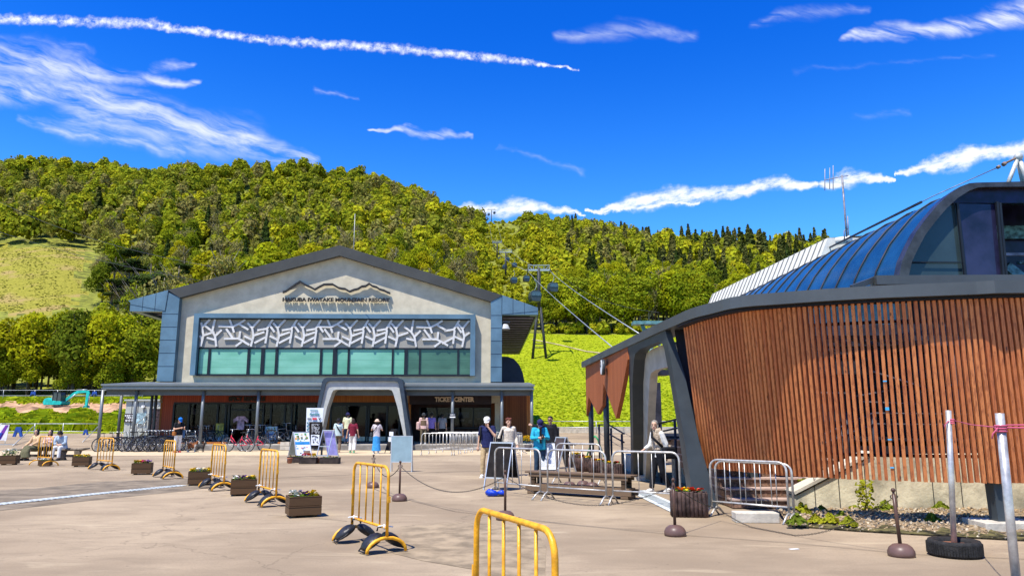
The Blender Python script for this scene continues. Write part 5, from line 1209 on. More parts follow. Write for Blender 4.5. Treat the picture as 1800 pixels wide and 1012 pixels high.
def tower(name, px, ytop, ybase, D, arm, lab, legs=False):
    tp = P(px, ytop, D); X = tp.x; zb = T1(X, D) - .3; H = tp.z - zb
    t = thing(name, lab, 'lift tower', (X, D, zb), 0, 'gondola lift towers')
    b = MB()
    if legs:
        b.tube([(0, 0, H * .52), (0, 0, H - .6)], .34, 10)
        for s_ in (-1, 1): b.tube([(s_ * 1.35, 0, -.3), (s_ * .28, 0, H * .55)], .26, 8)
        for z in (.13, .17, .34, .37): w = 1.35 - 1.07 * z / .55; b.tube([(-w, 0, H * z), (w, 0, H * z)], .1, 6)
    else: b.tube([(0, 0, 0), (0, 0, H * .94)], [.42, .3], 8)
    b.build('tower_leg', TOWB, t)
    b = MB(); b.box((0, 0, H - 1.0), (arm * 2, .5, .35)); b.box((0, 0, H - .02), (arm * 1.95, .25, .12))
    for x in (-1, -.5, 0, .5, 1): b.beam((x * arm * .95, 0, H - 1), (x * arm * .93, 0, H), .09)
    for s_ in (-1, 1): b.beam((s_ * arm * .55, 0, H - .9), (s_ * arm, 0, H), .09); b.box((s_ * arm, 0, H - 1.25), (.25, 3.6, .18))
    b.build('crossarm', GALV, t)
    for s_ in (-1, 1):
        b = MB()
        for k in range(8): b.tube([(s_ * arm - .08, -1.7 + k * .48, H - 1.28), (s_ * arm + .08, -1.7 + k * .48, H - 1.28)], .2, 10)
        b.build('sheave_train', TOWB, t)
    return (X, D, tp.z - 1.1, arm)
tw = [tower('lift_tower', 947, 466, 635, 140, 2.15, 'large lift tower on two splayed black legs on the grass slope', True), tower('lift_tower', 889, 439, 498, 290, 2.6, 'single post lift tower, second up the line, among bright bushes'),
      tower('lift_tower', 874, 423, 452, 390, 2.6, 'lift tower third up the line in the cutting'), tower('lift_tower', 864, 367, 387, 640, 3.4, 'topmost lift tower standing on the skyline of the ridge')]
stn = [(P(1150, 576, 30), -1), (P(1128, 583, 30), 1)]
for s_, gp in ((-1, 'left'), (1, 'right')):
    pts = [Vector((x + s_ * a, D, z)) for x, D, z, a in tw][::-1]; end = P(1108, 636, 30) if s_ < 0 else P(1128, 589, 34); pts.append(end); b = MB(); out = []
    for a, c in zip(pts[:-1], pts[1:]):
        for k in range(8): t = k / 8; p = a.lerp(c, t); p.z -= (c - a).length * (.006 if c.y > 100 else .003) * 4 * t * (1 - t); out.append(p)
    out.append(pts[-1]); b.tube(out, .03, 5)
    tag(b.build('haul_cable', GALV), 'steel lift cable running down the %s side of the towers to the station' % gp, 'cable')
for (x0, y0, D0), (x1, y1, D1), lb in (((975, 470, 139), (1158, 549, 60), 'thin upper cable from the large lift tower towards the station roof'), ((0, 408, 60), (640, 530, 44.2), 'thin power line crossing in front of the lodge gable from the left'), ((-20, 345, 70), (380, 470, 48), 'thin upper power line crossing the left hillside to the lodge roof')):
    a, c = P(x0, y0, D0), P(x1, y1, D1); b = MB(); out = []
    for k in range(13): t = k / 12; p = a.lerp(c, t); p.z -= (c - a).length * .02 * 4 * t * (1 - t); out.append(p)
    b.tube(out, .02, 4); tag(b.build('overhead_wire', TOWB), lb, 'wire')
g0 = cabin()
gl = [(940.3, 521, 133, 'largest gondola cabin, hanging just left of the near lift tower'), (971.6, 505.6, 153, 'gondola cabin hanging right of the near lift tower'), (925, 490, 236, 'gondola cabin level with the near tower top, on its left'), (903, 492.8, 224, 'gondola cabin low between the two nearest towers'),
      (904, 465.8, 306, 'gondola cabin right of the second lift tower'), (886.7, 469.5, 325, 'gondola cabin against the second lift tower post'), (892, 455.7, 380, 'small gondola cabin just above the second tower arms'), (877.8, 455.7, 400, 'small gondola cabin below the third tower'), (872, 449.6, 430, 'smallest gondola cabin beside the third tower post'),
      (859, 377, 640, 'tiny gondola cabin left of the skyline tower'), (869, 374, 640, 'tiny gondola cabin right of the skyline tower')]
for i, (px, py, D, lb) in enumerate(gl):
    p = P(px, py, D); p.z += 1.0; o = g0 if i == 0 else dup(g0); o.location = p; o.rotation_euler = (0, 0, .25); o['label'] = lb; o['group'] = 'gondola cabins on the lift line'
# station lead-in frame in green steel
b = MB(); p = P(1143, 568, 27); b.box(p, (1.3, .5, .12)); b.beam(p + Vector((-.3, 0, -.05)), p + Vector((.0, 0, -1.0)), .12); b.beam(p + Vector((.45, 0, -.05)), p + Vector((.2, 0, -.8)), .25); b.box(p + Vector((.2, 0, -.35)), (.7, .4, .3)); b.tube([p + Vector((0, 0, -.9)), (p.x, p.y, 2.9)], .08, 8)
tag(b.build('cable_guide_frame', pm('green_frame_steel', (.12, .26, .25), .5, var=.2)), 'blue green steel guide frame rising behind the station eave', 'lift frame')
b = MB(); b.box((P(1143, 568, 27).x, 27, 1.45), (.5, .5, 2.9)); tag(b.build('guide_frame_pillar', DKI), 'dark pillar carrying the green guide frame behind the portal', 'pillar')
# excavator
EXC = pm('turquoise_paint', (.015, .42, .36), .35, var=.12, scale=2); RUB = pm('track_rubber', (.03, .028, .026), .9, var=.2); EXG = pm('cab_glass', (.05, .06, .06), .1)
ep = P(106, 719, 97); ez = T1(ep.x, 97) + .0; ex = thing('excavator', 'turquoise excavator with bent arm parked on the dirt bank', 'excavator', (ep.x, 97, ez), R(-8)); exs = .8; ex.scale = (.8, .8, .8)
for y in (-.95, .95):
    b = MB(); b.prism([(-1.6, 0), (1.6, 0), (1.95, .3), (1.7, .62), (-1.7, .62), (-1.95, .3)], (0, y - .22, 0), UX, UZ, -.45); b.build('track', RUB, ex, bevel=.08)
b = MB(); b.box((0, 0, .55), (1.6, 1.5, .3)); b.prism([(1.9, .05), (2.2, .05), (2.15, .6), (1.95, .6)], (0, -1.1, 0), UX, UZ, -2.2); b.build('undercarriage', RUB, ex)
b = MB(); b.prism([(-2.3, .75), (.7, .75), (.9, 1.0), (.9, 1.35), (-.7, 1.5), (-1.6, 1.95), (-2.25, 1.75), (-2.5, 1.2)], (0, -1.0, 0), UX, UZ, -2.0); b.build('body', EXC, ex, bevel=.08)
b = MB(); b.prism([(-1.9, 1.6), (-.8, 1.5), (-.7, 2.0), (-1.3, 2.15)], (0, -.5, 0), UX, UZ, -1.3); b.build('engine_hood', pm('grey_hood', (.3, .32, .32), .5), ex, bevel=.05)
b = MB(); b.prism([(-.75, 1.45), (.75, 1.35), (.75, 2.3), (.55, 2.8), (-.75, 2.8)], (0, -.98, 0), UX, UZ, -1.0); b.build('cab', EXG, ex)
b = MB()
for a, c in (((-.75, 1.45), (-.75, 2.8)), ((.75, 1.35), (.75, 2.3)), ((.75, 2.3), (.55, 2.8)), ((0, 1.4), (0, 2.8)), ((-.75, 2.8), (.55, 2.8))):
    for y in (-1.0, 0.02): b.beam((a[0], y, a[1]), (c[0], y, c[1]), .09)
b.box((-.1, -.48, 2.84), (1.45, 1.1, .08)); b.build('cab_frame', FRAME, ex)
def armseg(nm, poly, m, y=-.15, w=.32): b = MB(); b.prism(poly, (0, y, 0), UX, UZ, -w); return b.build(nm, m, ex, bevel=.03)
armseg('boom', [(.5, 1.2), (.9, 1.15), (2.3, 2.3), (2.9, 2.62), (4.3, 2.72), (4.75, 2.5), (4.8, 2.85), (4.3, 3.08), (2.7, 3.02), (2.0, 2.7), (.7, 1.7)], EXC)
armseg('dipper_arm', [(4.35, 2.9), (4.7, 3.1), (4.95, 2.6), (4.75, .7), (4.5, .55), (4.35, .7), (4.4, 2.4)], EXC, -.13, .28)
armseg('bucket', [(4.35, .7), (4.85, .7), (4.95, .2), (4.7, -.35), (4.1, -.1), (4.15, .3)], pm('bucket_teal', (.02, .30, .27), .5, var=.3), -.35, .75)
b = MB(); b.tube([(1.1, -.2, 1.3), (2.6, -.2, 2.5)], .09, 8); b.tube([(2.6, 0, 3.15), (4.4, 0, 3.2)], .09, 8); b.tube([(4.9, 0, 2.3), (4.95, 0, 1.1)], .07, 8); b.build('hydraulic_ram', GALV, ex)
# pipe fences with blue markers
BLUM = pm('blue_plastic', (.02, .07, .30), .55, var=.2)
def pipefence(name, pts, hs, lab, r=.05, braces=()):
    t = thing(name, lab, 'fence', pts[0]); b = MB()
    for h in hs: b.tube([p + Vector((0, 0, h)) for p in pts], r, 6)
    b.build('rail', GALV, t, world=True)
    for p in pts: b = MB(); b.tube([p - Vector((0, 0, .2)), p + Vector((0, 0, hs[-1] + .05))], r * 1.1, 6); b.build('post', GALV, t, world=True)
    for a, c in braces: b = MB(); b.tube([a, c], r, 6); b.build('brace', GALV, t, world=True)
    return t
pts = []
for px in (-60, 0, 60, 110, 175): X = UU(px, 760) * 60; pts.append(Vector((X, 60, T1(X, 60))))
pipefence('pipe_fence', pts, (.45, 1.05), 'low grey pipe fence along the plaza edge on the left', .03, [(P(60, 748, 60), Vector((P(22, 785, 47).x, 47, .0))), (P(174, 748, 60), Vector((P(143, 779, 52).x, 52, .02)))])
pts = []
for px in (-80, 5, 60, 100, 165, 215, 250): X = UU(px, 700) * 104; pts.append(Vector((X, 104, T1(X, 104))))
pipefence('pipe_fence', pts, (.6, 1.35), 'pale pipe fence on top of the dirt bank behind the excavator', .032)
for px, D, z, lb, s_ in ((31, 59.6, .15, 'blue A shaped plastic support at the left end of the plaza fence', .72), (150, 59.6, .6, 'small blue marker hung on the plaza fence behind the left barriers', .4)):
    X = UU(px, 760) * D; zz = T1(X, D) + z * .3; b = MB(); b.prism([(-.55 * s_, 0), (-.25 * s_, 0), (-.12 * s_, .45 * s_), (.12 * s_, .45 * s_), (.25 * s_, 0), (.55 * s_, 0), (.25 * s_, 1.05 * s_), (-.25 * s_, 1.05 * s_)], (X, D, zz), UX, UZ, -.12); tag(b.build('fence_support', BLUM), lb, 'support')
for px, lb in ((57, 'blue marker panel on the bank top fence left of the excavator'), (165, 'blue marker panel on the bank top fence right of the excavator')):
    X = UU(px, 700) * 103.9; b = MB(); b.prism([(-.4, 0), (-.28, 0), (-.2, .2), (.2, .2), (.28, 0), (.4, 0), (.28, .6), (-.28, .6)], (X, 103.9, T1(X, 103.9) + .6), UX, UZ, -.12); tag(b.build('fence_support', BLUM), lb, 'support')
# banner stand at the far left
t = thing('banner_stand', 'white purple and navy banner stand on a thin base at the far left edge', 'banner', P(6, 779, 49))
t.location.z = 0; q = P(6, 779, 49); b = MB(); b.prism([(-.55, .25), (.15, .25), (.25, 1.25), (-.35, 1.25)], (q.x, 49, .05), UX, UZ, -.03); b.build('banner', pm('banner_white', (.72, .7, .74), .6), t, world=True)
b = MB(); b.prism([(-.5, .3), (-.2, .3), (.2, 1.22), (0, 1.22)], (q.x, 48.99, .05), UX, UZ, -.02); b.build('banner_stripe', pm('banner_purple', (.16, .03, .28), .6), t, world=True)
b = MB(); b.prism([(-.5, .3), (-.3, .3), (-.1, .72), (-.4, .72)], (q.x, 48.96, .05), UX, UZ, -.02); b.build('banner_stripe', pm('banner_navy', (.02, .05, .35), .6), t, world=True)
b = MB(); b.box((q.x, 49, .03), (1.7, .5, .05)); b.tube([(q.x - .5, 49, .05), (q.x - .5, 49, .3)], .02, 5); b.tube([(q.x + .1, 49, .05), (q.x + .1, 49, .3)], .02, 5); b.build('base', GALV, t, world=True)
# grey shed, poster and stairs left of the lodge
sd = thing('grey_shed', 'grey panelled hut with a dark notice board behind the left canopy columns', 'shed', P(245, 778, 50)); sd.location.z = 0
x0, x1 = P(219, 740, 50).x, P(284, 740, 50).x; zt = P(240, 704, 50).z; b = MB(); b.box(((x0 + x1) / 2, 52, zt / 2), (x1 - x0, 4, zt)); b.box(((x0 + x1) / 2, 51.95, zt + .04), (x1 - x0 + .15, 4.2, .1)); b.build('wall', pm('grey_panel_wall', (.40, .41, .37), .6, var=.06), sd, world=True)
b = MB()
for k in range(1, 6): b.box((x0 + (x1 - x0) * k / 6, 49.99, zt / 2), (.03, .02, zt * .98))
b.build('panel_joint', M_line, sd, world=True)
b = MB(); p = P(228, 731, 49.9); b.box((p.x + .05, 49.96, (P(228, 727, 50).z + P(228, 741, 50).z) / 2), (P(240, 730, 50).x - P(218, 730, 50).x, .06, 1.0 * (P(228, 726, 50).z - P(228, 742, 50).z) * 0.9)); nb = b.build('notice_board', pm('dark_brown_board', (.04, .025, .03), .5), sd, world=True)
b = MB(); rg = random.Random(1)
for r_, z in ((0, 730), (1, 733.5)):
    for k in range(6 - r_): p = P(221 + k * 3.1 + r_ * 2, z, 49.9); b.box(p, (.085, .01, .09)); b.box(p + Vector((.02, -.004, 0)), (.03, .01, .11))
for k in range(3): p = P(222.5 + k * 5, 738.3, 49.9); b.tube([p, p - Vector((0, .015, 0))], .075, 12)
b.build('board_lettering', LIT, nb, world=True) if False else b.build('board_lettering', LIT, sd, world=True)
b = MB(); p = P(252, 714, 49.9); b.box(p, (.22, .1, .16)); b.build('vent_box', LIT, sd, world=True)
b = MB(); p = P(248, 735, 49.9); b.box(p, (.6, .03, .7)); b.build('poster', pm('pale_blue_poster', (.35, .5, .55), .6, var=.3, scale=5), sd, world=True)
stt = thing('side_stair', 'steep metal stair with pale handrails climbing beside the shed to the lodge', 'stairs', P(240, 790, 46.5)); stt.location.z = 0
b = MB(); a, c = P(225, 790, 46.8), P(277, 740, 46.8); a.z = max(a.z, .02); b.beam(a, c, .9, .16, up=(0, 1, 0)) if False else None
for dy in (0, .9): b.beam(a + Vector((0, dy, .05)), c + Vector((0, dy, .05)), .06, .28, up=(0, 1, 0))
for k in range(9): q = a.lerp(c, (k + .5) / 9); b.box(q + Vector((0, .45, .05)), (.3, .9, .04))
b.build('flight', pm('stair_steel', (.42, .44, .40), .5, metal=.2), stt, world=True)
b = MB()
for dy in (0, .9):
    b.tube([a + Vector((0, dy, 1.0)), c + Vector((0, dy, 1.0))], .03, 6)
    for k in range(5): q = a.lerp(c, (k + .2) / 4.6); b.tube([q + Vector((0, dy, 0)), q + Vector((0, dy, 1.0))], .022, 5)
b.build('handrail', GALV, stt, world=True)
b = MB(); x0, x1 = P(260, 740, 46).x, P(287, 740, 46).x; z1 = P(270, 718, 46).z; b.box(((x0 + x1) / 2, 46.2, z1 / 2), (x1 - x0, .3, z1))
tag(b.build('brick_screen', pm('dark_brick', (.05, .032, .04), .8, var=.5, scale=9)), 'dark brick screen wall between the bikes and the lodge corner', 'wall')
# props on the right of the lodge: green a-frame barrier, low wall, kerb
for px, Y, w, lb in ((1046, 33, .55, 'small green barrier trestle on the road beyond the portal posts'),):
    g = P(px, 775, Y); g.z = 0; t = thing('green_trestle', lb, 'barrier', g); b = MB()
    for s_ in (-1, 1): b.tube([(s_ * .38, 0, 0), (s_ * .12, 0, .75), (0, 0, .9)], .035, 8)
    b.tube([(-.3, 0, .25), (.3, 0, .25)], .03, 6); b.tube([(-.2, 0, .55), (.2, 0, .55)], .03, 6); b.build('frame', pm('green_paint', (.02, .28, .09), .5), t)
b = MB(); X0, X1 = 3.5, 30; b.box(((X0 + X1) / 2, 63.6, T1(10, 63.6) + .2), (X1 - X0, .4, .6)); tag(b.build('road_kerb', CONC), 'low concrete kerb at the foot of the grass slope', 'kerb')
pts = [Vector((x, 62.5, T1(x, 62.5))) for x in (2.4, 7, 12, 17, 22)]
pipefence('pipe_fence', pts, (.5, 1.0), 'thin pipe railing along the foot of the grass slope', .035)
# ================= STREET FURNITURE =================
YEL = pm('yellow_paint', (.78, .36, .012), .42, var=.16, scale=11, spec=.4, bump=.15, bscale=60); ZINC = pm('zinc_tube', (.50, .48, .44), .38, metal=.45, var=.15, scale=10)
BAG = pm('black_sandbag', (.022, .022, .024), .38, var=.3, scale=6, bump=.6, bscale=12); TIE = pm('white_cable_tie', (.75, .75, .72), .5)
def rounded(w, z0, z1, r, n=5):
    pts = [(-w / 2, z0), (-w / 2, z1 - r)]
    for k in range(1, n + 1): a = math.pi - math.pi / 2 * k / n; pts.append((-w / 2 + r + r * math.cos(a), z1 - r + r * math.sin(a)))
    for k in range(0, n + 1): a = math.pi / 2 - math.pi / 2 * k / n; pts.append((w / 2 - r + r * math.cos(a), z1 - r + r * math.sin(a)))
    pts.append((w / 2, z0)); return pts
def yellow_barrier(nb=4, w=1.15):
    t = thing('yellow_barrier', '', 'barrier')
    b = MB(); b.tube([(x, 0, z) for x, z in rounded(w, .17, 1.0, .13)], .0185, 10); b.tube([(-w / 2, 0, .29), (w / 2, 0, .29)], .017, 8); b.build('frame', YEL, t)
    for k in range(nb): x = -w / 2 + w * (k + 1) / (nb + 1); b = MB(); b.tube([(x, 0, .29), (x, 0, .99)], .0105, 6); b.build('bar', YEL, t)
    for s_ in (-1, 1): b = MB(); b.tube([(s_ * w / 2, .25 * math.cos(a), .015 + .165 * math.sin(a)) for a in [math.pi * k / 10 for k in range(11)]], .021, 8); b.build('foot', YEL, t)
    for s_ in (-1, 1): b = MB(); b.box((s_ * (w / 2 + .03), 0, .62), (.025, .03, .07)); b.build('coupling_tab', YEL, t)
    return t
def sandbag():
    b = MB()
    for s_ in (-1, 1):
        T_ = (0, .1, .3, .55, .8, 1.0); pts = [Vector((0, s_ * (.02 + .235 * t_), .195 - .145 * t_ ** 1.4)) for t_ in T_]
        b.tube(pts, [.045, .085, .115, .12, .10, .055], 14, flat=(1.05, .50), up=(1, 0, 0))
        b.tube([Vector((-.105, s_ * .08, .17)), Vector((-.125, s_ * .17, .10)), Vector((-.07, s_ * .27, .03)), Vector((.07, s_ * .27, .03)), Vector((.125, s_ * .17, .10)), Vector((.105, s_ * .08, .17))], .010, 5)
    b.tube([(-.04, -.05, .24), (-.05, -.03, .285), (.05, .03, .285), (.04, .05, .24)], .011, 6)
    o = b.build('sandbag', BAG); return tag(o, 'black sandbag', 'sandbag')
def place2(o, a, c):
    """stand an object between two ground points"""
    m = (a + c) / 2; d = c - a; o.location = (m.x, m.y, 0); o.rotation_euler = (0, 0, math.atan2(d.y, d.x)); return o
YB = [((57, 816.4), (96.7, 820), 4, 'yellow barrier in front of the people on the log bench, far left', 0), ((167.5, 824), (197.5, 827), 4, 'second yellow barrier from the left, with sandbags, between two wooden planters', 1),
      ((281, 836), (309, 842.5), 4, 'yellow barrier standing before the man with the blue cap', 1), ((369, 856), (392.5, 862.5), 4, 'yellow barrier between the pansy planters, fourth from the left', 1),
      ((452, 880), (486, 891), 4, 'yellow barrier just behind the nearest wooden planter', 1), ((614, 948), (684, 974), 4, 'large yellow barrier with black sandbags alone in the middle foreground', 1)]
yb0 = yellow_barrier(); sb0 = sandbag(); first = True; fb_ = True
for i, (a, c, n, lb, bags) in enumerate(YB):
    A, C_ = G(*a), G(*c); m = (A + C_) / 2; d = (C_ - A).normalized()
    if d.y > -.2 and i == 0: d = Vector((1, -.25, 0)).normalized()
    A, C_ = m - d * .575, m + d * .575
    o = yb0 if i == 0 else dup(yb0); place2(o, A, C_); o['label'] = lb; o['group'] = 'yellow tubular barriers'
    if bags:
        for s_, w in ((-1, 'left'), (1, 'right')):
            q = sb0 if fb_ else dup(sb0); fb_ = False; pp_ = m + d * (s_ * .575 - s_ * .145); q.location = (pp_.x, pp_.y, 0); q.rotation_euler = (0, 0, o.rotation_euler.z + .12 * s_)
            q['label'] = 'black sandbag over the %s foot of the %s' % (w, ['', 'second yellow barrier from the left', 'yellow barrier before the blue capped man', 'fourth yellow barrier from the left', 'yellow barrier behind the nearest planter', 'large middle yellow barrier'][i]); q['group'] = 'black sandbags on the barrier feet'
    if i >= 3:
        for s_ in (-1, 1): b = MB(); p = m + d * s_ * .5; b.tube([p + Vector((-.08, 0, .30)), p + Vector((0, -.03, .315)), p + Vector((.1, 0, .295))], .009, 5); b.tube([p + Vector((0, -.03, .27)), p + Vector((0, -.03, .33))], .012, 5); b.build('cable_tie', TIE, o, world=True)
A, C_ = G(838, 893, 1.0), G(975, 934, 1.0); A.z = C_.z = 0; o = dup(yb0); [bpy.data.objects.remove(k) for k in kids(o) if k.name.startswith('cable_tie')]; d = (C_ - A); L_ = d.length; d.normalize(); C2 = A + d * L_; place2(o, A, C2); o.scale = (L_ / 1.15, 1, 1); o['label'] = 'nearest yellow barrier, cut off by the bottom edge of the photo'; o['group'] = 'yellow tubular barriers'
# steel crowd barriers
def steel_barrier(w, nb, name_lab):
    t = thing('crowd_barrier', name_lab, 'barrier'); b = MB(); b.tube([(x, 0, z) for x, z in rounded(w, .12, .98, .14)], .019, 8); b.tube([(-w / 2, 0, .25), (w / 2, 0, .25)], .015, 6); b.build('frame', ZINC, t)
    for k in range(nb): x = -w / 2 + w * (k + 1) / (nb + 1); b = MB(); b.tube([(x, 0, .25), (x, 0, .97)], .008, 6); b.build('bar', ZINC, t)
    for s_ in (-1, 1):
        for q in (-1, 1): b = MB(); b.tube([(s_ * w / 2, 0, .16), (s_ * w / 2, q * .1, .12), (s_ * w / 2, q * .24, .0)], .016, 6); b.build('foot', ZINC, t)
    return t
sb = steel_barrier(1.25, 4, 'x')
SBs = [((870, 868), (950, 877), 'steel crowd barrier in front of the black A board'), ((963, 878), (1066, 886), 'steel crowd barrier in the middle of the row before the timber bench'), ((1078, 886), (1197, 893), 'steel crowd barrier before the portal, right end of the row'), ]
for i, (a, c, lb) in enumerate(SBs):
    A, C_ = G(*a), G(*c); o = sb if i == 0 else dup(sb); place2(o, A, C_); L_ = (C_ - A).length; o.scale = (L_ / 1.25, 1, 1); o['label'] = lb; o['group'] = 'steel crowd barriers'
A, C_ = G(1252, 906), G(1388, 919); o = dup(sb); place2(o, A, C_); o.scale = ((C_ - A).length / 1.25, 1, .93); o['label'] = 'steel crowd barrier standing before the brown stairs'; o['group'] = 'steel crowd barriers'
d = (C_ - A).normalized(); n = Vector((-d.y, d.x, 0)); o = dup(sb); place2(o, A + n * .12 + d * .04, C_ + n * .12 + d * .02); o.scale = ((C_ - A).length / 1.25, 1, .9); o['label'] = 'second steel crowd barrier leaning right behind the one before the stairs'; o['group'] = 'steel crowd barriers'
A, C_ = P(976, 840, 19.3), P(1060, 843, 18.6); A.z = C_.z = 0; o = dup(sb); place2(o, A, C_); o.scale = (1.0, 1, 1); o['label'] = 'steel crowd barrier behind the standing signs and log planters'; o['group'] = 'steel crowd barriers'
sq = steel_barrier(1.5, 8, 'x'); kk = 0
names = ['first', 'second', 'third', 'fourth']
for cpx, side in ((769.5, 'left'), (823, 'right')):
    for r_ in range(4):
        Y = 34.7 + r_ * 1.15; X = P(cpx, 797, 34.7).x + r_ * .22; o = sq if kk == 0 else dup(sq); kk += 1; o.location = (X, Y, 0); o.rotation_euler = (0, 0, .02); o['label'] = 'galvanised queue barrier, %s row from the front in the %s column' % (names[r_], side); o['group'] = 'queue barriers before the ticket windows'
for k_, (px, Y, lb) in enumerate(((905, 36.4, 'queue barrier turned sideways at the right end of the ticket queue'), (912, 35.2, 'nearer sideways queue barrier by the right canopy column'))):
    o = dup(sq); p = P(px, 780, Y); o.location = (p.x, Y, 0); o.rotation_euler = (0, 0, 1.25 + .1 * k_); o['label'] = lb; o['group'] = 'queue barriers before the ticket windows'
# chain posts
BRN = pm('brown_plastic_post', (.085, .045, .03), .35, var=.1, scale=10); BRB = pm('brown_base', (.13, .075, .06), .4, var=.1); CHN = pm('dark_chain', (.055, .05, .045), .45, metal=.5)
def post():
    t = thing('chain_post', '', 'post'); b = MB(); b.tube([(0, 0, .1), (0, 0, .70)], .021, 12); b.build('pole', BRN, t)
    b = MB(); b.lathe([(.145, 0), (.15, .03), (.148, .06), (.125, .105), (.085, .135), (.03, .145)], (0, 0, 0), 24); b.build('base', BRB, t)
    b = MB(); b.ball((0, 0, .745), .026); b.tube([(0, 0, .68), (0, 0, .735)], .015, 8); b.build('finial', BRN, t)
    b = MB(); b.tube([(-.03, 0, .69), (-.045, 0, .67), (-.03, 0, .65)], .007, 5); b.tube([(.03, 0, .69), (.045, 0, .67), (.03, 0, .65)], .007, 5); b.build('chain_hook', CHN, t); return t
cp0 = post(); CP = [(655, 857, 'farthest brown chain post, left end of the chain'), (702, 880, 'brown chain post in front of the blue grey board'), (888, 913, 'brown chain post in front of the black A board'), (1187, 941, 'brown chain post left of the large log planter'), (1585, 977, 'tilted brown chain post at the right, nearest the camera'),
      (1001, 857, 'left of the three brown posts grouped behind the timber bench'), (1025, 855, 'middle one of the three brown posts behind the timber bench'), (1041, 858, 'right one of the three brown posts behind the timber bench')]
cpos = []
for i, (px, py, lb) in enumerate(CP):
    g = G(px, py); o = cp0 if i == 0 else dup(cp0); o.location = g; o.rotation_euler = (0, 0, i * .4); o['label'] = lb; o['group'] = 'brown chain posts'; cpos.append(g)
    if i == 4: o.rotation_euler = (0, R(-2.5), 0)
def chain(a, c, sag, lab, touch=False):
    n = int((c - a).length / .031); b = MB(); pts = []
    for k in range(n + 1): t = k / n; p = a.lerp(c, t); p.z -= sag * 4 * t * (1 - t); p.z = max(p.z, .012); pts.append(p)
    for k in range(n):
        p, q = pts[k], pts[k + 1]; d = (q - p).normalized(); m = (p + q) / 2; s = Vector((-d.y, d.x, 0)); s = s.normalized() if s.length > .01 else Vector((1, 0, 0)); u = d.cross(s)
        x = (s if k % 2 else u); L = .021; w = .009; ring = [m + d * (L * math.cos(t_)) + x * (w * math.sin(t_)) for t_ in [math.pi * 2 * j / 8 for j in range(9)]]; b.tube(ring, .0032, 4, cap=False)
    return tag(b.build('chain', CHN), lab, 'chain', 'chains between the brown posts')
Z = Vector((0, 0, .67)); chain(cpos[0] + Z, cpos[1] + Z, .30, 'short dark chain between the two farthest brown posts'); chain(cpos[1] + Z, cpos[2] + Z, .36, 'dark chain sagging in front of the black A board')
chain(cpos[2] + Z, cpos[3] + Z, .35, 'dark chain sagging in front of the timber bench'); e_ = cpos[4] + Z + Vector((-.02, 0, 0)); mid_ = G(1375, 917, .02)
chain(cpos[3] + Z, G(1262, 893, .2), .05, 'dark chain running over the log planter to the steel barrier'); chain(G(1262, 893, .2), e_, .42, 'dark chain sagging nearly to the gravel before the tilted post')
# wooden planters with flowers
PW = wood('brown_planter_wood', (.125, .068, .03), (.075, .04, .018), 'x', .16); SOIL = pm('planter_soil', (.05, .035, .025), 1.0)
def planter(w=.52, d=.44, h=.30):
    t = thing('wooden_planter', '', 'planter'); b = MB(); th = .02
    for k in range(2):
        z = .035 + h / 2 * k + h / 4; hh = h / 2 - .006
        b.box((0, -d / 2, z), (w, th, hh)); b.box((0, d / 2, z), (w, th, hh)); b.box((-w / 2 + th / 2, 0, z), (th, d - th, hh)); b.box((w / 2 - th / 2, 0, z), (th, d - th, hh))
    b.build('box', PW, t, bevel=.003); b = MB()
    for x in (-.17, .17): b.box((x, 0, .018), (.05, d * .8, .034))
    b.build('foot', PW, t); b = MB(); b.box((0, 0, h * .88), (w - .045, d - .045, .02)); b.build('soil', SOIL, t); return t
FLC = {'yellow': (.85, .55, .01), 'white': (.72, .7, .62), 'purple': (.14, .04, .22), 'red': (.7, .06, .02), 'orange': (.85, .25, .01), 'pink': (.75, .06, .16)}
FMT = {k: pm('petals_' + k, c, .7, var=.15, scale=30) for k, c in FLC.items()}; FLEAF = leafmat('pansy_leaves', [(.10, .17, .02)], .3)
def flowers(loc, w, d, z, cols_, lab, rz=0, n=26, seed=0, h=.06, grp='flowers in the wooden planters', leafn=60, spread=None):
    rg = random.Random(seed); b = MB(); ms = [FLEAF] + [FMT[c] for c in cols_]
    for k in range(leafn):
        x, y = rg.uniform(-w / 2, w / 2), rg.uniform(-d / 2, d / 2); s = rg.uniform(.015, .03); M = Matrix.Rotation(rg.uniform(0, 6), 3, 'Z') @ Matrix.Rotation(rg.uniform(-.9, .9), 3, 'X'); c = Vector((x, y, z + rg.uniform(0, h)))
        b.add([c + M @ Vector(v) for v in ((-s, -s * .6, 0), (s, -s * .6, 0), (s, s * .6, .004), (-s, s * .6, .004))], [(0, 1, 2, 3)])
    for k in range(n):
        ci_ = k % len(cols_); cx = (-w / 2 + w * (ci_ + .5) / len(cols_)) if len(cols_) > 1 else 0; x = cx + rg.gauss(0, w * .13) if len(cols_) > 1 else rg.uniform(-w / 2, w / 2); x = max(-w / 2, min(w / 2, x)); y = rg.uniform(-d / 2, d / 2); r = rg.uniform(.026, .042)
        c = Vector((x, y, z + h * rg.uniform(.6, 1.3))); ax = Matrix.Rotation(rg.uniform(-1.1, .3), 3, 'X') @ Matrix.Rotation(rg.uniform(-.5, .5), 3, 'Y')
        vs = [c + Vector((0, 0, .004))]; m_ = 10
        for j in range(m_): a = 6.283 * j / m_; rr = r * (1 if j % 2 else .72); vs.append(c + ax @ Vector((rr * math.cos(a), rr * math.sin(a), 0)))
        b.add(vs, [(0, 1 + j, 1 + (j + 1) % m_) for j in range(m_)], 1 + ci_)
    o = b.build('flowers', ms); o.location = loc; o.rotation_euler = (0, 0, rz); return tag(o, lab, 'flowers', grp)
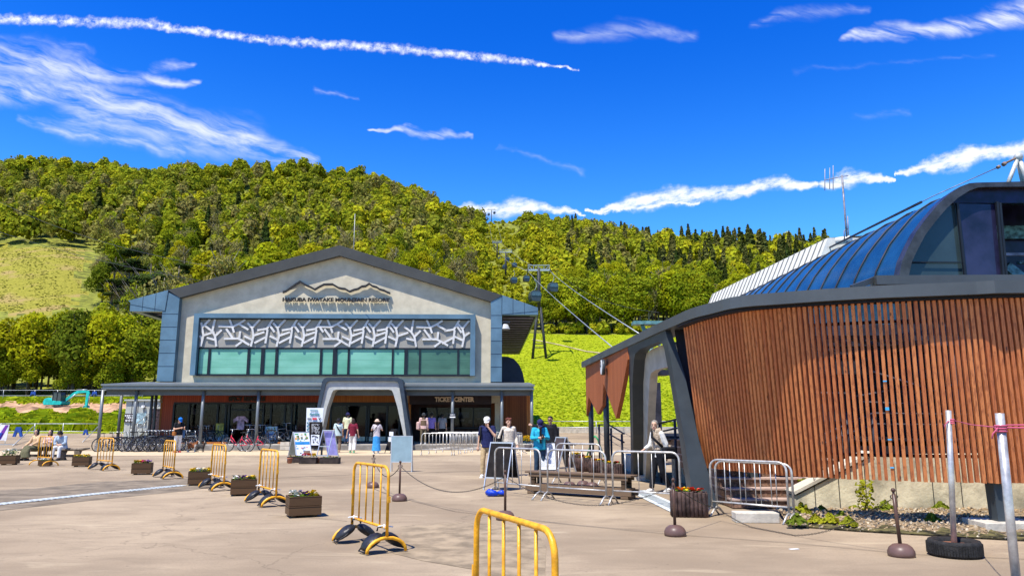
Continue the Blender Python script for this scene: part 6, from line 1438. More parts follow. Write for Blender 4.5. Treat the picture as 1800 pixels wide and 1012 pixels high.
pn0 = planter(); PN = [(10, 817, .25, ('white',), 'leaning leafy plant with pale blooms in the leftmost planter', 'leftmost wooden planter, cut by the photo edge'), (138, 820, .3, ('yellow',), 'yellow pansies in the planter beside the log bench', 'brown wooden planter right of the log bench'),
      (244, 834, .3, ('yellow', 'pink', 'purple'), 'yellow pink and mauve pansies in the third planter', 'brown wooden planter between the second and third yellow barriers'), (345, 853, .35, ('yellow', 'white', 'yellow'), 'yellow and white pansies in the fourth planter', 'brown wooden planter at the end of the drain channel'),
      (422, 871, .35, ('white', 'purple', 'yellow'), 'cream purple and yellow pansies in the fifth planter', 'brown wooden planter second nearest to the camera'), (527, 909, .42, ('white', 'purple', 'yellow'), 'white violet and yellow pansies in the nearest planter', 'nearest and largest looking brown wooden planter')]
for i, (px, py, rz, cs, fl, pl_) in enumerate(PN):
    g = G(px, py); g.y += .18; o = pn0 if i == 0 else dup(pn0); o.location = g; o.rotation_euler = (0, 0, rz); o['label'] = pl_; o['group'] = 'brown wooden planters'
    flowers(g, .44, .36, .29, cs, fl, rz, 60, i, leafn=130 if i else 260, h=.09 if i else .2)
g = G(76, 819); o = dup(pn0); o.location = (g.x, g.y + .1, 0); o.scale = (.7, .7, .6); o['label'] = 'small wooden planter under the leftmost yellow barrier'; o['group'] = 'brown wooden planters'; flowers((g.x, g.y + .1, 0), .25, .22, .16, ('white',), 'pale cabbage like plant in the small planter under the barrier', 0, 8, 31, leafn=60)
# log planters
LOGM = pm('dark_log_concrete', (.085, .05, .04), .7, var=.35, scale=5, bump=.5, bscale=20)
def logplanter(w, d, h, n):
    t = thing('log_planter', '', 'planter'); b = MB(); rg = random.Random(int(w * 100)); per = []
    for k in range(n): per.append((-w / 2 + w * (k + .5) / n, -d / 2))
    m_ = max(3, int(n * d / w))
    for k in range(m_): per += [(-w / 2, -d / 2 + d * (k + .5) / m_), (w / 2, -d / 2 + d * (k + .5) / m_)]
    for k in range(n): per.append((-w / 2 + w * (k + .5) / n, d / 2))
    r = w / n * .56
    for x, y in per: hh = h * rg.uniform(.96, 1.02); b.tube([(x, y, 0), (x, y, hh * .5), (x, y, hh - .015), (x, y, hh)], [r, r * rg.uniform(.92, 1.05), r, r * .8], 8)
    b.build('log_wall', LOGM, t); b = MB(); b.box((0, 0, h * .85), (w - r, d - r, .03)); b.build('soil', SOIL, t); return t
lp0 = logplanter(.52, .34, .40, 8); g = G(1216, 909); g.y += .17; lp0.location = g; lp0.rotation_euler = (0, 0, -.12); tag(lp0, 'large dark log planter with red and orange pansies at the portal foot', 'planter', 'dark log planters'); flowers(g, .42, .24, .39, ('orange', 'yellow', 'red', 'red'), 'red and orange pansies in the log planter at the portal foot', -.12, 60, 77, .05, 'flowers in the log planters')
for i, (px, py, rz, cs, fl, pl_) in enumerate([(1012, 820, -.5, ('yellow',), 'sparse yellow flowers in the farthest log planter', 'farthest log planter, partly behind the brown easel'), (1031, 829, -.5, ('orange', 'yellow'), 'orange and yellow pansies in the second farthest log planter', 'second farthest log planter behind the portal posts'),
        (1056, 836, -.4, ('orange', 'yellow', 'orange'), 'bright orange pansies in the third log planter', 'third log planter, before the thick valance post'), (1079, 842, -.3, ('yellow', 'red'), 'yellow and red pansies in the log planter nearest the far portal leg', 'log planter nearest the far portal leg')]):
    g = G(px, py); g.y += .2; o = dup(lp0); o.location = g; o.rotation_euler = (0, 0, rz); o.scale = (1.0, 1.1, 1.02); o['label'] = pl_; o['group'] = 'dark log planters'; flowers(g, .42, .26, .40, cs, fl, rz, 46, 50 + i, .05, 'flowers in the log planters')
# timber bench
BW = wood('weathered_bench_timber', (.19, .125, .075), (.115, .072, .042), 'x', .3); b0 = G(934, 868); b1 = G(1118, 880); bc = (b0 + b1) / 2; L_ = (b1 - b0).length; rzb = math.atan2(b1.y - b0.y, b1.x - b0.x)
bt = thing('timber_bench', 'long weathered timber bench with a base beam behind the steel barriers', 'bench', (bc.x, bc.y + .28, 0), rzb)
for k in range(3): b = MB(); b.box((0, -.13 + k * .13, .455), (L_ + .08, .118, .035)); b.build('seat_plank', BW, bt, bevel=.004)
b = MB(); b.box((0, -.15, .40), (L_ * .96, .04, .07)); b.box((0, .15, .40), (L_ * .96, .04, .07)); b.build('apron', BW, bt, bevel=.004)
for x in (-L_ / 2 + .15, L_ / 2 - .15):
    for y in (-.12, .12): b = MB(); b.box((x, y, .28), (.09, .07, .2)); b.box((x, y, .21), (.09, .07, .32)); b.build('leg', BW, bt)
b = MB(); b.box((0, -.16, .13), (L_ + .06, .05, .12)); b.box((0, .16, .13), (L_ + .06, .05, .12)); b.box((0, 0, .20), (L_ * .98, .30, .03)); b.build('base_beam', BW, bt, bevel=.004)
for x in (-L_ / 2 + .1, L_ / 2 - .12): b = MB(); b.box((x, 0, .037), (.16, .36, .074)); b.build('foot_block', BW, bt)
# small concrete blocks
g = G(1122, 845); tag(MB().box((g.x, g.y + .15, .07), (.75, .3, .14)).build('concrete_block', CONC, bevel=.01), 'small concrete block at the foot of the far portal leg', 'concrete block')
g = G(1334, 919); tag(MB().box((g.x, g.y + .16, .075), (.66, .32, .15), rz=-.07).build('concrete_block', CONC, bevel=.01), 'white concrete block lying inside the steel barrier by the stairs', 'concrete block')
b = MB(); g = G(1396, 965); b.box((g.x, g.y, .006), (.12, .05, .004), rz=.3); tag(b.build('paper_scrap', TIE), 'scrap of white paper on the asphalt at the right', 'litter')
# tyre pole and second pole with pink rope
g = G(1699, 982); ty = thing('tyre_pole_stand', 'galvanised pole standing in an old tyre on the right', 'pole', (g.x, g.y + .22, 0)); TYR = pm('tyre_rubber', (.02, .019, .018), .75, var=.25, scale=20, bump=.5, bscale=60)
b = MB(); b.lathe([(.19, .03), (.21, .01), (.27, .0), (.285, .03), (.288, .09), (.285, .15), (.27, .18), (.21, .175), (.185, .16), (.18, .09), (.19, .03)], (0, 0, 0), 40)
for k in range(60): a = 6.283 * k / 60; b.box((.287 * math.cos(a), .287 * math.sin(a), .09), (.012, .02, .12), rz=a)
b.build('tyre', TYR, ty); b = MB(); b.lathe([(.19, .06), (.185, .12), (.17, .135), (.10, .12), (.04, .14)], (0, 0, 0), 24); b.build('rusty_rim', pm('rusty_rim', (.30, .12, .06), .8, var=.4, scale=14), ty)
tpx = PX(1668, 722, 0.0001) if False else None
b = MB(); top = P(1667, 721, g.y + .22); b.tube([(0, 0, .1), (top.x - g.x, 0, top.z)], .032, 14); b.build('pole', ZINC, ty)
Y2 = 6.2; pb_, ptp = P(1790, 1060, Y2), P(1757, 726, Y2); pb_.z = 0; b = MB(); b.tube([pb_, ptp], .034, 14); p2t = thing('rope_pole', 'second galvanised pole at the right edge with pink rope tied round it', 'pole', pb_); b.build('pole', ZINC, p2t, world=True)
b = MB(); b.lathe([(.19, .03), (.21, .01), (.27, .0), (.285, .03), (.288, .09), (.285, .15), (.27, .18), (.21, .175), (.185, .16), (.18, .09), (.19, .03)], pb_, 32); b.build('tyre', TYR, p2t, world=True)
ROPE = pm('pink_rope', (.50, .09, .16), .8); t1 = P(1671, 739, g.y + .22); t2 = P(1759, 751, Y2); b = MB()
def knot(b, c, r):
    for k in range(3): b.tube([c + Vector((r * math.cos(a), r * math.sin(a), -.03 + k * .022)) for a in [6.283 * j / 10 for j in range(11)]], .008, 5)
    b.tube([c + Vector((-.04, -.03, 0)), c + Vector((-.09, -.03, -.05)), c + Vector((-.1, -.03, -.09))], .006, 5)
knot(b, t1, .038); knot(b, t2, .04); b.tube([t1 + Vector((.03, -.03, 0)), t1.lerp(t2, .5) + Vector((0, 0, -.012)), t2 + Vector((-.03, -.02, .0))], .005, 5); b.tube([t2 + Vector((.03, -.03, .0)), t2 + Vector((1.2, -.1, -.01))], .007, 5); b.tube([t2 + Vector((.03, -.03, .02)), t2 + Vector((1.2, -.1, .03))], .006, 5)
tag(b.build('pink_rope', ROPE), 'pink rope tied between the two galvanised poles', 'rope')
# blue bundle
g = G(870, 872); b = MB(); b.tube([g + Vector((-.17, .03, .06)), g + Vector((-.13, .0, .085)), g + Vector((.0, -.02, .06)), g + Vector((.06, -.03, .03))], [.05, .075, .065, .03], 10); b.tube([g + Vector((.04, .05, .05)), g + Vector((.14, .03, .07)), g + Vector((.22, .02, .055))], [.04, .065, .04], 10)
bb = tag(b.build('blue_bundle', pm('blue_tarp', (.008, .05, .50), .35, var=.2, scale=12, bump=.8, bscale=15)), 'crumpled bright blue bag under the black A board', 'bag'); b = MB(); b.tube([g + Vector((-.02, -.05, .01)), g + Vector((.1, -.04, .03)), g + Vector((.2, .0, .01))], .02, 6); b.build('dark_strap', BAG, bb)
# ---- signs ----
def printmat(name, base, blocks, seed=0):
    return pm(name, base, .5, var=.02)
INK = pm('black_ink', (.02, .02, .025), .6); WH = pm('white_board', (.74, .76, .78), .45, var=.03); ALU = pm('aluminium_profile', (.55, .58, .60), .35, metal=.4, var=.05); CHALK = pm('chalkboard', (.020, .017, .016), .85, var=.2, spec=.08)
COLS = {'b': pm('print_blue', (.03, .25, .55), .5), 'g': pm('print_green', (.12, .35, .12), .5), 't': pm('print_teal', (.10, .42, .42), .5), 'o': pm('print_orange', (.8, .35, .05), .5), 'r': pm('print_red', (.7, .05, .08), .5), 'y': pm('print_cream', (.75, .68, .45), .5), 'n': pm('print_brown', (.25, .16, .10), .5)}
def aboard(name, lab, loc, rz, w, h, spread, face_mats, back_mats, frame, art=None, leafh=None, z0=.12):
    """two hinged leaves; front leaf faces local -Y"""
    t = thing(name, lab, 'sign', loc, rz); ang = math.atan2(spread / 2, h)
    for s_, mt, nm in ((-1, face_mats, 'front_panel'), (1, back_mats, 'rear_panel')):
        M = Matrix.Rotation(s_ * -ang, 3, 'X') if False else None
        top = Vector((0, s_ * .02, h)); bot = Vector((0, s_ * spread / 2, 0)); d = (bot - top).normalized(); L = (bot - top).length; nrm = Vector((0, s_ * d.z * -1, d.y * s_ * 1)); nrm = Vector((0, -d.z * s_ * 1, d.y * s_)).normalized()
        if nrm.y * s_ < 0: nrm = -nrm
        def pt(x, l, o=0): return top + d * l + nrm * o + Vector((x, 0, 0))
        if mt is not None:
            b = MB(); z_ = L - z0; vs = [pt(-w / 2, .01), pt(w / 2, .01), pt(w / 2, z_), pt(-w / 2, z_)]; vs += [v - nrm * .012 for v in vs]; b.add(vs, [(0, 3, 2, 1) if s_ < 0 else (0, 1, 2, 3), (4, 5, 6, 7) if s_ < 0 else (7, 6, 5, 4), (0, 1, 5, 4), (1, 2, 6, 5), (2, 3, 7, 6), (3, 0, 4, 7)]); b.build(nm, mt, t)
        b = MB()
        for x in (-w / 2, w / 2): b.beam(pt(x, 0), pt(x, L), .028, .022, up=(1, 0, 0))
        b.beam(pt(-w / 2, .012), pt(w / 2, .012), .022, .03); b.beam(pt(-w / 2, L - z0), pt(w / 2, L - z0), .022, .03)
        if mt is None: b.beam(pt(-w / 2, L * .5), pt(w / 2, L * .5), .022, .025)
        b.build('frame', frame, t)
        if s_ < 0 and art:
            b = MB(); ms = []; 
            for (x0, l0, x1, l1, k) in art:
                if k not in ms: ms.append(k)
                vs = [pt(-w / 2 + w * x0, z_ * l0, .004), pt(-w / 2 + w * x1, z_ * l0, .004), pt(-w / 2 + w * x1, z_ * l1, .004), pt(-w / 2 + w * x0, z_ * l1, .004)]; b.add(vs, [(3, 2, 1, 0)], ms.index(k))
            b.build('print', [COLS[k] if k in COLS else INK for k in ms], t)
    return t
rg = random.Random(12); poster = [(.03, .42, .97, .54, 'b')]
for k in range(26): x = rg.uniform(.04, .85); y = rg.uniform(.03, .36); s = rg.uniform(.05, .14); poster.append((x, y, min(.96, x + s), min(.40, y + s * .7), rg.choice('gtoyng')))
for k in range(10): x = rg.uniform(.05, .8); y = rg.uniform(.58, .9); poster.append((x, y, min(.95, x + rg.uniform(.05, .16)), y + .035, rg.choice('rnbk')))
poster += [(.5, .80, .94, .95, 'n'), (.06, .07, .3, .12, 'g')]
def gp(px, py, dz=0): return G(px, py)
g = G(476, 787); s1 = aboard('sign_board', 'white framed picture poster stand before the bicycles by the shop', (g.x, g.y, 0), .0, .66, 1.22, .5, WH, WH, ALU, poster, z0=.32)
g = G(522, 811); s2 = aboard('sign_board', 'slanting picture poster A board behind the flower crates', (g.x, g.y + .35, 0), R(38), .62, 1.12, 1.0, WH, pm('grey_green_leaf', (.34, .38, .34), .6), ALU, poster, z0=.25)
g = G(573, 813); s3 = aboard('sign_board', 'open A board with lilac rear leaf and bare silver front frame', (g.x, g.y + .2, 0), R(-28), .52, 1.20, .75, None, pm('lilac_panel', (.42, .38, .78), .5), ALU, z0=.28)
g = G(705, 829); t = thing('notice_stand', 'blank blue grey board on white legs left of the chain', 'sign', (g.x, g.y, 0), .03); b = MB(); b.box((0, 0, .69), (.62, .03, .76)); b.build('panel', pm('blue_grey_panel', (.26, .37, .40), .6, var=.05), t)
b = MB(); 
for x in (-.32, .32): b.box((x, 0, .54), (.025, .035, 1.08)); 
b.box((0, 0, 1.08), (.66, .035, .02)); b.box((0, 0, .30), (.66, .035, .025)); b.build('frame', ALU, t); b = MB()
for x in (-.32, .32): b.beam((x, .02, .9), (x, .38, 0), .022)
b.build('prop_leg', ALU, t)
g = G(884, 862); s7 = aboard('sign_board', 'black chalk A board with silver frame beside the couple', (g.x - .02, g.y + .3, 0), R(148), .60, 1.06, .62, CHALK, CHALK, ALU, z0=.28)
g = G(962, 838); s8 = aboard('sign_board', 'white notice board with rows of black writing before the man in blue', (g.x, g.y + .1, 0), R(6), .46, .96, .5, WH, CHALK, pm('dark_profile', (.05, .05, .05), .5), None, z0=.2)
b = MB(); rg = random.Random(3); top = Vector((0, -.02, .96)); bot = Vector((0, -.25, 0)); d = (bot - top).normalized(); nrm = Vector((0, -.97, .23))
for r_ in range(17):
    l = .07 + r_ * .038; n_c = 15 if r_ else 10
    for k in range(n_c):
        if rg.random() < .82:
            x = -.2 + k * .027 + (.05 if r_ == 0 else 0); c = top + d * l + nrm * .01 + Vector((x, 0, 0)); s = .009 if r_ else .013
            for q in range(2): dx, dl = rg.uniform(-s * .4, s * .4), rg.uniform(-s, s); p = c + Vector((dx, 0, 0)) + d * dl; hw, hl = (s, s * .22) if q else (s * .25, s); b.add([p + Vector((-hw, 0, 0)) - d * hl, p + Vector((hw, 0, 0)) - d * hl, p + Vector((hw, 0, 0)) + d * hl, p + Vector((-hw, 0, 0)) + d * hl], [(3, 2, 1, 0)])
b.build('writing', INK, s8)
g = G(988, 834); s9 = aboard('sign_board', 'brown easel board seen side on between the white notice and the log planters', (g.x, g.y, 0), R(120), .50, 1.08, .7, pm('brown_board', (.07, .05, .045), .6), pm('brown_board_rear', (.07, .05, .045), .6), ALU, z0=.22)
g = G(692, 796); s6 = aboard('sign_board', 'narrow dark easel with a small white menu right of the portal leg', (g.x, g.y, 0), R(-50), .5, 1.15, .7, CHALK, CHALK, FRAME, z0=.15)
b = MB(); b.box((.0, -.16, .92), (.36, .02, .2)); b.box((.0, -.2, .66), (.36, .02, .22)); b.build('menu_card', WH, s6)
# tall poster + black stand by the portal
D4 = 34.0; q = P(553, 797, D4); t4 = thing('tall_poster', 'tall white leaning banner sign with small logos left of the portal', 'sign', (q.x, D4 + .25, 0))
def W4(px, py, dy=0): p = P(px, py, D4 + .25 + dy); return p
b = MB(); pts = [W4(539, 716.5), W4(569, 716.5), W4(566.5, 741), W4(546, 741), W4(543, 785), W4(537, 785)]; b.prism([(p.x, p.z) for p in pts], (0, D4 + .25, 0), UX, UZ, -.04); b.build('banner', WH, t4, world=True)
def tx(s, px, py, w_px, sz, m, par, Y, nm='lettering', off=.0, rot=0):
    p = P(px, py, Y); w = (P(px + w_px / 2, py, Y) - P(px - w_px / 2, py, Y)).length; o = textmesh(nm, s, sz, .006, m, par, (p.x - par.location.x, Y - par.location.y, p.z), (R(90), rot, 0), off=off, width=w); return o
TEALI = pm('teal_ink', (.02, .20, .26), .6)
tx('IWATAKE', 552, 721.2, 13, .10, TEALI, t4, D4 + .22, off=.004); tx('Alpenslider', 553, 727.5, 18, .15, TEALI, t4, D4 + .22, off=.006)
b = MB(); p = W4(553, 735.5, -.03); b.tube([p, p - Vector((0, .01, 0))], .001, 3) if False else b.box(p, (.20, .01, .09)); b.build('red_logo', COLS['r'], t4, world=True); b = MB(); p = W4(544, 735.5, -.03); b.box(p, (.19, .01, .05)); p = W4(562, 735.5, -.03); b.beam(p + Vector((-.05, 0, .05)), p + Vector((0, 0, -.04)), .01, .03); b.beam(p + Vector((.05, 0, .05)), p + Vector((0, 0, -.04)), .01, .03); b.build('dark_logo', INK, t4, world=True)
b = MB()
for k in range(7): p = W4(541 - k * .15, 743 + k * 6, -.03); b.box(p, (.07, .01, .06)); b.box(p + Vector((.01, -.004, .03)), (.1, .01, .015))
b.build('vertical_writing', TEALI, t4, world=True)
t5 = thing('menu_stand', 'black menu stand with white drawing sheet on two posts before the tall banner', 'sign', (q.x + .1, D4, 0)); b = MB(); pts = [P(543.5, 741, D4), P(566.5, 741, D4), P(566.5, 788, D4), P(543.5, 788, D4)]; b.prism([(p.x, p.z) for p in pts], (0, D4, 0), UX, UZ, -.06); b.build('panel', CHALK, t5, world=True)
b = MB()
for px in (545, 565): p = P(px, 790, D4); b.box((p.x, D4 + .03, p.z / 2), (.06, .06, max(.1, p.z)))
for px in (545, 565): p = P(px, 800, D4); b.box((p.x, D4 + .03, .25), (.07, .07, .5))
b.build('leg', FRAME, t5, world=True); b = MB(); pts = [P(547, 763.5, D4), P(561.5, 763.5, D4), P(561.5, 782, D4), P(547, 782, D4)]; b.prism([(p.x, p.z) for p in pts], (0, D4 - .02, 0), UX, UZ, -.015); b.build('paper_sheet', WH, t5, world=True)
b = MB(); rg = random.Random(21)
for k in range(16): p = P(rg.uniform(549, 560), rg.uniform(765, 780), D4 - .03); b.box(p, (rg.uniform(.02, .07), .004, rg.uniform(.015, .05)))
b.build('drawing', INK, t5, world=True); b = MB()
for c_ in range(9):
    for r_ in range(9):
        if rg.random() < .8: p = P(548.5 + c_ * 1.6, 745 + r_ * 1.9, D4 - .02); b.box(p, (.022, .004, .035))
b.build('chalk_writing', LIT, t5, world=True)
# flower crates under the signs
for i, (px, py, w, cs, lb) in enumerate([(516, 813, .5, ('orange',), 'low dark crate under the slanting poster board'), (540, 815, .62, ('pink', 'red', 'yellow'), 'middle dark crate with bright pink flowers'), (578, 815, .7, ('purple',), 'low dark crate under the lilac board')]):
    g = G(px, py); b = MB(); b.box((g.x, g.y + .17, .11), (w, .34, .2)); b.box((g.x, g.y + .17, .215), (w + .02, .36, .02)); tag(b.build('flower_crate', [pm('dark_crate', (.05, .035, .028), .8, var=.3)]), lb, 'crate', 'dark flower crates')
    flowers((g.x, g.y + .17, 0), w * .8, .26, .22, cs, ['few orange blooms in the left crate', 'bright pink and yellow flowers in the middle crate', 'dark purple flowers in the right crate'][i], 0, [6, 60, 8][i], 90 + i, [.03, .12, .03][i], 'flowers in the dark crates', 40)
for px, lb in ((509, 'terracotta pot left of the crates'), (559, 'terracotta pot under the open A board')): g = G(px, 814); b = MB(); b.lathe([(.07, 0), (.10, .18), (.11, .2)], (g.x, g.y, 0), 14); tag(b.build('terracotta_pot', pm('terracotta', (.45, .17, .09), .8)), lb, 'pot')
for k in range(4): g = G(497 + (k % 2) * 8, 791 + 0); b = MB(); b.box((g.x, g.y, .12 + .22 * (k // 2)), (.24, .2, .2)); tag(b.build('concrete_block', CONC), ('lower left', 'lower right', 'upper left', 'upper right')[k] + ' block of the small stack beside the poster stand', 'concrete block', 'stacked blocks')
g = P(928, 775, 39.5); flowers((g.x, 38.8, 0), .5, .4, .35, ('yellow',), 'yellow bush at the right corner of the lodge deck', 0, 90, 99, .35, 'shrubs by the deck', 120); b = MB(); b.lathe([(.14, 0), (.2, .33)], (g.x, 38.8, 0), 14); tag(b.build('flower_pot', pm('dark_pot', (.06, .05, .05), .7)), 'dark pot at the right corner of the lodge deck', 'pot')
# log bench at the left
LB = pm('weathered_log', (.20, .155, .105), .85, var=.3, scale=4, bump=.4, bscale=12); g = G(95, 808)
lb_ = thing('log_bench', 'rustic split log bench with forked stumps at the far left', 'bench', (g.x, g.y, 0), -.04); b = MB(); L0_, L1_ = -1.75, 1.4
b.tube([(L0_, 0, .43), (L0_ + .15, 0, .42), (0, 0, .41), (L1_ - .3, 0, .42), (L1_, 0, .46)], [.05, .12, .13, .12, .06], 10, flat=(1.0, .5), up=(0, 1, 0)) ; b.build('seat_log', LB, lb_)
for x in (-1.2, .35, .95): b = MB(); b.tube([(x, 0, 0), (x - .02, 0, .15), (x, 0, .37)], [.15, .10, .15], 10); b.build('stump', LB, lb_)
b = MB(); b.tube([(-1.3, .1, .17), (.9, .1, .16)], .05, 8); b.build('stretcher', LB, lb_)
# ---- bicycles ----
BT = pm('bike_tyre', (.02, .02, .021), .8); BC = pm('bike_chrome', (.45, .46, .47), .3, metal=.7)
def bike(nm, lab, fc, cruiser=False, tyre=BT):
    t = thing(nm, lab, 'bicycle'); r = .33; X1_, X2_ = -.52, .54
    for x in (X1_, X2_):
        b = MB(); b.tube([(x + r * math.cos(a), 0, r + r * math.sin(a)) for a in [6.2832 * j / 24 for j in range(25)]], .021, 6, cap=False); w = b.build('wheel', tyre, t)
        b = MB(); b.tube([(x + (r - .03) * math.cos(a), 0, r + (r - .03) * math.sin(a)) for a in [6.2832 * j / 24 for j in range(25)]], .008, 4, cap=False)
        for j in range(9): a = math.pi * j / 9; b.tube([(x - (r - .03) * math.cos(a), 0, r - (r - .03) * math.sin(a)), (x + (r - .03) * math.cos(a), 0, r + (r - .03) * math.sin(a))], .003, 3, cap=False)
        b.tube([(x, -.05, r), (x, .05, r)], .022, 6); b.build('rim', BC, w)
    BBk = (-.05, 0, .29); seat = (-.20, 0, .74); head = (.36, 0, .72 if not cruiser else .78); hb = (.40, 0, .58); ra = (X1_, 0, r)
    b = MB()
    if cruiser: segs = [(BBk, seat), (BBk, (.18, 0, .34)), ((.18, 0, .34), hb), ((.1, 0, .40), (.34, 0, .68)), (ra, BBk), (ra, (-.17, 0, .6))]
    else: segs = [(BBk, seat), (BBk, hb), ((-.18, 0, .68), head), (ra, BBk), (ra, (-.17, 0, .66))]
    for a, c in segs: b.tube([a, c], .019, 6)
    b.tube([head, hb], .024, 6); b.build('frame', fc, t); b = MB(); b.tube([hb, (.45, 0, .46), (X2_, 0, r)], .016, 6); b.build('fork', BC if cruiser else fc, t)
    b = MB(); hz = .98 if not cruiser else 1.05
    b.tube([head, (.33, 0, hz - .03)], .014, 6)
    if cruiser: b.tube([(.12, -.3, hz), (.26, -.27, hz + .02), (.38, -.12, hz), (.36, 0, hz - .03), (.38, .12, hz), (.26, .27, hz + .02), (.12, .3, hz)], .012, 6)
    else: b.tube([(.33, -.32, hz), (.36, 0, hz - .02), (.33, .32, hz)], .012, 6)
    b.build('handlebar', BC, t); b = MB(); b.tube([seat, (-.22, 0, .88)], .013, 6); b.tube([(-.36, 0, .90), (-.28, 0, .915), (-.1, 0, .90)], [.06, .07, .02], 8, flat=(1, .4), up=(0, 1, 0)); b.build('saddle', BT, t)
    b = MB(); b.tube([(-.05, -.06, .29), (-.05, .06, .29)], .07, 10); b.beam((-.05, -.08, .29), (.08, -.08, .19), .02); b.beam((-.05, .08, .29), (-.18, .08, .39), .02); b.box((.1, -.11, .18), (.09, .06, .02)); b.box((-.2, .11, .40), (.09, .06, .02)); b.build('crank', BC, t)
    return t
bk = {'black': bike('bicycle', 'x', pm('bike_black', (.03, .03, .035), .4)), 'grey': bike('bicycle', 'x', pm('bike_grey', (.22, .24, .24), .4)), 'brown': bike('bicycle', 'x', pm('bike_umber', (.16, .08, .045), .4)), 'red': bike('bicycle', 'x', pm('bike_crimson', (.60, .02, .06), .4), True), 'navy': bike('bicycle', 'x', pm('bike_navy', (.03, .06, .16), .4))}
used = set()
def put_bike(kind, px, Y, rz, lab, grp, z=0.0, s=1.0, tilt=0):
    o = bk[kind] if kind not in used else dup(bk[kind]); used.add(kind); p = P(px, 770, Y); o.location = (p.x, Y, z); o.rotation_euler = (tilt, 0, rz); o.scale = (s,) * 3; o['label'] = lab; o['group'] = grp
GL, GC = 'rental bicycles left of the lodge door', 'rental bicycles by the poster stand'
put_bike('brown', 189, 38.9, 1.15, 'dark bicycle with orange trim, first bicycle from the left', GL); put_bike('navy', 203, 39.2, 1.2, 'second bicycle from the left, front wheel towards the viewer', GL); put_bike('black', 214, 39.6, 1.25, 'third bicycle from the left, seen front on', GL)
put_bike('grey', 229, 40.3, .15, 'grey green bicycle seen side on behind the canopy column', GL, s=1.05); 
for k in range(12): put_bike(('black', 'black', 'navy', 'grey', 'black')[k % 5], 242 + k * 6.6, 38.6 + (k % 3) * .35, 1.0 + .12 * ((k * 7) % 5 - 2), ['small', 'dark', 'slightly raised', 'tilting', 'turned'][k % 5] + ' black bicycle number %s of the packed rack' % ['one', 'two', 'three', 'four', 'five', 'six', 'seven', 'eight', 'nine', 'ten', 'eleven', 'twelve'][k] , GL, s=1.08, tilt=.06 * ((k % 3) - 1))
put_bike('grey', 330, 40.6, .3, 'bicycle with white tyres behind the man in the blue cap', GL, z=.3 if False else 0, s=1.05); put_bike('brown', 352, 41.8, 1.0, 'brown bicycle facing forward beside the second canopy column', GL, z=.3)
for k in range(5): put_bike(('black', 'brown', 'grey', 'brown', 'black')[k], 337 + k * 8.5, 43.0 + .25 * (k % 2), .2 + .1 * k, 'bicycle %s against the shop window' % ['one', 'two', 'three', 'four', 'five'][k], GL, z=.3)
put_bike('red', 419, 38.6, 3.0, 'crimson step through bicycle leading the pair by the poster stand', GC, s=1.05); put_bike('red', 447, 39.0, 3.05, 'crimson step through bicycle parked right behind the leading one', GC, s=1.05)
for k in range(6): put_bike(('grey', 'brown', 'grey', 'black', 'brown', 'grey')[k], 436 + k * 6.2, 41.6 + .3 * (k % 3), 1.75 + .15 * (k % 3), 'parked bicycle %s in the rack between the red ones and the poster' % ['one', 'two', 'three', 'four', 'five', 'six'][k], GC, z=.3, s=1.05)
put_bike('grey', 492, 41.5, 1.0, 'bicycle with pale tyres right of the poster stand', GC, z=.3, s=1.15); put_bike('black', 508, 42.2, .35, 'black bicycle under the shop window right of the poster', GC, z=.3)
b = MB(); p = P(345, 777, 41.0); b.box((p.x, 41.0, .36), (3.3, .3, .1)); p = P(515, 777, 41.2); b.box((p.x, 41.2, .36), (1.6, .3, .1)); tag(b.build('rack_rail', WOODO), 'low orange timber kerb boards under the bicycle racks', 'rack')
# ================= PEOPLE AND DOGS =================
def fabric(n, c, var=.12, scale=18, bump=.5): return pm(n, c, .85, var=var, scale=scale, bump=bump, bscale=14, spec=.1)
SKINM = pm('skin', (.56, .33, .22), .6, var=.06, scale=10, spec=.3); LIPM = pm('lips', (.42, .14, .12), .5, var=.05); EYEM = pm('eye_dark', (.03, .02, .018), .3); BROW = pm('brow_hair', (.05, .035, .03), .8)
HAIRB = pm('black_hair', (.014, .011, .010), .55, var=.3, scale=60); HAIRR = pm('auburn_hair', (.17, .05, .025), .6, var=.3, scale=60); HAIRG = pm('grey_hair', (.26, .23, .19), .7, var=.3, scale=60); HAIRD = pm('dark_brown_hair', (.045, .025, .018), .6, var=.3, scale=60)
def solid(name, mb_, voxel, mats, parent, sm=6, paint=None):
    """fuse the shaped pieces of one builder into one continuous skin"""
    me = bpy.data.meshes.new(name); me.from_pydata(mb_.v, [], mb_.f); o = bpy.data.objects.new(name, me); col.objects.link(o)
    r_ = o.modifiers.new('r', 'REMESH'); r_.mode = 'VOXEL'; r_.voxel_size = voxel; s_ = o.modifiers.new('s', 'SMOOTH'); s_.iterations = sm; s_.factor = .5
    dg = bpy.context.evaluated_depsgraph_get(); m2 = bpy.data.meshes.new_from_object(o.evaluated_get(dg)); bpy.data.objects.remove(o); bpy.data.meshes.remove(me)
    m2.name = name; m2.materials.clear()
    for m_ in (mats if isinstance(mats, (list, tuple)) else [mats]): m2.materials.append(m_)
    n = len(m2.polygons); m2.polygons.foreach_set('use_smooth', [True] * n)
    if paint: m2.polygons.foreach_set('material_index', [paint(p.center) for p in m2.polygons])
    m2.update(); o = bpy.data.objects.new(name, m2); col.objects.link(o)
    if parent: o.parent = parent
    return o
def V3(*a): return Vector(a)
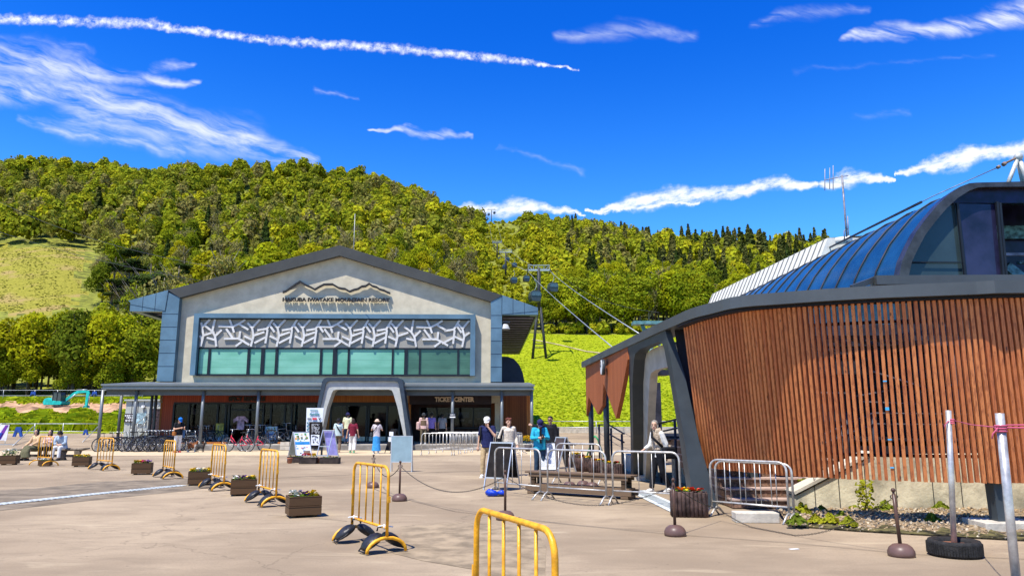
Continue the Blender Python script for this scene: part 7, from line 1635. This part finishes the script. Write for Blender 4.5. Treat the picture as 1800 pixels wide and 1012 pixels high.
def person(lab, px, py, facing, H=1.62, pose=None, top=None, bottom=None, shoes=None, hair=HAIRB, hairstyle='short', cap=None, z=0.0, extras=None, female=False, ground=None, grp=None, sleeve='short', skirt=False, jacket=False, vox=.012, fat=1.0, widelegs=1.0):
    """facing: degrees, 0 looks at the camera (-Y), 180 away, 90 to the picture's left (-X)... joints in metres for H=1.7, scaled"""
    g = ground if ground is not None else G(px, py, z); k = H / 1.7
    t = thing('person', lab, 'person', (g.x, g.y, z), R(-facing), grp)
    j = dict(pelvis=V3(0, 0, .93), chest=V3(0, 0, 1.28), neck=V3(0, .005, 1.43), head=V3(0, -.02, 1.57), ls=V3(.175, 0, 1.385), rs=V3(-.175, 0, 1.385), le=V3(.23, .02, 1.10), re=V3(-.23, .02, 1.10), lh=V3(.235, -.05, .86), rh=V3(-.235, -.05, .86),
             lhp=V3(.09, 0, .90), rhp=V3(-.09, 0, .90), lk=V3(.10, -.01, .49), rk=V3(-.10, -.01, .49), la=V3(.11, .03, .08), ra=V3(-.11, .03, .08), look=V3(0, -1, 0))
    if female:
        for q in ('ls', 'rs'): j[q].x *= .88
        for q in ('le', 're'): j[q].x *= .92
    for q, v in (pose or {}).items(): j[q] = Vector(v)
    for q in j:
        if q != 'look': j[q] = j[q] * k
    lk_ = j['look'].normalized(); up = V3(0, 0, 1); side = lk_.cross(up).normalized(); upn = side.cross(lk_).normalized(); hc = j['head']; hr = .115 * k
    def hp(x, y, zz): return hc + side * (-x * k) + lk_ * (y * k) + upn * (zz * k)     # x: person's left, y: forward
    b = MB(); f = fat
    b.capsule(j['neck'] - up * .03 * k, hc - upn * .05 * k, .052 * k, .05 * k, 12)
    # head: skull, jaw, nose, ears
    M = Matrix((side * -1, lk_, upn)).transposed()
    def ell(c, sc):
        e = MB(); e.ball((0, 0, 0), 1, 16, 10, sc=sc); b.add([c + M @ (Vector(v) * k) for v in e.v], e.f, smooth=True)
    ell(hp(0, -.005, .03), (.075, .092, .09)); ell(hp(0, .018, -.045), (.056, .066, .065)); ell(hp(0, .092, -.015), (.013, .018, .024)); ell(hp(0, .06, -.085), (.026, .024, .02))
    for s_ in (-1, 1): ell(hp(.076 * s_, -.005, -.01), (.012, .022, .032))
    # torso, hips
    ch, pe, nk = j['chest'], j['pelvis'], j['neck']; fw = V3(0, 1, 0)
    b.tube([nk - up * .02 * k, nk - up * .07 * k, ch + (nk - ch) * .25, ch - (ch - pe) * .35, ch - (ch - pe) * .72, pe - up * .02 * k, pe - up * .10 * k], [.06 * k, .12 * k, .155 * k * f, .145 * k * f, .14 * k * f, .155 * k * f, .09 * k], 16, flat=(1, .68), up=(1, 0, 0))
    for s_, S in (('l', 1), ('r', -1)):
        b.capsule(j[s_ + 's'] - V3(S * .05, 0, 0) * k, j[s_ + 's'], .055 * k, .056 * k); b.capsule(j[s_ + 's'], j[s_ + 'e'], .05 * k * f, .038 * k); b.capsule(j[s_ + 'e'], j[s_ + 'h'], .038 * k, .026 * k)
        b.capsule(j[s_ + 'hp'], j[s_ + 'k'], .085 * k * f, .055 * k); b.capsule(j[s_ + 'k'], j[s_ + 'k'].lerp(j[s_ + 'a'], .35), .052 * k, .054 * k); b.capsule(j[s_ + 'k'].lerp(j[s_ + 'a'], .35), j[s_ + 'a'], .054 * k, .036 * k)
        # hand: palm then unequal fingers and a thumb from its side
        hd = (j[s_ + 'h'] - j[s_ + 'e']).normalized(); hs_ = hd.cross(V3(0, 1, 0.01)); hs_ = hs_.normalized() if hs_.length > .1 else V3(1, 0, 0); hn = hd.cross(hs_).normalized()
        w0 = j[s_ + 'h']; b.tube([w0, w0 + hd * .045 * k, w0 + hd * .085 * k], [.027 * k, .038 * k, .036 * k], 10, flat=(1, .45), up=tuple(hn.cross(hd)))
        for q, (o_, L) in enumerate(((-.028, .062), (-.010, .072), (.010, .068), (.028, .052))):
            p0 = w0 + hd * .08 * k + hn.cross(hd) * o_ * k; p1 = p0 + (hd + hn * .35 * S).normalized() * L * .5 * k; p2 = p1 + (hd + hn * 1.0 * S).normalized() * L * .5 * k; b.tube([p0, p1, p2], [.0095 * k, .009 * k, .007 * k], 6)
        p0 = w0 + hd * .03 * k - hn.cross(hd) * .03 * k; b.tube([p0, p0 + (hd * .6 - hn.cross(hd) * .6).normalized() * .035 * k, p0 + (hd - hn.cross(hd) * .35).normalized() * .065 * k], [.013 * k, .011 * k, .008 * k], 6)
        a_ = j[s_ + 'a']; b.tube([a_ + V3(0, .03, -.035) * k, a_ + V3(0, -.05, -.04) * k, a_ + V3(0, -.16, -.05) * k], [.035 * k, .038 * k, .025 * k], 8, flat=(1, .8), up=(1, 0, 0))
    def paint(c):
        v = (c - hc); x = v.dot(side * -1) / k; y = v.dot(lk_) / k; zz = v.dot(upn) / k
        if y > .045:
            if .006 < zz < .024 and .017 < abs(x) < .043: return 2
            if .034 < zz < .043 and .015 < abs(x) < .05: return 3
            if -.062 < zz < -.048 and abs(x) < .024: return 1
        return 0
    solid('body', b, .0095 if vox < .012 else .011, [SKINM, LIPM, EYEM, BROW], t, 2, paint)
    # hair
    b = MB()
    def he(c, sc, n=14):
        e = MB(); e.ball((0, 0, 0), 1, n, 9, sc=sc); b.add([c + M @ (Vector(v) * k) for v in e.v], e.f, smooth=True)
    he(hp(0, -.022, .052), (.086, .092, .084)); he(hp(0, -.05, .0), (.08, .06, .075))
    if hairstyle == 'bob': he(hp(0, -.05, -.05), (.09, .062, .095)); [he(hp(s_ * .075, -.015, -.045), (.026, .05, .085)) for s_ in (-1, 1)]
    if hairstyle == 'long': he(hp(0, -.06, -.12), (.085, .05, .17)); [he(hp(s_ * .078, -.01, -.06), (.024, .045, .12)) for s_ in (-1, 1)]
    if hairstyle == 'fringe': he(hp(0, .045, .062), (.075, .045, .04)); [he(hp(s_ * .07, .0, .015), (.026, .06, .06)) for s_ in (-1, 1)]; he(hp(0, -.05, -.02), (.085, .06, .08))
    if hairstyle in ('short', 'curly'): he(hp(0, .035, .085), (.068, .05, .038))
    if hairstyle == 'curly': [he(hp(.07 * math.cos(a), -.02 + .075 * math.sin(a), .09 + .02 * math.sin(3 * a)), (.035, .035, .035), 8) for a in [q * .785 for q in range(8)]]
    solid('hair', b, .011, hair, t, 3)
    if cap:
        b = MB(); e = MB(); prof_ = [(.096, -.005), (.098, .02), (.09, .06), (.065, .09), (.03, .104), (.004, .107)]; e.lathe(prof_, (0, 0, 0), 20); b.add([hp(0, -.008, .038) + M @ (Vector((v[0], v[1] * 1.05, v[2])) * k) for v in e.v], e.f, smooth=True)
        if cap[1] == 'visor':
            e = MB(); e.add([(.07 * math.cos(a) * (1 + 0 * r_), .06 + (r_ * .085) * math.sin(a) + .02, .0 - r_ * .018) for r_ in (0, 1) for a in [math.pi * q / 8 for q in range(9)]], [(q, q + 1, 10 + q, 9 + q) for q in range(8)]); e.v = [(x, y, z_) for x, y, z_ in e.v]; e2 = e.v[:]
            b.add([hp(0, -.008, .038) + M @ (Vector(v) * k) for v in e.v], e.f); b.add([hp(0, -.008, .030) + M @ (Vector(v) * k) for v in e.v], [tuple(reversed(q)) for q in e.f])
        if cap[1] == 'brim':
            e = MB(); e.lathe([(.09, .012), (.155, -.012), (.157, -.02), (.09, .0)], (0, 0, 0), 24); b.add([hp(0, -.008, .03) + M @ (Vector(v) * k) for v in e.v], e.f, smooth=True)
        b.build('cap', cap[0], t)
    # top
    if top:
        b = MB(); tk = .018 * k; hem = .10 if not jacket else .14
        b.tube([nk - up * .015 * k, nk - up * .06 * k, ch + (nk - ch) * .25, ch - (ch - pe) * .35, ch - (ch - pe) * .72, pe - up * .03 * k, pe - up * hem * k], [.07 * k, .135 * k, .155 * k * f + tk, .15 * k * f + tk, .15 * k * f + tk, .155 * k * f + tk * 1.3, .16 * k * f + tk * 1.5], 18, flat=(1, .70), up=(1, 0, 0))
        for s_, S in (('l', 1), ('r', -1)):
            b.capsule(j[s_ + 's'] - V3(S * .06, 0, .0) * k, j[s_ + 's'], .066 * k, .068 * k); e_ = j[s_ + 'e'] if sleeve == 'long' else j[s_ + 's'].lerp(j[s_ + 'e'], .72)
            b.tube([j[s_ + 's'], j[s_ + 's'].lerp(e_, .5), e_], [.066 * k, .062 * k, .060 * k], 12)
            if sleeve == 'long': b.capsule(j[s_ + 'e'], j[s_ + 'e'], .058 * k, .058 * k); b.tube([j[s_ + 'e'], j[s_ + 'h'].lerp(j[s_ + 'e'], .08)], [.058 * k, .042 * k], 12)
        solid('jacket' if jacket else 'shirt', b, .013, top, t, 3)
    if bottom:
        b = MB(); seated = abs(j['lk'].z - j['lhp'].z) < .25 * k
        if skirt:
            zb_ = .13 * k; kn = (j['lk'] + j['rk']) / 2
            if seated: b.tube([pe + up * .06 * k, pe - up * .02 * k, kn + up * .02 * k, kn + V3(0, -.06, -.15) * k, V3(kn.x, kn.y - .06 * k, zb_)], [.15 * k, .19 * k, .19 * k, .2 * k, .25 * k], 18, flat=(1.1, .72), up=(1, 0, 0))
            else: b.tube([pe + up * .06 * k, pe - up * .10 * k, V3(kn.x, kn.y, .5 * k), V3(kn.x, kn.y + .01, zb_)], [.145 * k, .18 * k, .19 * k, .23 * k], 18, flat=(1, .75), up=(1, 0, 0))
        else:
            b.tube([pe + up * .06 * k, pe - up * .03 * k, pe - up * .09 * k], [.15 * k * f, .168 * k * f, .15 * k * f], 16, flat=(1, .72), up=(1, 0, 0))
            for s_ in 'lr':
                b.capsule(j[s_ + 'hp'], j[s_ + 'k'], .098 * k * f, .072 * k * widelegs); e_ = j[s_ + 'k'].lerp(j[s_ + 'a'], .93); b.tube([j[s_ + 'k'], j[s_ + 'k'].lerp(e_, .5), e_], [.072 * k * widelegs, .068 * k * widelegs, .062 * k * widelegs ** 1.3], 12)
        solid('skirt' if skirt else 'trousers', b, .013, bottom, t, 3)
    b = MB()
    for s_ in 'lr':
        a_ = j[s_ + 'a']; zf = a_.z - .08 * k; b.box((a_.x, a_.y - .05 * k, zf + .012), (.09 * k, .25 * k, .024)); b.tube([(a_.x, a_.y + .05 * k, zf + .06), (a_.x, a_.y - .06 * k, zf + .055), (a_.x, a_.y - .16 * k, zf + .035)], [.045 * k, .048 * k, .032 * k], 10, flat=(1, .85), up=(1, 0, 0))
    b.build('shoe', shoes or pm('dark_shoe', (.03, .03, .03), .6), t, bevel=.004)
    t['_k'] = 0; del t['_k']
    return t, j, k, hp
def strap(t, pts, m, r=.012, nm='strap', w=2.2): b = MB(); b.tube([Vector(p) for p in pts], r, 6, flat=(w, .6)); return b.build(nm, m, t)
def bagobj(lab, t, c, size, m, cat='bag', nm='shoulder_bag', rz=0):
    o = MB().box((0, 0, 0), size).build(nm, m, None, bevel=min(size) * .3); o.location = Matrix.Rotation(t.rotation_euler.z, 3, 'Z') @ Vector(c) + t.location; o.rotation_euler = (0, 0, t.rotation_euler.z + rz); return tag(o, lab, cat)
BLK = fabric('black_cloth', (.015, .015, .018)); NAVY = fabric('navy_cloth', (.018, .022, .075)); DGREY = fabric('charcoal_cloth', (.05, .055, .06)); BEIGE = fabric('beige_cloth', (.50, .36, .19)); CREAM = fabric('cream_cloth', (.60, .53, .43)); WHT = fabric('white_cloth', (.70, .68, .63)); LBLUE = fabric('pale_blue_cloth', (.36, .43, .50))
OLIVE = fabric('olive_cloth', (.13, .12, .065)); PEACH = fabric('peach_cloth', (.62, .40, .22)); PINKC = fabric('pale_pink_cloth', (.62, .42, .38)); MAROON = fabric('maroon_cloth', (.17, .018, .035)); CYAN = fabric('turquoise_jacket_cloth', (.03, .36, .52)); SKB = fabric('blue_skirt_cloth', (.05, .28, .60)); LILAC = fabric('lilac_cloth', (.30, .22, .60)); GREYC = fabric('grey_cloth', (.30, .31, .32)); BROWNC = fabric('brown_cloth', (.16, .11, .07)); CAMO = fabric('mottled_brown_cloth', (.20, .16, .10), var=.4, scale=30)
STRIPE = bpy.data.materials.new('striped_teal_cloth')
def stripes(m, a, c, freq):
    m.use_nodes = True; t = m.node_tree; t.nodes.clear(); N = NT(t); b = N.n('ShaderNodeBsdfPrincipled'); o = N.n('ShaderNodeOutputMaterial'); N.l(b.outputs[0], o.inputs[0]); sp = N.n('ShaderNodeSeparateXYZ'); N.l(N.n('ShaderNodeTexCoord').outputs['Object'], sp.inputs[0])
    f = N.m('LESS_THAN', N.m('FRACT', N.m('MULTIPLY', sp.outputs[0], freq)), .5); N.l(N.mix(f, (*a, 1), (*c, 1)), b.inputs['Base Color']); b.inputs['Roughness'].default_value = .85; b.inputs['Specular IOR Level'].default_value = .1
stripes(STRIPE, (.55, .60, .58), (.32, .46, .45), 16); CAPW = fabric('white_cap_cloth', (.74, .72, .66)); CAPN = fabric('navy_cap_cloth', (.025, .025, .09)); CAPB = fabric('blue_cap_cloth', (.015, .16, .55)); BRB_ = fabric('brown_leather', (.30, .11, .03)); PRINT = fabric('printed_grey_cloth', (.50, .46, .40), var=.3, scale=22); SHW = pm('white_shoe', (.75, .74, .70), .6)
walk = dict(lk=(.10, -.12, .50), la=(.10, -.02, .10), rk=(-.10, .0, .49), ra=(-.10, .20, .10))
# couple beside the black A board
t, j, k, hp = person('man in white cap, navy shirt and beige trousers with his hand at his mouth', 846, 839, 12, 1.66, dict(le=(.25, -.10, 1.15), lh=(.07, -.17, 1.40), re=(-.25, .05, 1.10), rh=(-.27, .03, .86), look=(.12, -1, -.35), head=(.0, -.05, 1.56), ra=(-.13, -.02, .08), rk=(-.11, -.06, .49), la=(.10, .14, .10)), NAVY, BEIGE, SHW, cap=(CAPW, 'visor'), fat=1.08)
g = t.location; t.location = (G(846, 839).x + .16, g.y, 0); strap(t, [(-.17, .10, 1.43), (-.17, -.12, 1.36), (-.15, -.15, 1.15), (-.2, -.05, .95)], BLK); bagobj('dark backpack on the back of the man in the white cap', t, (-.04, .20, 1.14), (.30, .15, .42), BLK, 'backpack', 'backpack')
t, j, k, hp = person('auburn haired woman in long cream blouse walking beside the man in the white cap', 894, 836, -8, 1.63, dict(look=(.25, -1, -.05), le=(.23, .05, 1.12), lh=(.25, -.10, .88), re=(-.27, .06, 1.12), rh=(-.33, -.04, .88), lk=(.08, -.1, .5), la=(.08, -.05, .09), ra=(-.09, .14, .1)), CREAM, BLK, pm('tan_shoe', (.4, .22, .14), .6), HAIRR, 'curly', sleeve='long', female=True, fat=1.1)
b = MB(); b.tube([(0, 0, 1.0), (0, 0, .8), (0, -.01, .60)], [.175, .20, .22], 18, flat=(1, .75), up=(1, 0, 0)); solid('blouse_skirt', b, .014, PRINT, t, 3); strap(t, [(-.13, .02, 1.40), (-.20, -.11, 1.2), (-.24, -.05, 1.0)], BLK); bagobj('black shoulder bag at the side of the woman in the cream blouse', t, (-.27, .06, .92), (.12, .26, .28), BLK)
# man in turquoise jacket
t, j, k, hp = person('man in turquoise jacket and navy cap looking down at his phone', 949, 838, -8, 1.60, dict(look=(.05, -1, -.8), head=(0, -.07, 1.55), le=(.25, -.08, 1.13), lh=(.08, -.27, 1.17), re=(-.25, -.08, 1.13), rh=(-.06, -.27, 1.15)), CYAN, fabric('dark_denim', (.03, .06, .10)), None, cap=(CAPN, 'visor'), sleeve='long', jacket=True, fat=1.12)
b = MB(); b.box((.0, -.155, 1.14), (.06, .04, .42)); b.build('undershirt', BLK, t, bevel=.01); tag(MB().box(Matrix.Rotation(t.rotation_euler.z, 3, 'Z') @ Vector((.02, -.33, 1.12)) + t.location, (.07, .02, .13)).build('phone', pm('phone_black', (.01, .01, .012), .2)), 'phone held by the man in the turquoise jacket', 'phone')
# young man in dark jacket pointing left
t, j, k, hp = person('young man in black jacket and sunglasses stretching an arm to the left', 968, 822, 40, 1.70, dict(look=(.35, -1, 0), re=(-.40, -.16, 1.36), rh=(-.62, -.22, 1.40)), BLK, BLK, None, HAIRB, 'short', sleeve='long', jacket=True, ground=Vector((P(968, 770, 25).x, 25, 0)))
b = MB(); b.tube([hp(-.055, .088, .014), hp(0, .10, .016), hp(.055, .088, .014)], .016, 6); b.build('sunglasses', EYEM, t); bagobj('dark grey backpack on the young man in the black jacket', t, (.02, .2, 1.12), (.3, .16, .44), DGREY, 'backpack', 'backpack')
# older woman walking through the portal
t, j, k, hp = person('grey haired woman in quilted vest striding out of the portal with a black bag', 1155, 851, 62, 1.58, dict(pelvis=(0, .06, .91), chest=(0, .02, 1.26), neck=(0, -.02, 1.41), head=(0, -.07, 1.55), ls=(.165, .0, 1.36), rs=(-.165, .0, 1.36), le=(.22, .08, 1.12), lh=(.20, .10, .86), re=(-.21, -.05, 1.09), rh=(-.2, -.24, 1.0), look=(.75, -1, -.05), lk=(.09, .05, .48), la=(.09, .26, .10), rk=(-.09, -.08, .49), ra=(-.09, -.15, .08)), WHT, BLK, SHW, HAIRG, 'bob', sleeve='long', female=True, fat=1.12, ground=Vector((P(1155, 760, 16.7).x, 16.7, 0)))
b = MB(); b.tube([(0, -.02, 1.39), (0, .01, 1.24), (0, .03, 1.08), (0, .05, .92)], [.10, .178, .178, .18], 18, flat=(1, .78), up=(1, 0, 0)); solid('quilted_vest', b, .014, fabric('quilted_vest_cloth', (.46, .36, .26), var=.3, scale=26, bump=1), t, 2)
strap(t, [(-.10, -.06, 1.38), (.06, -.20, 1.2), (.20, -.02, .98)], BLK, .014); bagobj('black shoulder bag of the woman coming out of the portal', t, (.25, .12, .86), (.14, .36, .26), BLK)
# man with blue cap and the dogs
t, j, k, hp = person('man in blue cap and black shirt reading his phone, brown bag across his back', 311, 795, -48, 1.72, dict(look=(0, -1, -.75), head=(0, -.09, 1.55), le=(.26, -.06, 1.12), lh=(.12, -.33, 1.20), re=(-.26, -.06, 1.12), rh=(-.08, -.34, 1.18), lk=(.1, 0, .49), ra=(-.12, -.04, .08)), BLK, WHT, pm('red_shoe', (.45, .04, .03), .6), cap=(CAPB, 'visor'), fat=1.12)
strap(t, [(.10, .06, 1.46), (-.02, .155, 1.25), (-.16, .12, 1.02), (-.2, .0, .96)], BRB_, .018); bagobj('brown leather bag on the hip of the man in the blue cap', t, (-.2, .03, .92), (.12, .28, .2), BRB_)
o = bagobj('blue jacket hanging from the arm of the man in the blue cap', t, (.27, .14, .98), (.14, .3, .55), fabric('denim_blue', (.06, .13, .26)), 'jacket', 'hung_jacket')
def dog(lab, px, py, facing, c1, c2, s=1.0, shag=1.0):
    g = G(px, py); t = thing('dog', lab, 'dog', g, R(-facing), 'small dogs with the man in the blue cap'); b = MB(); k = s
    # faces -Y ; shoulder .30 high
    b.tube([V3(0, -.17, .25) * k, V3(0, -.10, .245) * k, V3(0, .02, .255) * k, V3(0, .12, .27) * k, V3(0, .18, .27) * k], [.06 * k, .095 * k, .085 * k, .078 * k, .045 * k], 14, flat=(.85, 1.05), up=(1, 0, 0))
    b.tube([V3(0, -.14, .28) * k, V3(0, -.19, .36) * k], [.065 * k, .05 * k], 10); b.ball(V3(0, -.215, .395) * k, .058 * k, 12, 8, (1, 1.05, .95)); b.tube([V3(0, -.25, .38) * k, V3(0, -.31, .37) * k], [.034 * k, .022 * k], 8)
    for S in (-1, 1):
        b.tube([V3(S * .05, -.13, .24) * k, V3(S * .052, -.125, .13) * k, V3(S * .052, -.13, .03) * k], [.038 * k, .022 * k, .019 * k], 8); b.tube([V3(S * .052, -.12, .018) * k, V3(S * .052, -.155, .015) * k], [.02 * k, .016 * k], 8)
        b.tube([V3(S * .05, .13, .25) * k, V3(S * .055, .10, .16) * k, V3(S * .055, .17, .10) * k, V3(S * .055, .155, .02) * k], [.055 * k, .036 * k, .02 * k, .018 * k], 8); b.tube([V3(S * .055, .155, .018) * k, V3(S * .055, .12, .015) * k], [.02 * k, .016 * k], 8)
        b.tube([V3(S * .04, -.20, .435) * k, V3(S * .068, -.205, .41) * k, V3(S * .075, -.215, .36) * k], [.02 * k, .026 * k, .014 * k], 8, flat=(.6, 1.2))
    b.tube([V3(0, .17, .29) * k, V3(0, .23, .36) * k, V3(0, .24, .43) * k], [.03 * k * shag, .028 * k * shag, .012 * k], 8)
    def paint(c): 
        c = c / k
        if c.y < -.30 and c.z > .36: return 2
        return 1 if (c.z < .12 or c.y < -.24 or (c.y > .2) or (c.y < -.12 and c.z < .30)) else 0
    solid('body', b, .0085, [c1, c2, EYEM], t, 2, paint); b = MB(); b.tube([V3(.052 * math.cos(a), -.17 + .03 * math.sin(a), .325 + .03 * math.sin(a)) * k for a in [6.283 * q / 12 for q in range(13)]], .008, 5); b.build('collar', MAROON, t)
FURW = pm('white_fur', (.60, .55, .46), .9, var=.2, scale=40, bump=1, bscale=90); FURB = pm('brown_fur', (.26, .09, .03), .9, var=.3, scale=40, bump=1, bscale=90); FURG = pm('dark_grey_fur', (.055, .05, .045), .9, var=.4, scale=40, bump=1, bscale=90)
dog('brown and white spaniel like dog standing behind the barrier', 337, 794, -92, FURB, FURW, 1.25); dog('small dark grey curly dog ahead of the brown one', 352, 794, -80, FURG, FURG, 1.1, 1.6)
# visitors at the entrance, seen from behind
t, j, k, hp = person('visitor in loose striped pale teal shirt walking to the entrance', 593, 795, 172, 1.66, walk, STRIPE, BROWNC, pm('tan_shoe_2', (.35, .2, .12), .6), HAIRB, 'short', female=True, fat=1.15, cap=(BLK, 'brim')); strap(t, [(.14, -.03, 1.43), (.05, .16, 1.25), (-.16, .14, .95)], BLK)
t, j, k, hp = person('visitor in pale yellow shirt and dark jeans ahead of the striped shirt', 604, 783, 180, 1.68, walk, fabric('pale_yellow_cloth', (.60, .60, .38)), fabric('navy_jeans', (.02, .04, .09)), None, HAIRB, 'short', cap=(CAPN, 'brim'), z=.3, ground=Vector((P(604, 770, 39.8).x, 40.6, .3)), fat=1.05)
t, j, k, hp = person('person in maroon shirt and wide white trousers heading for the door', 619, 796, 176, 1.66, dict(walk, re=(-.24, .05, 1.1), rh=(-.27, -.05, .86), le=(.25, 0, 1.1), lh=(.30, -.02, .84)), MAROON, WHT, pm('green_sole_shoe', (.15, .40, .22), .6), HAIRD, 'bob', female=True, widelegs=1.35)
t, j, k, hp = person('woman in pale shirt and long bright blue skirt seen from behind', 661, 797, 182, 1.62, dict(le=(.27, -.06, 1.16), lh=(.16, -.2, 1.30), re=(-.27, -.06, 1.16), rh=(-.16, -.2, 1.30)), fabric('mauve_white_cloth', (.52, .46, .46)), SKB, SHW, HAIRD, 'bob', skirt=True, female=True, cap=(fabric('straw_cap', (.68, .50, .36)), 'brim'))
strap(t, [(-.12, .0, 1.43), (.02, .15, 1.2), (.2, .1, .95)], BLK, .008); bagobj('small dark bag at the hip of the woman in the blue skirt', t, (.24, .04, .9), (.1, .2, .2), DGREY)
t, j, k, hp = person('person in pink shirt, mottled trousers and vest standing at the ticket windows', 744, 779, 175, 1.66, {}, PINKC, CAMO, SHW, HAIRB, 'short', cap=(DGREY, 'brim'), z=.3, sleeve='long', ground=Vector((P(744, 770, 41.0).x, 41.0, .3)), fat=1.05); b = MB(); b.tube([(0, 0, 1.42), (0, 0, 1.25), (0, 0, .98)], [.11, .178, .172], 16, flat=(1, .74), up=(1, 0, 0)); solid('vest', b, .015, BROWNC, t, 2); bagobj('pinkish bag held by the person in the mottled trousers', t, (.30, .0, .98), (.18, .22, .42), PINKC)
t, j, k, hp = person('person in lilac shirt at the left ticket window', 758, 779, 182, 1.68, {}, LILAC, BLK, None, HAIRB, 'short', z=.3, ground=Vector((P(758, 770, 42.6).x, 42.6, .3)), fat=1.1)
t, j, k, hp = person('person in grey shirt bending to the middle ticket window', 777, 779, 180, 1.66, dict(head=(0, -.08, 1.55)), GREYC, BLK, None, HAIRB, 'short', z=.3, ground=Vector((P(777, 770, 42.8).x, 42.8, .3)), fat=1.12)
# three people seated on the log bench
seat = dict(pelvis=(0, .0, .50), chest=(0, -.02, .86), neck=(0, -.03, 1.02), head=(0, -.06, 1.16), ls=(.17, -.03, .97), rs=(-.17, -.03, .97), le=(.22, -.08, .72), re=(-.22, -.08, .72), lh=(.10, -.28, .64), rh=(-.10, -.28, .64), lhp=(.09, -.02, .50), rhp=(-.09, -.02, .50), lk=(.12, -.42, .50), rk=(-.12, -.42, .50), la=(.13, -.45, .08), ra=(-.13, -.45, .08))
gb = G(95, 808); yb_ = gb.y
def sx(px): return P(px, 785, yb_ - .05).x
t, j, k, hp = person('woman in peach blouse and wide olive skirt seated at the left of the log bench', 60, 808, 20, 1.60, dict(seat, le=(.22, -.14, .74), rh=(-.26, -.34, .58), re=(-.27, -.10, .74), look=(.1, -1, .05), lk=(.16, -.42, .48), rk=(-.14, -.44, .48)), PEACH, OLIVE, None, HAIRB, 'bob', sleeve='long', skirt=True, female=True, ground=Vector((sx(64), yb_ - .05, 0)))
t, j, k, hp = person('woman with long dark hair and pale vest in the middle of the log bench', 85, 808, 0, 1.58, dict(seat, look=(-.15, -1, .1), lh=(.02, -.24, .78), rh=(-.05, -.24, .74)), PINKC, BLK, SHW, HAIRB, 'long', sleeve='long', female=True, ground=Vector((sx(87), yb_ - .03, 0)))
t, j, k, hp = person('person in pale blue shirt bent forward at the right of the log bench', 112, 808, 0, 1.66, dict(seat, chest=(0, -.12, .82), neck=(0, -.20, .96), head=(.0, -.28, 1.06), ls=(.18, -.17, .92), rs=(-.18, -.17, .92), le=(.24, -.26, .70), re=(-.22, -.28, .68), look=(-.2, -1, -1.0)), LBLUE, WHT, None, HAIRB, 'fringe', sleeve='long', ground=Vector((sx(110), yb_ - .03, 0)), fat=1.15)

# parts that were shaped in one pass but stand apart become parts of their own
def split_clusters(o, gap=.03, maxn=30):
    me = o.data; n = len(me.vertices); par = list(range(n))
    def find(a):
        while par[a] != a: par[a] = par[par[a]]; a = par[a]
        return a
    for e in me.edges:
        a, c = find(e.vertices[0]), find(e.vertices[1])
        if a != c: par[a] = c
    comp = {}
    for i in range(n): comp.setdefault(find(i), []).append(i)
    C = []
    for r_, ids in comp.items():
        co = np.array([me.vertices[i].co[:] for i in ids]); C.append([co.min(0) - gap, co.max(0) + gap, [r_]])
    ch_ = True
    while ch_:
        ch_ = False
        for i in range(len(C)):
            for k in range(i + 1, len(C)):
                if (C[i][0] <= C[k][1]).all() and (C[k][0] <= C[i][1]).all():
                    C[i] = [np.minimum(C[i][0], C[k][0]), np.maximum(C[i][1], C[k][1]), C[i][2] + C[k][2]]; C.pop(k); ch_ = True; break
            if ch_: break
    if len(C) < 2 or len(C) > maxn: return
    root2 = {}
    for gi, c in enumerate(C):
        for r_ in c[2]: root2[r_] = gi
    vg = [root2[find(i)] for i in range(n)]
    for gi in range(len(C)):
        mp = {}; V_ = []; F_ = []; MI = []; SM = []
        for p in me.polygons:
            if vg[p.vertices[0]] != gi: continue
            f = []
            for v in p.vertices:
                if v not in mp: mp[v] = len(V_); V_.append(me.vertices[v].co[:])
                f.append(mp[v])
            F_.append(f); MI.append(p.material_index); SM.append(p.use_smooth)
        m2 = bpy.data.meshes.new(me.name); m2.from_pydata(V_, [], F_)
        for m_ in me.materials: m2.materials.append(m_)
        m2.polygons.foreach_set('material_index', MI); m2.polygons.foreach_set('use_smooth', SM); m2.update()
        if gi == 0: first_ = m2
        else:
            c = o.copy(); c.data = m2; col.objects.link(c)
    o.data = first_
for o in [o for o in bpy.data.objects if o.type == 'MESH' and o.parent is not None and o.parent.name in ('ski_lodge', 'gondola_station')]:
    if o.name.split('.')[0] in ('resort_name', 'rental_sign', 'ticket_sign', 'slat_screen', 'branch_lattice', 'cladding_seam', 'shop_display', 'office_shelving', 'hall_wall', 'interior_wall', 'wall', 'band_trim', 'stair_tread', 'stair_riser', 'roof_rib', 'roof_seam', 'wall_joint', 'soffit_rib', 'portal_frame', 'shopfront_frame', 'roof_beam', 'canopy_beam'): continue
    if o.data.users == 1: split_clusters(o)
